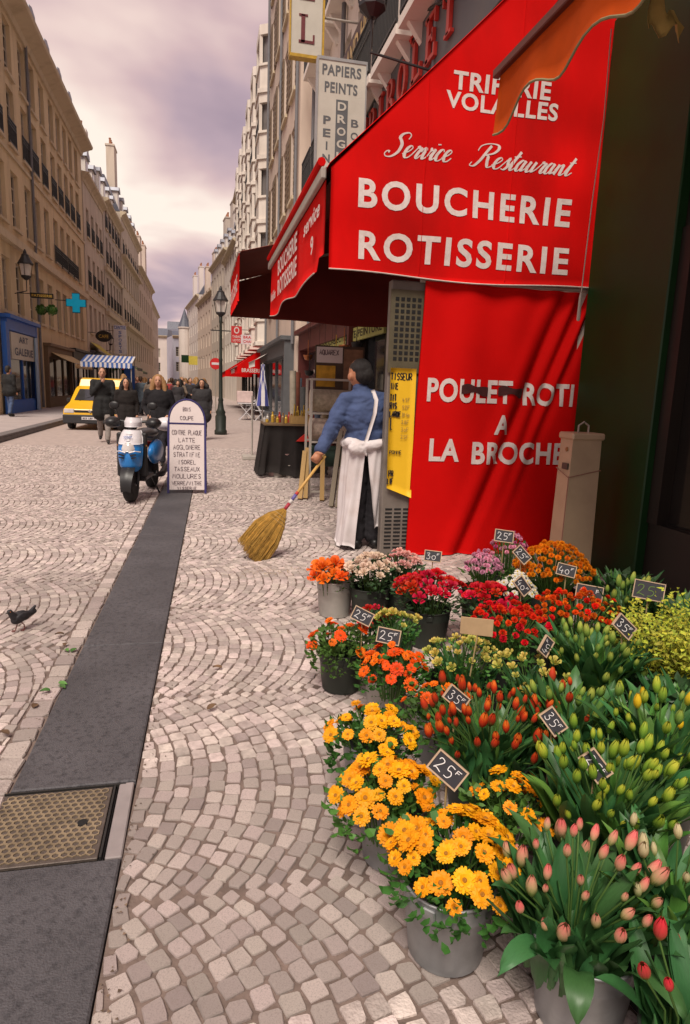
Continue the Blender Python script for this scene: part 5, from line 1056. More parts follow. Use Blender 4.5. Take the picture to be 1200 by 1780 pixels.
# yellow green fascia band
ys = thing('fascia_sign', 'yellow green shop fascia with black lettering SOLS ELECTRICITE PEINTURE', 'sign', (RX - .27, 11.4, 2.50)); MB().box(0, .06, 0, 7.0, 0, .27, c=.006).build('band', mat('yellow_green_sign', (.50, .52, .16), .5, .08, 3), ys)
m = MB(); lettering(m, 'LIEGE-SOLS-ELECTRICITE-PEINTURE', lambda a, b: Vector((-.004, 6.9 - a, b)), .1, 6.8, .06, .21, .02); m.build('lettering', M_INK, ys)
def awning(label, x0, x1, y0, y1, zf, zb, vz, cm, vm, name='shop_awning', n=10, under=None, end=False):
    """x0 = front edge, x1 = wall edge"""
    t = thing(name, label, 'awning', ((x0 + x1) / 2, y0, 0)); cx = (x0 + x1) / 2
    MB().sheet(lambda u, v: (x0 - cx + u * (x1 - x0), v * (y1 - y0), zf + u * (zb - zf) - .05 * math.sin(u * PI)), 6, n, (0, 0, .006)).build('canopy', cm, t, True)
    if under: MB().sheet(lambda u, v: (x0 - cx + u * (x1 - x0), .01 + v * (y1 - y0 - .02), zf - .012 + u * (zb - zf) - .05 * math.sin(u * PI)), 6, n, (0, 0, .004)).build('lining', under, t, True)
    MB().sheet(lambda u, v: (x0 - cx + .01 * math.sin(u * 40), u * (y1 - y0), zf - vz * (1 - v) - .015 * math.sin(u * (y1 - y0) * 12) * (1 - v)), 40, 2, (.004, 0, 0)).build('valance', vm, t, True)
    MB().tube([(x0 - cx, 0, zf), (x0 - cx, y1 - y0, zf)], .02, 6).build('front_rail', M_RAILG, t)
    if end: MB().sheet(lambda u, v: (x0 - cx + u * (x1 - x0), -.01, zf - vz + v * (vz + u * (zb - zf))), 8, 4, (0, .005, 0)).build('end_panel', cm, t)
    return t
M_BROWNU = mat('brown_awning_cloth', (.17, .03, .018), .8, .12, 4)
a2 = awning('red brown awning seen from below beyond the butcher awning', .55, RX, 10.15, 13.0, 3.42, 4.35, .66, M_BROWNU, M_RED, under=M_BROWNU)
m = MB(); lettering(m, 'DROGUERIE', lambda a, b: Vector((.55 - (.55 + RX) / 2 - .014, 2.7 - a, b)), .1, 2.5, 2.9, 3.15, .02); m.build('lettering', M_WLET, a2)
MB().sheet(lambda u, v: (.55 - (.55 + RX) / 2 + u * (RX - .55), 2.85, 2.78 + v * (3.40 + u * .93 - 2.80)), 6, 4, (0, .004, 0)).build('end_panel', M_BROWNU, a2)
M_BEIC = mat('beige_awning_cloth', (.60, .45, .23), .8); M_YELC = mat('yellow_awning_cloth', (.62, .50, .08), .8); M_WC2 = mat('white_awning_cloth', (.62, .57, .52), .8)
awning('beige cafe awning on the left pavement', -5.95, -7.15, 34.3, 39.4, 2.28, 2.85, .22, M_BEIC, M_BEIC)
awning('small yellow awning above the striped stall', -5.9, -7.1, 46.6, 50.5, 3.1, 4.0, .25, M_YELC, M_YELC); awning('red awning just behind the striped stall', -5.6, -7.1, 50.8, 55, 2.6, 3.4, .25, M_RED, M_RED); awning('green awning far down the left side', -5.4, -7.0, 66, 71, 2.5, 3.2, .2, mat('green_awning_cloth', (.12, .30, .06), .8), M_GREEN)
awning('dark awning between the green and red awnings on the left', -5.2, -7.0, 58, 63, 2.7, 3.4, .25, M_DKWOOD, M_DKWOOD)
ra = awning('bright red awning over the cafe on the right', 1.75, RX, 33.5, 41.5, 2.45, 3.65, .35, M_RED, M_RED, end=True); m = MB(); lettering(m, 'BRASSERIE', lambda a, b: Vector((-.845, 7.6 - a, b)), 1.5, 5.5, 2.16, 2.38, .02); m.build('lettering', M_WLET, ra)
m = MB(); lettering(m, 'BRASSERIE', lambda a, b: Vector((a, -.018, b)), -.6, .4, 2.17, 2.36, .02); m.build('lettering', M_WLET, ra)
awning('second red awning farther along on the right', 1.5, 3.2, 43, 50, 2.4, 3.5, .35, M_RED, M_RED, end=True); awning('white awning in front of the bright red one', 2.15, RX - .42, 27.5, 31, 2.55, 3.1, .25, M_WC2, M_WC2)
# striped market stall
M_STB = mat('blue_stripe_cloth', (.05, .12, .36), .8); M_STW = mat('white_stripe_cloth', (.60, .57, .58), .8); M_STBL = mat('stall_blue_sheet', (.03, .10, .35), .7)
st_ = thing('market_stall', 'market stall with a blue and white striped canopy behind the yellow van', 'market stall', (-3.95, 30, 0))
for i in range(22):
    x0 = -1.05 + i * 2.1 / 22; x1 = x0 + 2.1 / 22
    MB().add([(x0, 0, 2.28), (x1, 0, 2.28), (x1, 1.6, 2.62), (x0, 1.6, 2.62), (x0, 0, 2.285), (x1, 0, 2.285), (x1, 1.6, 2.625), (x0, 1.6, 2.625)], [(0, 1, 2, 3), (4, 5, 6, 7), (0, 1, 5, 4)]).build('canopy_stripe', (M_STB, M_STW)[i % 2], st_)
    MB().add([(x0, -.01, 2.275), (x1, -.01, 2.275), (x1, -.03, 2.08), ((x0 + x1) / 2, -.03, 2.04), (x0, -.03, 2.08)], [(0, 1, 2, 3, 4)]).build('valance_stripe', (M_STW, M_STB)[i % 2], st_)
for x in (-1.0, 1.0):
    for y in (.05, 1.55): MB().tube([(x, y, 0), (x, y, 2.3 + y * .2)], .02, 6).build('pole', M_RAILG, st_)
MB().box(-1, 1, .1, 1.5, .05, .85).build('counter', M_STBL, st_); MB().box(.55, 1.0, 1.5, 1.53, .9, 2.2).build('side_sheet', M_STBL, st_)
for i in range(9): MB().box(-.95 + i * .21, -.77 + i * .21, .15, .55, .85, .85 + rnd.uniform(.1, .35)).build('crate', mat('crate_%d' % (i % 3), [(.25, .16, .08), (.3, .05, .04), (.12, .2, .06)][i % 3], .8), st_)
# pharmacy cross, lanterns and hanging signs on the left
ph = thing('pharmacy_cross', 'glowing turquoise pharmacy cross sign on a wall bracket', 'sign', (-6.17, 36.5, 5.32))
k = .45; P = [(-.17, -k), (.17, -k), (.17, -.17), (k, -.17), (k, .17), (.17, .17), (.17, k), (-.17, k), (-.17, .17), (-k, .17), (-k, -.17), (-.17, -.17)]
MB().prism(P, lambda u, v, w_: (u, w_, v), -.07, .07).build('cross', glow('turquoise_neon', (.0, .22, .33), .42), ph); MB().prism([(a * 1.08, b * 1.08) for a, b in P], lambda u, v, w_: (u, w_, v), -.05, .05).build('rim', mat('teal_rim', (.01, .13, .22), .5), ph); MB().tube([(-.45, 0, .1), (-1.0, 0, .1)], .02, 6).build('bracket', M_RAIL, ph)
def lantern(label, loc, s=1.0, post=False, br=None):
    t = thing('street_lamp' if post else 'wall_lantern', label, 'lamp', loc); z = (3.62 if post else 0.0)
    M_LG = mat('frosted_lantern_glass', (.55, .50, .45), .3); v = lambda r, zz: (r * s, z + zz * s)
    MB().lathe([v(.14, 0), v(.20, .36)], 4, 0, Matrix.Rotation(PI / 4, 4, 'Z')).build('lantern_glass', M_LG, t)
    m = MB()
    for i in range(4):
        a = PI / 2 * i; m.tube([(.145 * s * math.cos(a), .145 * s * math.sin(a), z), (.205 * s * math.cos(a), .205 * s * math.sin(a), z + .36 * s)], .012, 5)
    m.build('lantern_bars', M_RAIL, t)
    MB().lathe([v(.235, .35), v(.235, .38), v(.17, .48), v(.11, .60), v(.11, .63), v(.05, .68), v(.05, .72), v(.02, .8)], 12).build('lantern_cap', M_RAIL, t); MB().lathe([v(.05, -.12), v(.15, -.03), v(.15, .01)], 8).build('lantern_base', M_RAIL, t)
    if post:
        MB().lathe([(.19, 0), (.19, .12), (.16, .16), (.165, .55), (.13, .62), (.15, .68), (.10, .78), (.075, .95), (.07, 1.0), (.085, 1.05), (.06, 1.12), (.05, 2.2), (.062, 2.24), (.045, 2.3), (.038, 3.3), (.05, 3.34), (.05, 3.55)], 14).build('column', mat('dark_green_iron', (.02, .026, .02), .45, .15, 6), t, True); MB().bar((-.3, 0, 3.1), (.3, 0, 3.1), .03, .03).build('ladder_bar', M_RAIL, t)
    elif br: MB().tube([(0, 0, -.1 * s), (0, 0, -.45 * s), (br, 0, -.55 * s)], .02, 6).build('bracket', M_RAIL, t)
    return t
lantern('dark iron street lamp post with a square lantern on the right of the road', (.58, 20.5, 0), .95, True); lantern('wall lantern on a bracket above the blue shopfront', (-6.72, 29.0, 5.45), 1.25, br=-.45); lantern('distant wall lantern past the striped stall', (-6.5, 52, 4.2), 1.0, br=-.6)
lantern('iron lantern high on the white house above the signboard', (2.35, 9.9, 6.75), 1.3, br=1.0)
def plate(label, loc, w_, h, t_, pm, words, lm, oval=False, arm=None, name='hanging_sign', em=False):
    t = thing(name, label, 'sign', loc); 
    if oval: MB().prism([(w_ / 2 * math.cos(2 * PI * i / 20), h / 2 * math.sin(2 * PI * i / 20)) for i in range(20)], lambda u, v, q: (u, q, v), -t_ / 2, t_ / 2).build('panel', pm, t)
    else: MB().box(-w_ / 2, w_ / 2, -t_ / 2, t_ / 2, -h / 2, h / 2, c=.004).build('panel', pm, t)
    m = MB()
    for s_, a, b, c, d in words: lettering(m, s_, lambda u, v: Vector((u, -t_ / 2 - .006, v)), a * w_, b * w_, c * h, d * h, .02)
    if m.v: m.build('lettering', lm, t)
    if arm: MB().tube([(-w_ / 2, 0, h * .3), (-w_ / 2 - arm, 0, h * .3)] if arm > 0 else [(w_ / 2, 0, h * .3), (w_ / 2 - arm, 0, h * .3)], .018, 6).build('bracket', M_RAIL, t)
    return t
plate('long black hanging sign with gold lettering below the wall lantern', (-6.25, 29.4, 4.78), .85, .2, .06, M_BLACK, [('PATISSERIE', -.45, .45, -.25, .25)], M_GOLD, arm=.5)
plate('oval dark shop sign on a bracket, left side', (-6.2, 46.2, 4.35), 1.0, .72, .06, M_DKWOOD, [('CAFE', -.3, .3, -.15, .15)], M_GOLD, True, .5)
plate('white sign with blue words CENTRE SPORTS far left', (-5.6, 50, 4.4), .85, 2.0, .08, M_STW, [('CENTRE', -.46, .46, .36, .48), ('S', -.12, .12, .20, .30), ('P', -.12, .12, .07, .17), ('O', -.12, .12, -.06, .04), ('R', -.12, .12, -.19, -.09), ('T', -.12, .12, -.32, -.22), ('S', -.12, .12, -.45, -.35)], M_STB, arm=.9)
plate('red square sign with a white emblem hanging on the right', (2.05, 40, 4.45), .62, .95, .06, mat('sign_red', (.50, .03, .03), .5), [('O', -.25, .25, .05, .45), ('TABAC', -.4, .4, -.2, -.05), ('LOTO', -.35, .35, -.42, -.27)], M_WLET, arm=-.8)
plate('white sign with red cafe lettering above the red awning', (2.75, 36.5, 3.95), 1.3, .5, .06, M_STW, [('BRASSERIE', -.4, .4, .1, .4), ('CHARLOTTE', -.4, .4, -.35, -.05)], mat('sign_red', (.5, .03, .03), .5), arm=-.1)
plate('yellow sign in the far right distance', (-.9, 80, 4.2), 1.0, 1.0, .06, M_YELC, [], M_INK, arm=-.8); plate('green sign beside the yellow one in the distance', (-1.9, 84, 4.5), .9, .9, .06, M_GREEN, [], M_INK, arm=-.8)
for i, x in enumerate((-6.35, -5.95)):
    t = thing('hanging_basket', 'round dark green hanging basket, %s one under the gold lettered sign' % ('left' if i == 0 else 'right'), 'hanging basket', (x, 29.6, 4.25)); r = random.Random(i); m = MB()
    for q in range(140):
        d = Vector((r.gauss(0, 1), r.gauss(0, 1), r.gauss(0, .8))).normalized(); p = d * .17; s_ = d.orthogonal().normalized() * .05; m.add([p - s_, p + s_, p + d * .07 + Vector((0, 0, .02))], [(0, 1, 2)])
    tag(m.build('foliage', M_LEAF, t), kind='stuff'); MB().tube([(0, 0, .15), (0, 0, .45)], .008, 5).build('chain', M_RAIL, t); MB().ball((0, 0, 0), .15, 10, 6).build('moss_ball', M_LEAF, t)
# no entry sign
t = thing('no_entry_sign', 'round red no entry sign beside the lamp post', 'road sign', (.75, 36, 0)); MB().tube([(0, 0, 0), (0, 0, 2.9)], .03, 8).build('pole', M_RAILG, t); X90 = Matrix.Translation((0, -.04, 2.6)) @ Matrix.Rotation(PI / 2, 4, 'X'); MB().lathe([(.3, -.01), (.3, .01)], 20, 0, X90).build('disc', mat('road_sign_red', (.55, .02, .02), .5), t); MB().box(-.2, .2, -.06, -.052, 2.54, 2.66).build('white_bar', M_STW, t)
# A-board
M_NAVY = mat('navy_board_frame', (.03, .025, .12), .45); M_WBD = mat('white_board', (.66, .58, .56), .5, .05, 3); M_MRK = mat('grey_marker', (.16, .12, .13), .7)
ab = thing('sandwich_board', 'white arched pavement board listing timber in grey handwriting', 'sign', (-.2, 9.15, 0.012), R(-2))
def abt(u, v, w_): return (u, .18 - .20 * (1 - v / 1.28) + w_, v)
arch = [(-.23, .95)] + [(.23 * math.cos(PI - PI * i / 14), .98 + .28 * math.sin(PI * i / 14)) for i in range(15)] + [(.23, .95)]
MB().prism([(-.235, .05), (.235, .05), (.235, .94), (-.235, .94)], abt, 0, .018).build('board_panel', M_WBD, ab); MB().prism(arch, abt, 0, .018).build('arched_top', M_WBD, ab)
MB().bar(abt(-.25, 0, .01), abt(-.245, .98, .01), .028, .028).build('frame_leg', M_NAVY, ab); MB().bar(abt(.25, 0, .01), abt(.245, .98, .01), .028, .028).build('frame_leg', M_NAVY, ab)
MB().tube([Vector(abt(.245 * math.cos(PI - PI * i / 14), .98 + .295 * math.sin(PI * i / 14), .01)) for i in range(15)], .012, 6).build('frame_arch', M_NAVY, ab); MB().bar(abt(-.25, .95, .0), abt(.25, .95, .0), .014, .02).build('frame_rail', M_NAVY, ab)
for s_ in (-1, 1): MB().bar((s_ * .25, .40, 0), (s_ * .245, .2, 1.0), .022, .022).build('rear_leg', M_NAVY, ab)
m = MB(); AF = lambda a, b: Vector(abt(a, b, -.006))
for s_, z, h_, w2 in (('BOIS', 1.12, .05, .10), ('COUPE', 1.00, .05, .18), ('CONTRE PLAQUE', .80, .06, .40), ('LATTE', .70, .055, .22), ('AGGLOMERE', .60, .06, .36), ('STRATIFIE', .50, .06, .36), ('ISOREL', .40, .055, .24), ('TASSEAUX', .305, .055, .34), ('MOULURES', .205, .06, .38), ('VERRE/VITRE', .115, .05, .40), ('VISSERIE', .055, .035, .26)): handwrite(m, s_, AF, -w2 / 2, w2 / 2, z, z + h_, .0075, .3)
m.build('writing', M_MRK, ab)
# ---- hardware goods on the pavement
M_CHRM = mat('polished_steel', (.45, .44, .42), .3, metal=.9); M_COPP = mat('copper_pan', (.45, .17, .07), .35, metal=.8)
M_WOODL = mat('raw_timber', (.40, .25, .09), .7, .2, 8, stretch=(30, 30, 2)); M_GREYW = mat('weathered_batten', (.26, .22, .16), .8, .25, 8, stretch=(40, 40, 2)); M_WMET = mat('white_enamel_rack', (.46, .42, .37), .5)
rk_ = thing('display_rack', 'white metal rack holding rolls of floor covering beside the butcher', 'rack', (1.46, 8.85, 0.012))
for x in (0, .62):
    for y in (0, .4): MB().box(x - .015, x + .015, y - .015, y + .015, 0, 1.62).build('upright', M_WMET, rk_)
for z in (.06, .75, 1.14, 1.6):
    for y_ in (0, .4): MB().box(.0, .62, y_ - .012, y_ + .012, z, z + .025).build('shelf_rail', M_WMET, rk_)
for i, (z, c_) in enumerate(((1.33, (.42, .36, .26)), (.93, (.48, .38, .31)), (.55, (.03, .06, .045)))):
    o = MB().lathe([(.001, -.3), (.15, -.3), (.15, .3), (.001, .3)], 20, 0, Matrix.Rotation(PI / 2, 4, 'Y')).build('covering_roll', mat('floor_covering_%d' % i, c_, .7, .3, 25, .2, 40), None, True, (1.78, 9.05, z + .012), auto=40); tag(o, ('flowery beige roll of floor covering, top one on the rack', 'pinkish speckled roll of floor covering, middle of the rack', 'dark green roll of floor covering at the bottom of the rack')[i], 'roll', 'rolls on the rack')
po = thing('wall_poster', 'dark product poster with yellow picture above the rack', 'poster', (1.60, 9.45, 1.45)); MB().box(0, .72, 0, .015, 0, .66).build('sheet', mat('dark_brown_poster', (.07, .045, .03), .5, .3, 6), po); MB().box(.02, .40, -.004, 0, .42, .64).build('caption_panel', M_WBD, po); m = MB(); handwrite(m, 'AQUAREX', lambda a, b: Vector((a, -.007, b)), .06, .34, .53, .60, .012); m.build('lettering', M_MRK, po); MB().box(.02, .3, -.004, 0, .08, .38).build('yellow_picture', mat('poster_yellow', (.55, .30, .03), .5, .4, 9), po); MB().box(.42, .70, -.004, 0, .05, .62).build('brown_picture', mat('poster_brown', (.22, .12, .07), .5, .4, 9), po)
for i, (x, y, dx, h_, mt, lb) in enumerate(((1.30, 8.62, .10, .62, M_WOODL, 'pale timber plank leaning left of the rack'), (1.38, 8.66, .06, .66, M_WOODL, 'broad pale plank next to the rack upright'), (1.58, 8.5, .05, .70, M_WOODL, 'yellow timber post in front of the rack'), (1.62, 8.05, .16, .95, M_GREYW, 'grey batten leaning behind the butcher, leftmost'), (1.69, 7.98, .16, 1.0, M_GREYW, 'grey batten leaning behind the butcher, second from left'), (1.76, 7.95, .15, .98, M_GREYW, 'grey batten leaning behind the butcher, third from left'), (1.84, 7.98, .12, 1.0, M_GREYW, 'grey batten leaning behind the butcher, nearest his apron'), (1.92, 8.0, .1, .95, M_GREYW, 'grey batten hidden behind the butcher'))):
    o = MB().bar((0, 0, 0), (dx, .3, h_), .06, .045).build('leaning_plank', mt, None, False, (x, y, .02)); tag(o, lb, 'plank', 'timber leaning by the rack')
tb = thing('goods_table', 'low table draped with dark cloth holding small hardware goods', 'table', (1.5, 11.2, 0.01)); MB().sheet(lambda u, v: ((u - .5) * (.95 + .25 * (1 - v)) + .03 * math.sin(u * 31) * (1 - v), -.33 - (.10 + .05 * math.sin(u * 26) + .03 * math.sin(u * 11 + 2)) * (1 - v), .02 + (.03 + .03 * math.sin(u * 9)) * (1 - v) + v * .86), 40, 6, (0, .006, 0)).build('cloth_front', mat('black_brown_cloth', (.014, .010, .009), .9, .2, 8), tb, True)
MB().sheet(lambda u, v: (-.475 - .10 * (1 - v) + .03 * math.sin(u * 20 + 1) * (1 - v), -.33 + u * .8, .02 + v * .86), 20, 6, (.006, 0, 0)).build('cloth_side', mat('black_brown_cloth', (.03, .018, .015)), tb, True); MB().box(-.48, .48, -.34, .45, .86, .89).build('top', mat('table_top_wood', (.16, .10, .05), .6), tb)
r = random.Random(3)
for i in range(26):
    x, y = 1.06 + r.random() * .9, 10.9 + r.random() * .6; c_ = [(.55, .35, .05), (.35, .12, .06), (.5, .48, .45), (.25, .16, .08), (.45, .05, .04)][i % 5]; h_ = r.uniform(.05, .2)
    m = MB().lathe([(.001, 0), (.025, 0), (.028, h_ * .6), (.014, h_ * .75), (.016, h_), (.001, h_)], 8).build('small_tin', mat('tin_%d' % (i % 5), c_, .4, metal=.2), None, False, (x, y, .902)); tag(m, '%s small tin among the goods on the draped table' % ('brass', 'brown', 'white', 'dark wood', 'red')[i % 5], 'tin', 'small goods on the table')
for i, (x, y, z, tl) in enumerate(((1.27, 10.92, .012, 0), (1.46, 10.90, .012, 0), (1.30, 11.0, .20, .5), (1.40, 10.95, .22, -.2), (1.20, 11.0, .012, 0))):
    t = thing('paint_can', ('white paint can with wire handle, front left of the pile', 'white paint can with wire handle, front right of the pile', 'white paint can tipped over on the pile', 'white and red paint can on top of the pile', 'white and red paint can at the left end of the pile')[i], 'paint can', (x, y, z), 0, 'paint cans by the goods table'); t.rotation_euler = (0, tl, rnd.uniform(0, 6))
    MB().lathe([(.001, 0), (.085, 0), (.085, .19), (.09, .195), (.09, .205), (.075, .2), (.001, .2)], 18).build('can', (M_WMET if i < 3 else mat('white_red_label', (.5, .32, .30), .4)), t, auto=40); MB().tube([(.088 * math.cos(a), .03 * math.sin(a) + .05, .15 - .10 * math.sin(a)) for a in [PI * q / 8 for q in range(9)]], .003, 5).build('handle', M_RAILG, t)
o = MB().add([(-.12, 0, 0), (.12, 0, 0), (.05, 0, .14), (-.12, .2, 0), (.12, .2, 0), (.05, .2, .14)], [(0, 1, 2), (3, 4, 5), (0, 1, 4, 3), (1, 2, 5, 4), (0, 2, 5, 3)]).build('red_carton', mat('red_carton', (.6, .03, .02), .5), None, False, (1.66, 10.8, .62)); tag(o, 'small bright red carton hanging at the front of the draped table', 'carton')
t = thing('umbrella_stand_base', 'white square parasol base on the pavement edge', 'parasol base', (1.02, 13.6, 0.01)); MB().box(-.2, .2, -.2, .2, 0, .08, c=.01).build('base', M_WMET, t); MB().tube([(0, 0, .08), (0, 0, 1.3)], .02, 8).build('tube', M_WMET, t)
# more stock crowding the hardware front
r = random.Random(31)
for i in range(15):
    x, y = 2.15 + .06 * (i % 4) + r.uniform(0, .5), 9.7 + i * .55; h_ = r.uniform(.7, 2.0); c_ = [(.30, .26, .20), (.16, .05, .03), (.10, .13, .17), (.34, .30, .27), (.20, .14, .07), (.05, .05, .05)][i % 6]; q = .05 + .05 * r.random()
    o = MB().lathe([(.001, 0), (q, 0), (q, h_), (q * .55, h_), (q * .5, h_ - .04), (.001, h_ - .04)], 12).build('standing_roll', mat('linoleum_%d' % (i % 6), c_, .6, .25, 9), None, False, (x, y, .012), (r.uniform(-.05, .05), r.uniform(-.03, .06), 0), auto=40)
    tag(o, '%s roll of lino standing at the hardware front, %s' % (('beige', 'brown', 'slate blue', 'pale grey', 'tan', 'black')[i % 6], ('short and near the rack', 'second along', 'third along', 'fourth along', 'fifth along', 'sixth along', 'seventh along', 'eighth along', 'ninth along', 'tenth along', 'eleventh along', 'twelfth along', 'thirteenth along', 'fourteenth along', 'farthest from the rack')[i]), 'roll', 'rolls standing at the hardware front')
for i in range(12):
    y = 10.25 + i * .21; xx = r.uniform(1.95, 2.7); z = r.uniform(1.75, 2.35); t = thing('hanging_utensil', '%s utensil hung from the hardware canopy, number %s from the butcher' % (('brass', 'steel', 'black', 'copper')[i % 4], ('one', 'two', 'three', 'four', 'five', 'six', 'seven', 'eight', 'nine', 'ten', 'eleven', 'twelve')[i]), 'utensil', (xx, y, z), r.uniform(0, 3), 'goods hanging at the hardware front'); mm = [M_GOLD, M_CHRM, M_RAIL, M_COPP][i % 4]
    MB().tube([(0, 0, 0), (0, 0, .28)], .008, 6).build('handle', mm, t); MB().lathe([(.001, -.10), (.06, -.09), (.09, -.02), (.095, 0), (.085, 0), (.06, -.07), (.001, -.08)], 14).build('pan', mm, t, True); MB().tube([(0, 0, .28), (0, 0, 3.42 + (xx - .55) * .326 - .04 - z)], .003, 5).build('cord', M_RAIL, t)
MB_ = None
ct = thing('brass_crate', 'open crate of brass handles standing on the draped table', 'crate', (1.62, 11.0, .905)); MB().box(-.16, .16, -.12, .12, 0, .012).build('base', M_WOODL, ct)
for a, b, c_, d in ((-.16, .16, -.12, -.105), (-.16, .16, .105, .12), (-.16, -.145, -.105, .105), (.145, .16, -.105, .105)): MB().box(a, b, c_, d, .012, .13).build('side', M_WOODL, ct)
for i in range(14): MB().tube([(-.12 + .018 * i, r.uniform(-.09, .09), .03), (-.12 + .02 * i + r.uniform(-.04, .04), r.uniform(-.1, .1), r.uniform(.18, .34))], .010, 6).build('brass_handle', M_GOLD, ct)
# cafe terrace farther on
def chair(label, x, y, rz):
    t = thing('folding_chair', label, 'chair', (x, y, 0), rz, 'white terrace chairs'); mm = M_STW
    MB().box(-.2, .2, -.2, .2, .43, .46).build('seat', mm, t)
    for s_ in (-1, 1): MB().bar((s_ * .2, -.22, 0), (s_ * .2, .24, .9), .03, .03).build('leg', mm, t); MB().bar((s_ * .18, .22, 0), (s_ * .18, -.2, .45), .03, .03).build('leg', mm, t)
    for z in (.6, .7, .8): MB().box(-.19, .19, .12 + (z - .6) * .4, .14 + (z - .6) * .4, z, z + .05).build('slat', mm, t)
tt_ = thing('terrace_table', 'white folding cafe table on the right pavement', 'table', (1.95, 29.6, 0)); MB().box(-.38, .38, -.35, .35, .72, .76).build('top', M_STW, tt_)
for s_ in (-1, 1): MB().bar((-.32, s_ * .3, 0), (.32, s_ * .3, .72), .03, .03).build('leg', M_STW, tt_); MB().bar((.32, s_ * .27, 0), (-.32, s_ * .27, .72), .03, .03).build('leg', M_STW, tt_)
chair('white slatted folding chair right of the terrace table', 2.55, 29.3, 1.4); chair('white slatted folding chair behind the terrace table', 2.2, 30.6, 3.3)
o = MB().box(-.35, .35, -.2, .2, 0, .5, c=.02).build('menu_box', mat('pale_pink_box', (.6, .45, .42), .6), None, False, (1.9, 29.8, .77)); tag(o, 'pale pink box standing on the terrace table', 'box')
t = thing('closed_parasol', 'closed blue and white parasol by the dark shopfronts', 'parasol', (2.35, 26.0, 0)); MB().tube([(0, 0, 0), (0, 0, 2.4)], .025, 8).build('pole', M_RAILG, t)
for i in range(8):
    a = 2 * PI * i / 8; MB().prism([(.0, 2.35), (.14, 1.5), (.26, .75), (.02, .85)], lambda u, v, q: (u * math.cos(a) - q * math.sin(a), u * math.sin(a) + q * math.cos(a), v), -.07, .07).build('folded_panel', (M_STW, mat('parasol_blue', (.06, .07, .28), .8))[i % 2], t)
# ---- scooter
M_SBL = mat('scooter_blue', (.02, .20, .56), .28, .05, 3, spec=.6); M_SWH = mat('scooter_white', (.60, .58, .60), .3); M_BLK = mat('black_plastic', (.016, .016, .017), .4, .1, 5); M_TYR = mat('tyre_rubber', (.018, .018, .018), .8, .1, 10); M_CHR = mat('steel', (.4, .4, .4), .3, metal=.9); M_LENS = mat('lamp_lens', (.55, .52, .50), .12, spec=.9)
sct = thing('motor_scooter', 'blue and white motor scooter with black hand muffs parked by the granite strip', 'scooter', (-.90, 8.28, .014), R(-8))
def wheel(y, nm):
    X9 = Matrix.Translation((0, y, .22)) @ Matrix.Rotation(PI / 2, 4, 'Y'); o = MB().lathe([(.13, -.055), (.19, -.062), (.215, -.045), (.222, 0), (.215, .045), (.19, .062), (.13, .055)], 28, 0, X9).build(nm, M_TYR, sct, True); MB().lathe([(.02, -.05), (.125, -.045), (.132, -.055), (.132, .055), (.125, .045), (.02, .05)], 20, 0, X9).build('rim', mat('wheel_rim_black', (.03, .03, .03), .4), o); MB().lathe([(.02, -.07), (.02, .07)], 10, 0, X9).build('hub', M_CHR, o)
wheel(.20, 'front_wheel'); wheel(1.42, 'rear_wheel')
MB().grid(lambda u, v: ((u - .5) * .17 * (1 - .3 * abs(2 * v - 1)), .20 - .255 * math.cos(-.2 + v * 2.5), .22 + .255 * math.sin(-.2 + v * 2.5) - .02 * abs(2 * u - 1)), 6, 14).build('mudguard', M_BLK, sct, True)
for s_ in (-1, 1): MB().tube([(s_ * .085, .20, .22), (s_ * .085, .34, .62)], .022, 8).build('fork_leg', M_BLK, sct)
def shell(zs, nm, mt, par=None, y0=.12, n=12):
    def fn(u, v):
        i = v * (len(zs) - 1); k = min(int(i), len(zs) - 2); f = i - k; z, hw, yf = [zs[k][q] * (1 - f) + zs[k + 1][q] * f for q in range(3)]; a = (u - .5) * PI
        return (hw * math.sin(a), yf + .16 * (1 - math.cos(a)) ** 1.0, z)
    return MB().sheet(fn, n, 10, (0, .012, 0)).build(nm, mt, par or sct, True)
fr_ = shell([(.38, .09, .14), (.45, .135, .09), (.58, .15, .07), (.73, .152, .105)], 'front_fairing', M_SBL); shell([(.725, .149, .098), (.79, .142, .13), (.86, .125, .18), (.90, .10, .22)], 'upper_fairing', M_SWH)
shell([(.64, .105, .062), (.67, .112, .066), (.72, .108, .085), (.745, .09, .10)], 'headlight', M_LENS); shell([(.77, .075, .108), (.85, .068, .148)], 'badge_plate', mat('badge_white', (.6, .58, .6), .4)); 
m = MB(); lettering(m, 'SCOOT', lambda a, b: Vector((a, .09 + (b - .77) * .5 + .006, b)), -.05, .05, .80, .83, .02); m.build('badge_lettering', M_STB, sct)
for s_ in (-1, 1): MB().cbox((s_ * .07, .066, .60), (.07, .02, .018), M=Matrix.Rotation(s_ * -.25, 3, 'Y')).build('air_slot', M_BLK, sct); MB().cbox((s_ * .075, .075, .565), (.06, .02, .014), M=Matrix.Rotation(s_ * -.25, 3, 'Y')).build('air_slot', M_BLK, sct); MB().tube([(s_ * .02, .062, .628), (s_ * .09, .078, .648), (s_ * .145, .13, .635)], .008, 6).build('white_trim', M_SWH, sct)
MB().box(-.19, .19, .30, .34, .30, .86, c=.02).build('leg_shield', M_BLK, sct); MB().box(-.16, .16, .34, .85, .24, .30, c=.02).build('footboard', M_BLK, sct)
MB().tube([(0, .34, .6), (0, .40, .98)], .03, 8).build('steering_column', M_BLK, sct); MB().tube([(-.33, .50, .98), (-.18, .42, 1.0), (0, .40, .98), (.18, .42, 1.0), (.33, .50, .98)], .016, 8).build('handlebar', M_BLK, sct)
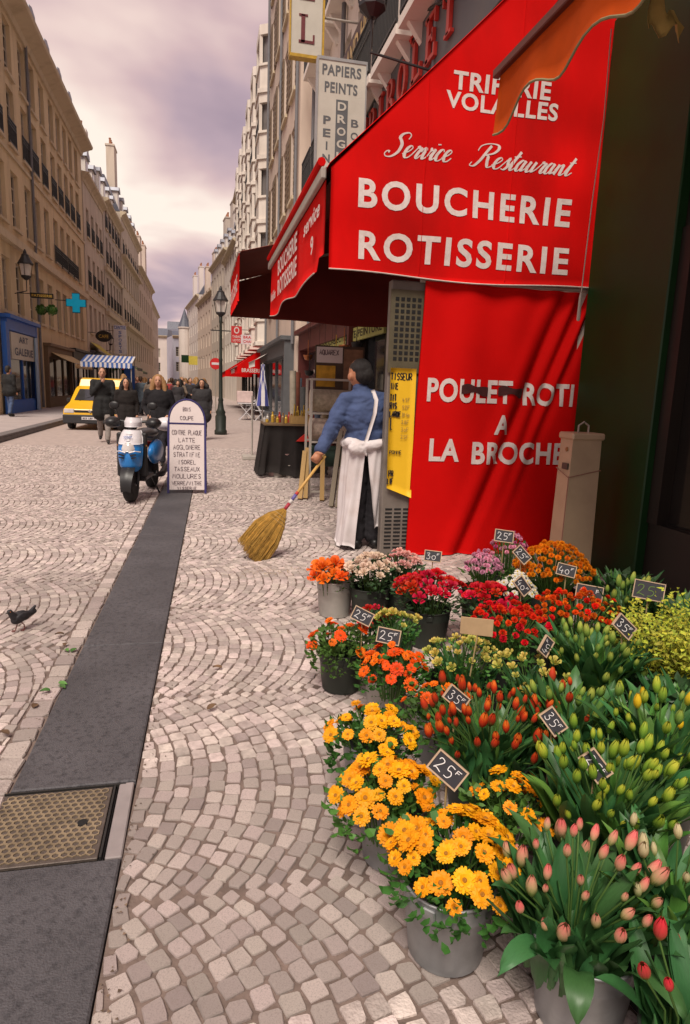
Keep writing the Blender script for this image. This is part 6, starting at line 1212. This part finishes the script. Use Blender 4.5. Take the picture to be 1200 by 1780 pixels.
for s_ in (-1, 1): MB().ball((s_ * .25, .40, .98), (.10, .12, .07), 14, 10, M=Matrix.Rotation(s_ * .3, 3, 'Z')).build('hand_muff', M_BLK, sct, True); MB().tube([(s_ * .17, .42, 1.0), (s_ * .22, .43, 1.15)], .007, 6).build('mirror_stalk', M_BLK, sct); MB().ball((s_ * .235, .43, 1.19), (.065, .02, .05), 12, 8).build('mirror', M_BLK, sct, True)
shell([(.93, .10, .24), (.99, .11, .26), (1.05, .09, .31)], 'handlebar_cowl', M_SWH); MB().ball((.0, 1.10, .80), (.15, .42, .075), 16, 10).build('seat', M_BLK, sct, True)
for s_ in (-1, 1): MB().ball((s_ * .12, 1.15, .55), (.07, .40, .17), 14, 10).build('side_panel', M_SBL, sct, True); MB().cbox((s_ * .17, .33, .70), (.02, .05, .02)).build('indicator', mat('indicator_orange', (.6, .2, .02), .3), sct)
MB().box(-.13, .13, 1.40, 1.52, .58, .66, c=.015).build('tail_lamp', mat('tail_lamp_red', (.4, .02, .02), .3), sct); MB().ball((.17, 1.62, .90), (.16, .14, .10), 14, 10).build('top_case', M_SWH, sct, True); MB().tube([(.15, .9, .24), (.17, 1.3, .22), (.17, 1.6, .28)], [.025, .045, .05], 10).build('exhaust', M_BLK, sct, True); MB().tube([(.1, .9, .25), (.2, .95, 0)], .012, 6).build('kick_stand', M_BLK, sct)
# ---- yellow van
M_VY = mat('yellow_van_paint', (.72, .40, .012), .3, .05, 2, spec=.6)
van = thing('delivery_van', 'yellow delivery van parked at the left kerb with a white paper behind its windscreen', 'van', (-3.30, 21.1, 0), R(-1.5)); van.scale = (.96, 1, .85)
Pv = [(.06, .30), (.0, .42), (.0, .62), (.06, .74), (.30, .84), (.95, .98), (1.55, 1.44), (1.75, 1.52), (2.02, 1.55), (2.14, 1.80), (2.4, 1.86), (4.0, 1.86), (4.08, 1.7), (4.1, .3)]
def hw_(z): return .80 - .02 * max(0, .5 - z) - .14 * max(0, z - .9) ** 1.1
m = MB(); n = len(Pv); vs = [(-hw_(z), y, z) for y, z in Pv] + [(hw_(z), y, z) for y, z in Pv]
m.add(vs, [tuple(range(n)), tuple(range(2 * n - 1, n - 1, -1))] + [(i, n + i, n + (i + 1) % n, (i + 1) % n) for i in range(n)]); vb = m.build('body', M_VY, van)
bm = bmesh.new(); bm.from_mesh(vb.data); bmesh.ops.recalc_face_normals(bm, faces=bm.faces); ed = [e for e in bm.edges if abs(e.verts[0].co.x) > .5 and (e.verts[0].co.x > 0) == (e.verts[1].co.x > 0)]
bmesh.ops.bevel(bm, geom=ed, offset=.05, segments=3, affect='EDGES', profile=.6); bm.to_mesh(vb.data); bm.free(); vb.data.polygons.foreach_set('use_smooth', [True] * len(vb.data.polygons)); vb.data.set_sharp_from_angle(angle=R(35))
def onv(u, y, z, o_=.012): return (u, y - o_ * .6, z + o_ * .8)
M_VG = glass('van_glass', (.03, .032, .035), .05)
MB().add([onv(-.66, 1.0, 1.02), onv(.66, 1.0, 1.02), onv(.58, 1.53, 1.425), onv(-.58, 1.53, 1.425)], [(0, 1, 2, 3)]).build('windscreen', M_VG, van); MB().add([onv(.05, 1.04, 1.05, .02), onv(.62, 1.03, 1.05, .02), onv(.55, 1.42, 1.35, .02), onv(.08, 1.44, 1.36, .02)], [(0, 1, 2, 3)]).build('white_paper', M_STW, van)
MB().box(-.81, .81, -.05, .16, .24, .55, c=.03).build('bumper', mat('van_bumper_black', (.03, .03, .032), .5), van); MB().box(-.46, .46, -.008, .02, .63, .71).build('grille', M_BLK, van); MB().cbox((0, -.018, .68), (.10, .012, .07), M=Matrix.Rotation(.78, 3, 'Y')).build('badge', M_CHR, van)
for s_ in (-1, 1):
    MB().box(s_ * .62 - .15, s_ * .62 + .15, -.012, .05, .60, .75, c=.015).build('headlight', M_LENS, van); MB().cbox((s_ * .86, 1.15, 1.02), (.14, .08, .16), ch=.03).build('wing_mirror', M_BLK, van)
    for y in (.72, 3.3): X9 = Matrix.Translation((s_ * .70, y, .28)) @ Matrix.Rotation(PI / 2, 4, 'Y'); o = MB().lathe([(.17, -.09), (.27, -.09), (.28, 0), (.27, .09), (.17, .09)], 22, 0, X9).build('wheel', M_TYR, van, True); MB().lathe([(.001, -.095), (.17, -.095), (.17, .095), (.001, .095)], 14, 0, X9).build('rim', M_CHR, o)
    MB().add([(s_ * (hw_(1.05) + .004), 1.25, 1.04), (s_ * (hw_(1.05) + .004), 2.0, 1.04), (s_ * (hw_(1.42) + .004), 2.0, 1.42), (s_ * (hw_(1.42) + .004), 1.62, 1.42)], [(0, 1, 2, 3)]).build('side_window', M_VG, van)
np_ = MB().box(-.24, .24, -.065, -.05, .38, .48).build('number_plate', M_STW, van); m = MB(); lettering(m, '853 LBF 75', lambda a, b: Vector((a, -.069, b)), -.21, .21, .40, .46, .02); m.build('lettering', M_INK, np_)
MB().bar((-.5, .98, 1.0), (-.1, 1.2, 1.2), .015, .015).build('wiper', M_BLK, van)
# ---- broom
br_ = thing('besom_broom', 'straw broom with a wooden handle held by the butcher', 'broom', (0.72, 5.67, .43)); ax = Vector((-.65, -.25, -.80)).normalized(); hx_ = ax.cross(Vector((.3, -1, .2))).normalized(); hy_ = ax.cross(hx_).normalized()
MB().tube([-ax * .62, Vector((0, 0, 0)) + ax * .02], .0135, 10).build('handle', mat('yellow_wood_handle', (.52, .30, .08), .45, .1, 12), br_, True)
for i, (a, b, c_) in enumerate(((.20, .17, (.45, .04, .03)), (.17, .11, (.12, .10, .30)), (.11, .07, (.55, .50, .48)), (.07, .0, (.35, .03, .05)))): MB().tube([-ax * a, -ax * b], .0155 + i * .0003, 10).build('painted_band', mat('band_%d' % i, c_, .5), br_, True)
r = random.Random(4); m = MB(); core = MB(); M_STRAW = mat('broom_straw', (.52, .32, .075), .8, .25, 30, island=True, rand=.35)
def bw(f): return (.02 + .125 * min(1, f * 2.2) ** .8 + .02 * f, .02 + .05 * min(1, f * 2.5) ** .7)
for i in range(900):
    a = r.uniform(0, 6.283); q = math.sqrt(r.random()) if i % 3 else 1.0; P = []
    L = .52 * r.uniform(.93, 1.02) - .05 * (q * math.cos(a)) 
    for f in (0, .25, .55, .8, 1.0):
        w1, w2 = bw(f); P.append(ax * (f * L) + hx_ * (q * math.cos(a) * w1 + (r.gauss(0, .004) * f)) + hy_ * (q * math.sin(a) * w2 + r.gauss(0, .003) * f))
    m.tube(P, [.0022, .0022, .002, .0018, .001], 3, caps=False)
tag(m.build('bristles', M_STRAW, br_), kind='stuff')
core = MB(); 
for k_, f in enumerate(range(9)): pass
vs = []; fs = []
for k_ in range(9):
    f = k_ / 9; w1, w2 = bw(f)
    for j in range(16): a = 2 * PI * j / 16; vs.append(ax * (f * .5) + hx_ * (math.cos(a) * w1 * .93) + hy_ * (math.sin(a) * w2 * .9))
for k_ in range(8):
    for j in range(16): fs.append((k_ * 16 + j, k_ * 16 + (j + 1) % 16, (k_ + 1) * 16 + (j + 1) % 16, (k_ + 1) * 16 + j))
core.add(vs, fs).build('bristle_core', mat('broom_straw_dark', (.36, .22, .05), .9, .3, 40, stretch=(1, 1, 1)), br_, True)
for f in (.13, .19, .25): w1, w2 = bw(f); MB().tube([ax * (f * .52) + hx_ * math.cos(a) * (w1 * 1.03) + hy_ * math.sin(a) * (w2 * 1.05) for a in [2 * PI * j / 20 for j in range(21)]], .003, 5, caps=False).build('stitching', mat('twine', (.45, .30, .12), .8), br_)
# ---- pigeon
pg = thing('pigeon', 'dark grey pigeon walking on the setts at the left', 'pigeon', (-1.07, 4.02, .012), R(-38)); pg.scale = (.66, .66, .72)
from mathutils import noise as mnoise
# ------------------------------------------------------------------ people and the pigeon
def ob_tmp(name, me):
    o = bpy.data.objects.new(name, me); TMP.collection.objects.link(o); return o
WR = {'coat': (.006, 7, 1.6), 'shirt': (.011, 8, 1.5), 'trousers': (.008, 7, 1.8), 'hair': (.006, 26, .35), 'apron_waist_roll': (.008, 14, 1.0)}
def remesh(name, prims, voxel, mats, parent, it=4, fac=.5, paint=None):
    """prims: ('c', p0, p1, r0, r1) tapered limbs or ('e', centre, radii[, rot]); fused into one continuous surface"""
    m = MB()
    for p in prims:
        if p[0] == 'c':
            a, b = Vector(p[1]), Vector(p[2]); d = (b - a); L = max(d.length, 1e-4); q = d.to_track_quat('Z', 'Y').to_matrix().to_4x4(); q.translation = a; r0, r1 = p[3], p[4]; n = 5
            pr = [(max(.0005, r0 * math.sin(PI / 2 * i / n)), -r0 * math.cos(PI / 2 * i / n)) for i in range(n + 1)] + [(max(.0005, r1 * math.cos(PI / 2 * i / n)), L + r1 * math.sin(PI / 2 * i / n)) for i in range(n + 1)]
            m.lathe(pr, 12, 0, q)
        else: m.ball(p[1], p[2], 16, 12, 0, p[3] if len(p) > 3 else None)
    o = ob_tmp(name, m.mesh(name, mats)); md = o.modifiers.new('r', 'REMESH'); md.mode = 'VOXEL'; md.voxel_size = voxel; ms = o.modifiers.new('s', 'SMOOTH'); ms.iterations = it; ms.factor = fac
    TMP.view_layers[0].update(); dg = TMP.view_layers[0].depsgraph; me = bpy.data.meshes.new_from_object(o.evaluated_get(dg)); old = o.data; bpy.data.objects.remove(o); bpy.data.meshes.remove(old); me.name = name
    if name in WR:      # cloth creases and hair strands
        am, fq, st_ = WR[name]; no = [v.normal.copy() for v in me.vertices]
        for v, n_ in zip(me.vertices, no):
            p = Vector((v.co.x * fq, v.co.y * fq, v.co.z * fq * st_)); v.co += n_ * am * (1.4 * mnoise.noise(p) - 1.2 * abs(mnoise.noise(p * 1.9 + Vector((7, 3, 1)))) + .4)
    o = ob(name, me, parent)
    me.polygons.foreach_set('use_smooth', [True] * len(me.polygons)); return o
M_SKIN = mat('skin', (.46, .24, .15), .55, .08, 20); M_DSK = mat('ruddy_skin', (.40, .17, .09), .55, .1, 20)
M_COAT = mat('dark_coat_wool', (.009, .008, .010), .9, .3, 12, .5, 14); M_COAT2 = mat('black_jacket', (.009, .009, .009), .8, .3, 12, .5, 14); M_GREYT = mat('grey_trousers', (.23, .20, .18), .85, .1, 10); M_DKT = mat('dark_trousers', (.016, .015, .02), .85, .1, 10); M_JEAN = mat('blue_jeans', (.06, .09, .17), .85, .15, 12); M_SHOE = mat('black_shoe', (.012, .011, .011), .4)
M_HB = mat('brown_hair', (.055, .028, .014), .6, .25, 60); M_HBL = mat('blond_hair', (.28, .15, .06), .55, .3, 60, stretch=(60, 60, 3)); M_HK = mat('black_hair', (.016, .013, .012), .6, .5, 30, .9, 60, stretch=(6, 1, 1))
def person(label, loc, rz, h, top, trousers, hair, stride=.18, long_coat=.0, arms='down', hairlen=0, vox=.016, skin=None, build=1.0, group=None, eyes=True, shoe=None, hood=False, name='person'):
    t = thing(name, label, 'person', loc, rz, group); k = h / 1.75; V = lambda x, y, z: (x * k, y * k, z * k); b = build; skin = skin or M_SKIN
    A = {'down': lambda s: ((s * .20, 0, 1.40), (s * .25, .03, 1.12), (s * .24, -.05, .88)), 'chin': lambda s: ((s * .20, 0, 1.40), (s * .24, -.08, 1.14), (s * .03 if s < 0 else s * .24, -.20 if s < 0 else -.02, 1.40 if s < 0 else .90)), 'pocket': lambda s: ((s * .20, 0, 1.40), (s * .29, .05, 1.13), (s * .19, -.10, .98)), 'front': lambda s: ((s * .2, 0, 1.40), (s * .25, 0, 1.12), (s * .08, -.2, 1.05))}[arms]
    body = [('e', V(0, -.01, 1.63), V(.077, .095, .118)), ('e', V(0, -.035, 1.575), V(.058, .065, .065)), ('c', V(0, .01, 1.42), V(0, .0, 1.54), .055 * k, .052 * k), ('c', V(0, -.10, 1.63), V(0, -.118, 1.60), .010 * k, .015 * k), ('e', V(.078, 0, 1.615), V(.012, .022, .032)), ('e', V(-.078, 0, 1.615), V(.012, .022, .032)), ('e', V(0, 0, 1.2), V(.15, .10, .24)), ('e', V(0, 0, .95), V(.15, .10, .13))]
    coat = [('c', V(-.165 * b, 0, 1.40), V(.165 * b, 0, 1.40), .075 * k, .075 * k), ('e', V(0, 0, 1.24), V(.205 * b, .135 * b, .24)), ('e', V(0, 0, 1.02), V(.185 * b, .135 * b, .20))]
    if long_coat: coat += [('c', V(-.05, 0, .98), V(-.07, .0, .98 - long_coat), .15 * k * b, .17 * k * b), ('c', V(.05, 0, .98), V(.07, .0, .98 - long_coat), .15 * k * b, .17 * k * b)]
    tr = [('e', V(0, 0, .95), V(.165, .115, .13))]; sh = []
    for s in (-1, 1):
        f = s * stride; hip = (s * .085, 0, .92); kn = (s * .085, -f * .75 - .02, .50); an = (s * .08, -f * 1.3 + (.06 if f < 0 else 0), .10 + (.05 if f < 0 else 0))
        body += [('c', V(*hip), V(*kn), .075 * k, .05 * k), ('c', V(*kn), V(*an), .048 * k, .036 * k)]; tr += [('c', V(*hip), V(*kn), .092 * k, .07 * k), ('c', V(*kn), V(*an), .068 * k, .06 * k)]
        sh += [('c', V(an[0], an[1] + .03, an[2] - .05), V(an[0] * 1.1, an[1] - .16, an[2] - .065), .042 * k, .034 * k)]
        S, E_, Wp = A(s); body += [('c', V(*S), V(*E_), .045 * k, .036 * k), ('c', V(*E_), V(*Wp), .036 * k, .026 * k)]
        coat += [('c', V(*S), V(*E_), .070 * k * b, .058 * k), ('c', V(*E_), V(*Wp), .056 * k, .046 * k)]
        d = (Vector(Wp) - Vector(E_)).normalized(); wv = Vector(Wp); hd = wv + d * .07; body += [('c', V(*wv), V(*hd), .03 * k, .030 * k)]
        x_ = d.cross(Vector((0, 1, .2))).normalized()
        for q in range(4): c0 = hd + x_ * (q - 1.5) * .018; body += [('c', V(*c0), V(*(c0 + d * (.06 if q in (1, 2) else .05) + Vector((0, -.015, 0)))), .009 * k, .008 * k)]
        body += [('c', V(*(wv + d * .03)), V(*(wv + d * .06 + x_ * s * .045 + Vector((0, -.02, 0)))), .011 * k, .009 * k)]
    remesh('body', body, vox * .8, skin, t, 2); remesh('coat', coat, vox, top, t, 4); remesh('trousers', tr, vox, trousers, t, 4); remesh('shoes', sh, vox * .8, shoe or M_SHOE, t, 2)
    hp = [('e', V(0, .018, 1.665), V(.088, .098, .10)), ('e', V(0, .05, 1.61), V(.078, .065, .10))]
    if hairlen: hp += [('e', V(-.085, .01, 1.60), V(.035, .06, .12)), ('e', V(.085, .01, 1.60), V(.035, .06, .12)), ('c', V(-.10, .0, 1.62), V(-.15, -.02, 1.66 - hairlen), .045 * k, .055 * k), ('c', V(.10, .0, 1.62), V(.15, -.02, 1.66 - hairlen), .045 * k, .055 * k), ('c', V(0, .07, 1.6), V(0, .12, 1.66 - hairlen), .08 * k, .10 * k)]
    remesh('hair', hp, vox * .8, hair, t, 2)
    if eyes:
        for s in (-1, 1): MB().ball(V(s * .03, -.098, 1.638), V(.012, .006, .007), 8, 6).build('eye', M_BLACK, t); MB().cbox(V(s * .03, -.101, 1.657), V(.03, .008, .006)).build('eyebrow', hair, t)
        MB().cbox(V(0, -.099, 1.565), V(.04, .008, .009), ch=.002).build('mouth', mat('lips', (.30, .09, .08), .5), t)
    return t
# the butcher, seen from behind, sweeping
bt = thing('person', 'butcher in blue shirt and white apron sweeping the pavement, seen from behind', 'person', (1.53, 5.93, .015)); bt.scale = (1.06, 1.06, 1.0)
B = [('e', (-.105, .03, 1.635), (.088, .108, .13)), ('e', (-.115, .10, 1.60), (.055, .05, .07)), ('c', (-.07, 0, 1.42), (-.10, .02, 1.56), .066, .06), ('e', (-.192, -.012, 1.60), (.018, .026, .038), Matrix.Rotation(.3, 3, 'Z')), ('e', (-.022, .03, 1.615), (.012, .024, .034)), ('e', (-.02, 0, 1.2), (.18, .11, .24)), ('e', (0, 0, .95), (.16, .12, .14)),
     ('c', (-.21, 0, 1.37), (-.36, -.03, 1.08), .05, .042), ('c', (-.36, -.03, 1.08), (-.455, -.11, .915), .042, .030), ('c', (.17, 0, 1.37), (.24, .10, 1.08), .05, .04), ('c', (.24, .1, 1.08), (.10, .26, 1.0), .04, .03), ('c', (.10, .26, 1.0), (.04, .30, .98), .03, .03)]
for s in (-1, 1): B += [('c', (s * .09, 0, .93), (s * .085, 0, .5), .08, .055), ('c', (s * .085, 0, .5), (s * .08, 0, .1), .05, .04)]
# left hand closed round the broom handle
hc = Vector((-.485, -.135, .868)); axb = Vector((-.65, -.25, -.80)).normalized(); sd_ = axb.cross(Vector((0, -1, .3))).normalized(); fw_ = axb.cross(sd_).normalized()
B += [('c', (-.455, -.11, .915), hc - fw_ * .0, .030, .034), ('e', hc + axb * .005, (.034, .034, .040))]
for q in range(4):
    c = hc + axb * (-.030 + q * .021); r_ = .034; P = [c + (sd_ * math.cos(a) + fw_ * math.sin(a)) * r_ for a in (-.4, .5, 1.4, 2.3, 3.1)]
    for u, v in zip(P, P[1:]): B.append(('c', u, v, .0105, .0095))
c = hc + axb * -.03; P = [c + (sd_ * math.cos(a) + fw_ * math.sin(a)) * .034 + axb * (a * .010) for a in (.2, -.8, -1.8, -2.4)]
for u, v in zip(P, P[1:]): B.append(('c', u, v, .012, .010))
remesh('body', B, .009, M_DSK, bt, 1, .4)
M_SHIRT = mat('blue_work_shirt', (.050, .075, .165), .85, .22, 9, .9, 16); M_APR = mat('white_cotton_apron', (.62, .57, .57), .8, .06, 6, .2, 14, dirt=(.46, .36, .32), dscale=5, damt=.5)
S = [('c', (-.20, 0, 1.385), (.16, 0, 1.385), .088, .088), ('e', (-.03, 0, 1.26), (.225, .155, .24)), ('e', (-.01, .02, 1.06), (.20, .165, .17)), ('c', (-.22, 0, 1.375), (-.36, -.03, 1.085), .085, .070), ('c', (-.36, -.03, 1.085), (-.438, -.095, .945), .068, .056), ('c', (.17, 0, 1.37), (.24, .10, 1.08), .085, .07), ('c', (.24, .1, 1.08), (.12, .24, 1.0), .065, .05), ('c', (-.07, .0, 1.44), (-.09, .01, 1.50), .082, .07)]
for i in range(6): a = i * 1.1; S.append(('c', (-.30 - .02 * i, -.085 + .012 * i, 1.24 - .045 * i), (-.24 - .03 * i, -.075 - .005 * i, 1.18 - .045 * i), .012, .012))
remesh('shirt', S, .011, M_SHIRT, bt, 3)
T = [('e', (0, 0, .95), (.19, .15, .13))]
for s in (-1, 1): T += [('c', (s * .09, 0, .93), (s * .085, 0, .5), .105, .085), ('c', (s * .085, 0, .5), (s * .08, .01, .10), .083, .078)]
remesh('trousers', T, .012, mat('black_check_trousers', (.02, .018, .022), .85), bt); remesh('shoes', [('c', (s * .085, -.05, .045), (s * .11, .17, .04), .05, .042) for s in (-1, 1)], .01, M_SHOE, bt, 2)
remesh('hair', [('e', (-.09, .005, 1.675), (.092, .108, .094)), ('e', (-.075, -.05, 1.62), (.078, .058, .085)), ('e', (-.155, .02, 1.68), (.03, .06, .05))], .009, M_HK, bt, 2)
def skirt(u, v, lo):
    z = .04 + .98 * v if lo < 0 else .20 + .82 * v; f = 1 - (z - .04) / .98; zz = z
    gap = -.30 - .30 * f if lo < 0 else -.27 + .50 * f
    ph = (-2.9 + u * (gap + 2.9)) if lo < 0 else (gap + u * (2.9 - gap)); fold = .020 * math.sin(ph * 7 + f * 3 + .8 * math.sin(f * 5)) * (.3 + f) + .008 * math.sin(ph * 19 + f * 7) - .012 * math.sin(f * 9 + ph * 3) * f
    if lo > 0: zz = z - .14 * math.exp(-((ph - gap) / .5) ** 2) * f * 0 + .12 * f * max(0, 1 - (ph - gap) / .5) * 0
    rx_, ry_ = .215 + .03 * f + fold, .185 + .02 * f + fold
    return (rx_ * math.sin(ph) + .0, -ry_ * math.cos(ph), zz + (.03 * math.sin(ph * 5) + .02 * math.sin(ph * 2)) * f)
for lo in (-1, 1): MB().sheet(lambda u, v: skirt(u, v, lo), 40, 24, (.0, .004, .0)).build('apron_panel', M_APR, bt, True)
remesh('apron_waist_roll', [('c', (.21 * math.sin(a), -.185 * math.cos(a), 1.0 + .012 * math.sin(a * 5)), (.21 * math.sin(a + .32), -.185 * math.cos(a + .32), 1.0 + .012 * math.sin(a * 5 + 1.6)), .042, .042) for a in [i * .32 for i in range(20)]] + [('e', (-.115, -.15, .965), (.10, .06, .065)), ('c', (-.17, -.14, .95), (-.05, -.19, 1.0), .035, .03), ('c', (-.1, -.19, 1.0), (-.06, -.19, .90), .022, .012)], .009, M_APR, bt, 3)
m = MB(); P = [Vector(p) for p in ((-.0, -.06, 1.49), (.02, -.125, 1.40), (.0, -.165, 1.28), (-.035, -.17, 1.15), (-.075, -.19, 1.02))]
for w_ in (0,): m.sheet(lambda u, v: (lambda q: q + Vector(((u - .5) * .034, -.012, (u - .5) * .01)))(P[min(int(v * 4), 3)].lerp(P[min(int(v * 4), 3) + 1], v * 4 - min(int(v * 4), 3))), 2, 16, (0, .004, 0))
m.build('apron_strap', M_APR, bt, True)
person('man in a dark coat and pale grey trousers walking with a hand at his chin', (-2.33, 16.9, .014), R(8), 1.80, M_COAT2, M_GREYT, M_HB, .20, .28, 'chin', build=1.12)
person('dark haired woman in a black coat walking beside the man', (-1.62, 15.3, .014), R(5), 1.56, mat('brown_black_coat', (.012, .009, .008), .9, .3, 12, .5, 14), M_DKT, M_HK, .16, .38, 'down', .32, build=1.1)
person('woman with long blond hair in a long black coat behind the scooter', (-.76, 12.5, .014), R(-4), 1.63, M_COAT, M_DKT, M_HBL, .17, .45, 'pocket', .36, build=1.1)
person('man in a black jacket and jeans facing the blue shopfront', (-6.5, 24.9, .15), R(150), 1.74, M_COAT2, M_JEAN, M_HK, .05, .10, 'down', build=1.15)
person('hooded person in a dark coat behind the arched board', (.02, 18.4, .014), R(-3), 1.62, mat('charcoal_coat', (.025, .023, .025), .85), M_DKT, M_HK, .14, .30, 'down', .12, build=1.25)
person('person in a dark coat carrying white shopping bags beyond the arched board', (-1.35, 23.0, .014), R(6), 1.70, mat('olive_coat', (.05, .045, .03), .85), M_DKT, M_HB, .14, .25, 'down', build=1.05)
for i, (x, y) in enumerate(((-1.62, 22.85), (-1.08, 22.85))):
    t = thing('shopping_bag', 'white plastic shopping bag, %s one of the pair beyond the arched board' % ('left' if i == 0 else 'right'), 'bag', (x, y, .38)); remesh('bag', [('e', (0, 0, 0), (.15, .09, .16)), ('c', (0, 0, .1), (0, 0, .28), .07, .02)], .015, mat('white_plastic_bag', (.55, .50, .48), .4), t, 3)
# the crowd
CM = mat('crowd_clothes', (.1, .1, .1), .85, .2, 8, objcol=True)
cols = [(.03, .027, .03), (.06, .05, .055), (.035, .03, .03), (.32, .04, .04), (.06, .08, .15), (.16, .12, .09), (.36, .32, .28), (.08, .10, .12), (.12, .03, .03), (.24, .18, .10)]; cn = ['black', 'charcoal', 'dark', 'red', 'navy', 'brown', 'pale', 'slate', 'maroon', 'tan']
protos = []
for i in range(4):
    protos.append(person('tmp', (0, 300 + i * 5, 0), 0, (1.62, 1.70, 1.76, 1.82)[i], CM, CM, (M_HB, M_HK, M_HB, M_HBL)[i], (.18, .1, .2, .14)[i], (.25, .0, .3, .1)[i], ('down', 'pocket', 'front', 'down')[i], (0, .25, 0, .3)[i], vox=.03, eyes=False, group='shoppers crowding the far street'))
PC = [(p, tree_cache(p)) for p in protos]; r = random.Random(12)
spots = []
for i in range(96):
    y = 29 + (i / 96) ** 1.3 * 78; spots.append((r.uniform(-3.9 + .0 * y, 1.2 - .018 * y) if y > 30 or i % 2 else r.uniform(-2.2, .4), y))
used = set()
for i, (x, y) in enumerate(spots):
    p, c = PC[i % 4]; ci = r.randrange(10); mem = []; o = p if i < 4 else copy_tree(p, None, c, mem)
    o.location = (x, y, .0); o.rotation_euler = (0, 0, r.choice((0, 0, PI)) + r.uniform(-.5, .5)); o['label'] = 'tiny distant shopper in %s clothes in the far street crowd' % cn[ci]
    for ch in (c[p.name] if i < 4 else mem[1:]):
        if ch.name.startswith('coat'): ch.color = (*cols[ci], 1)
        elif ch.name.startswith('trousers'): ch.color = (*[(.02, .02, .025), (.05, .06, .10), (.03, .03, .03)][i % 3], 1)
# the pigeon body (its Empty is made with the other street things)
M_PIG = mat('pigeon_feathers', (.022, .021, .024), .6, .3, 40)
remesh('body', [('e', (0, 0, .115), (.045, .085, .05), Matrix.Rotation(.25, 3, 'X')), ('c', (0, -.055, .135), (0, -.085, .175), .034, .024), ('e', (0, -.092, .185), (.021, .026, .022)), ('c', (0, .06, .115), (0, .16, .125), .034, .022), ('e', (.038, .02, .122), (.016, .075, .036)), ('e', (-.038, .02, .122), (.016, .075, .036)), ('c', (0, .12, .13), (0, .17, .165), .02, .012)], .005, M_PIG, pg, 2)
MB().lathe([(.007, 0), (.004, .014), (.0005, .026)], 8, 0, Matrix.Translation((0, -.114, .184)) @ Matrix.Rotation(PI / 2 + .2, 4, 'X')).build('beak', mat('beak_grey', (.06, .05, .05), .5), pg)
for s in (-1, 1):
    MB().tube([(s * .02, .0, .08), (s * .022, .01 + s * .02, .045), (s * .022, s * .03, .004)], .005, 6).tube([(s * .022, s * .03, .004), (s * .022, s * .03 - .035, .003)], .004, 5).tube([(s * .022, s * .03, .004), (s * .04, s * .03 - .028, .003)], .0035, 5).tube([(s * .022, s * .03, .004), (s * .005, s * .03 - .028, .003)], .0035, 5).build('leg', mat('pigeon_leg', (.18, .06, .05), .6), pg)
    MB().ball((s * .020, -.098, .19), .004, 6, 5).build('eye', mat('pigeon_eye', (.5, .15, .03), .3), pg)

bpy.data.scenes.remove(TMP)
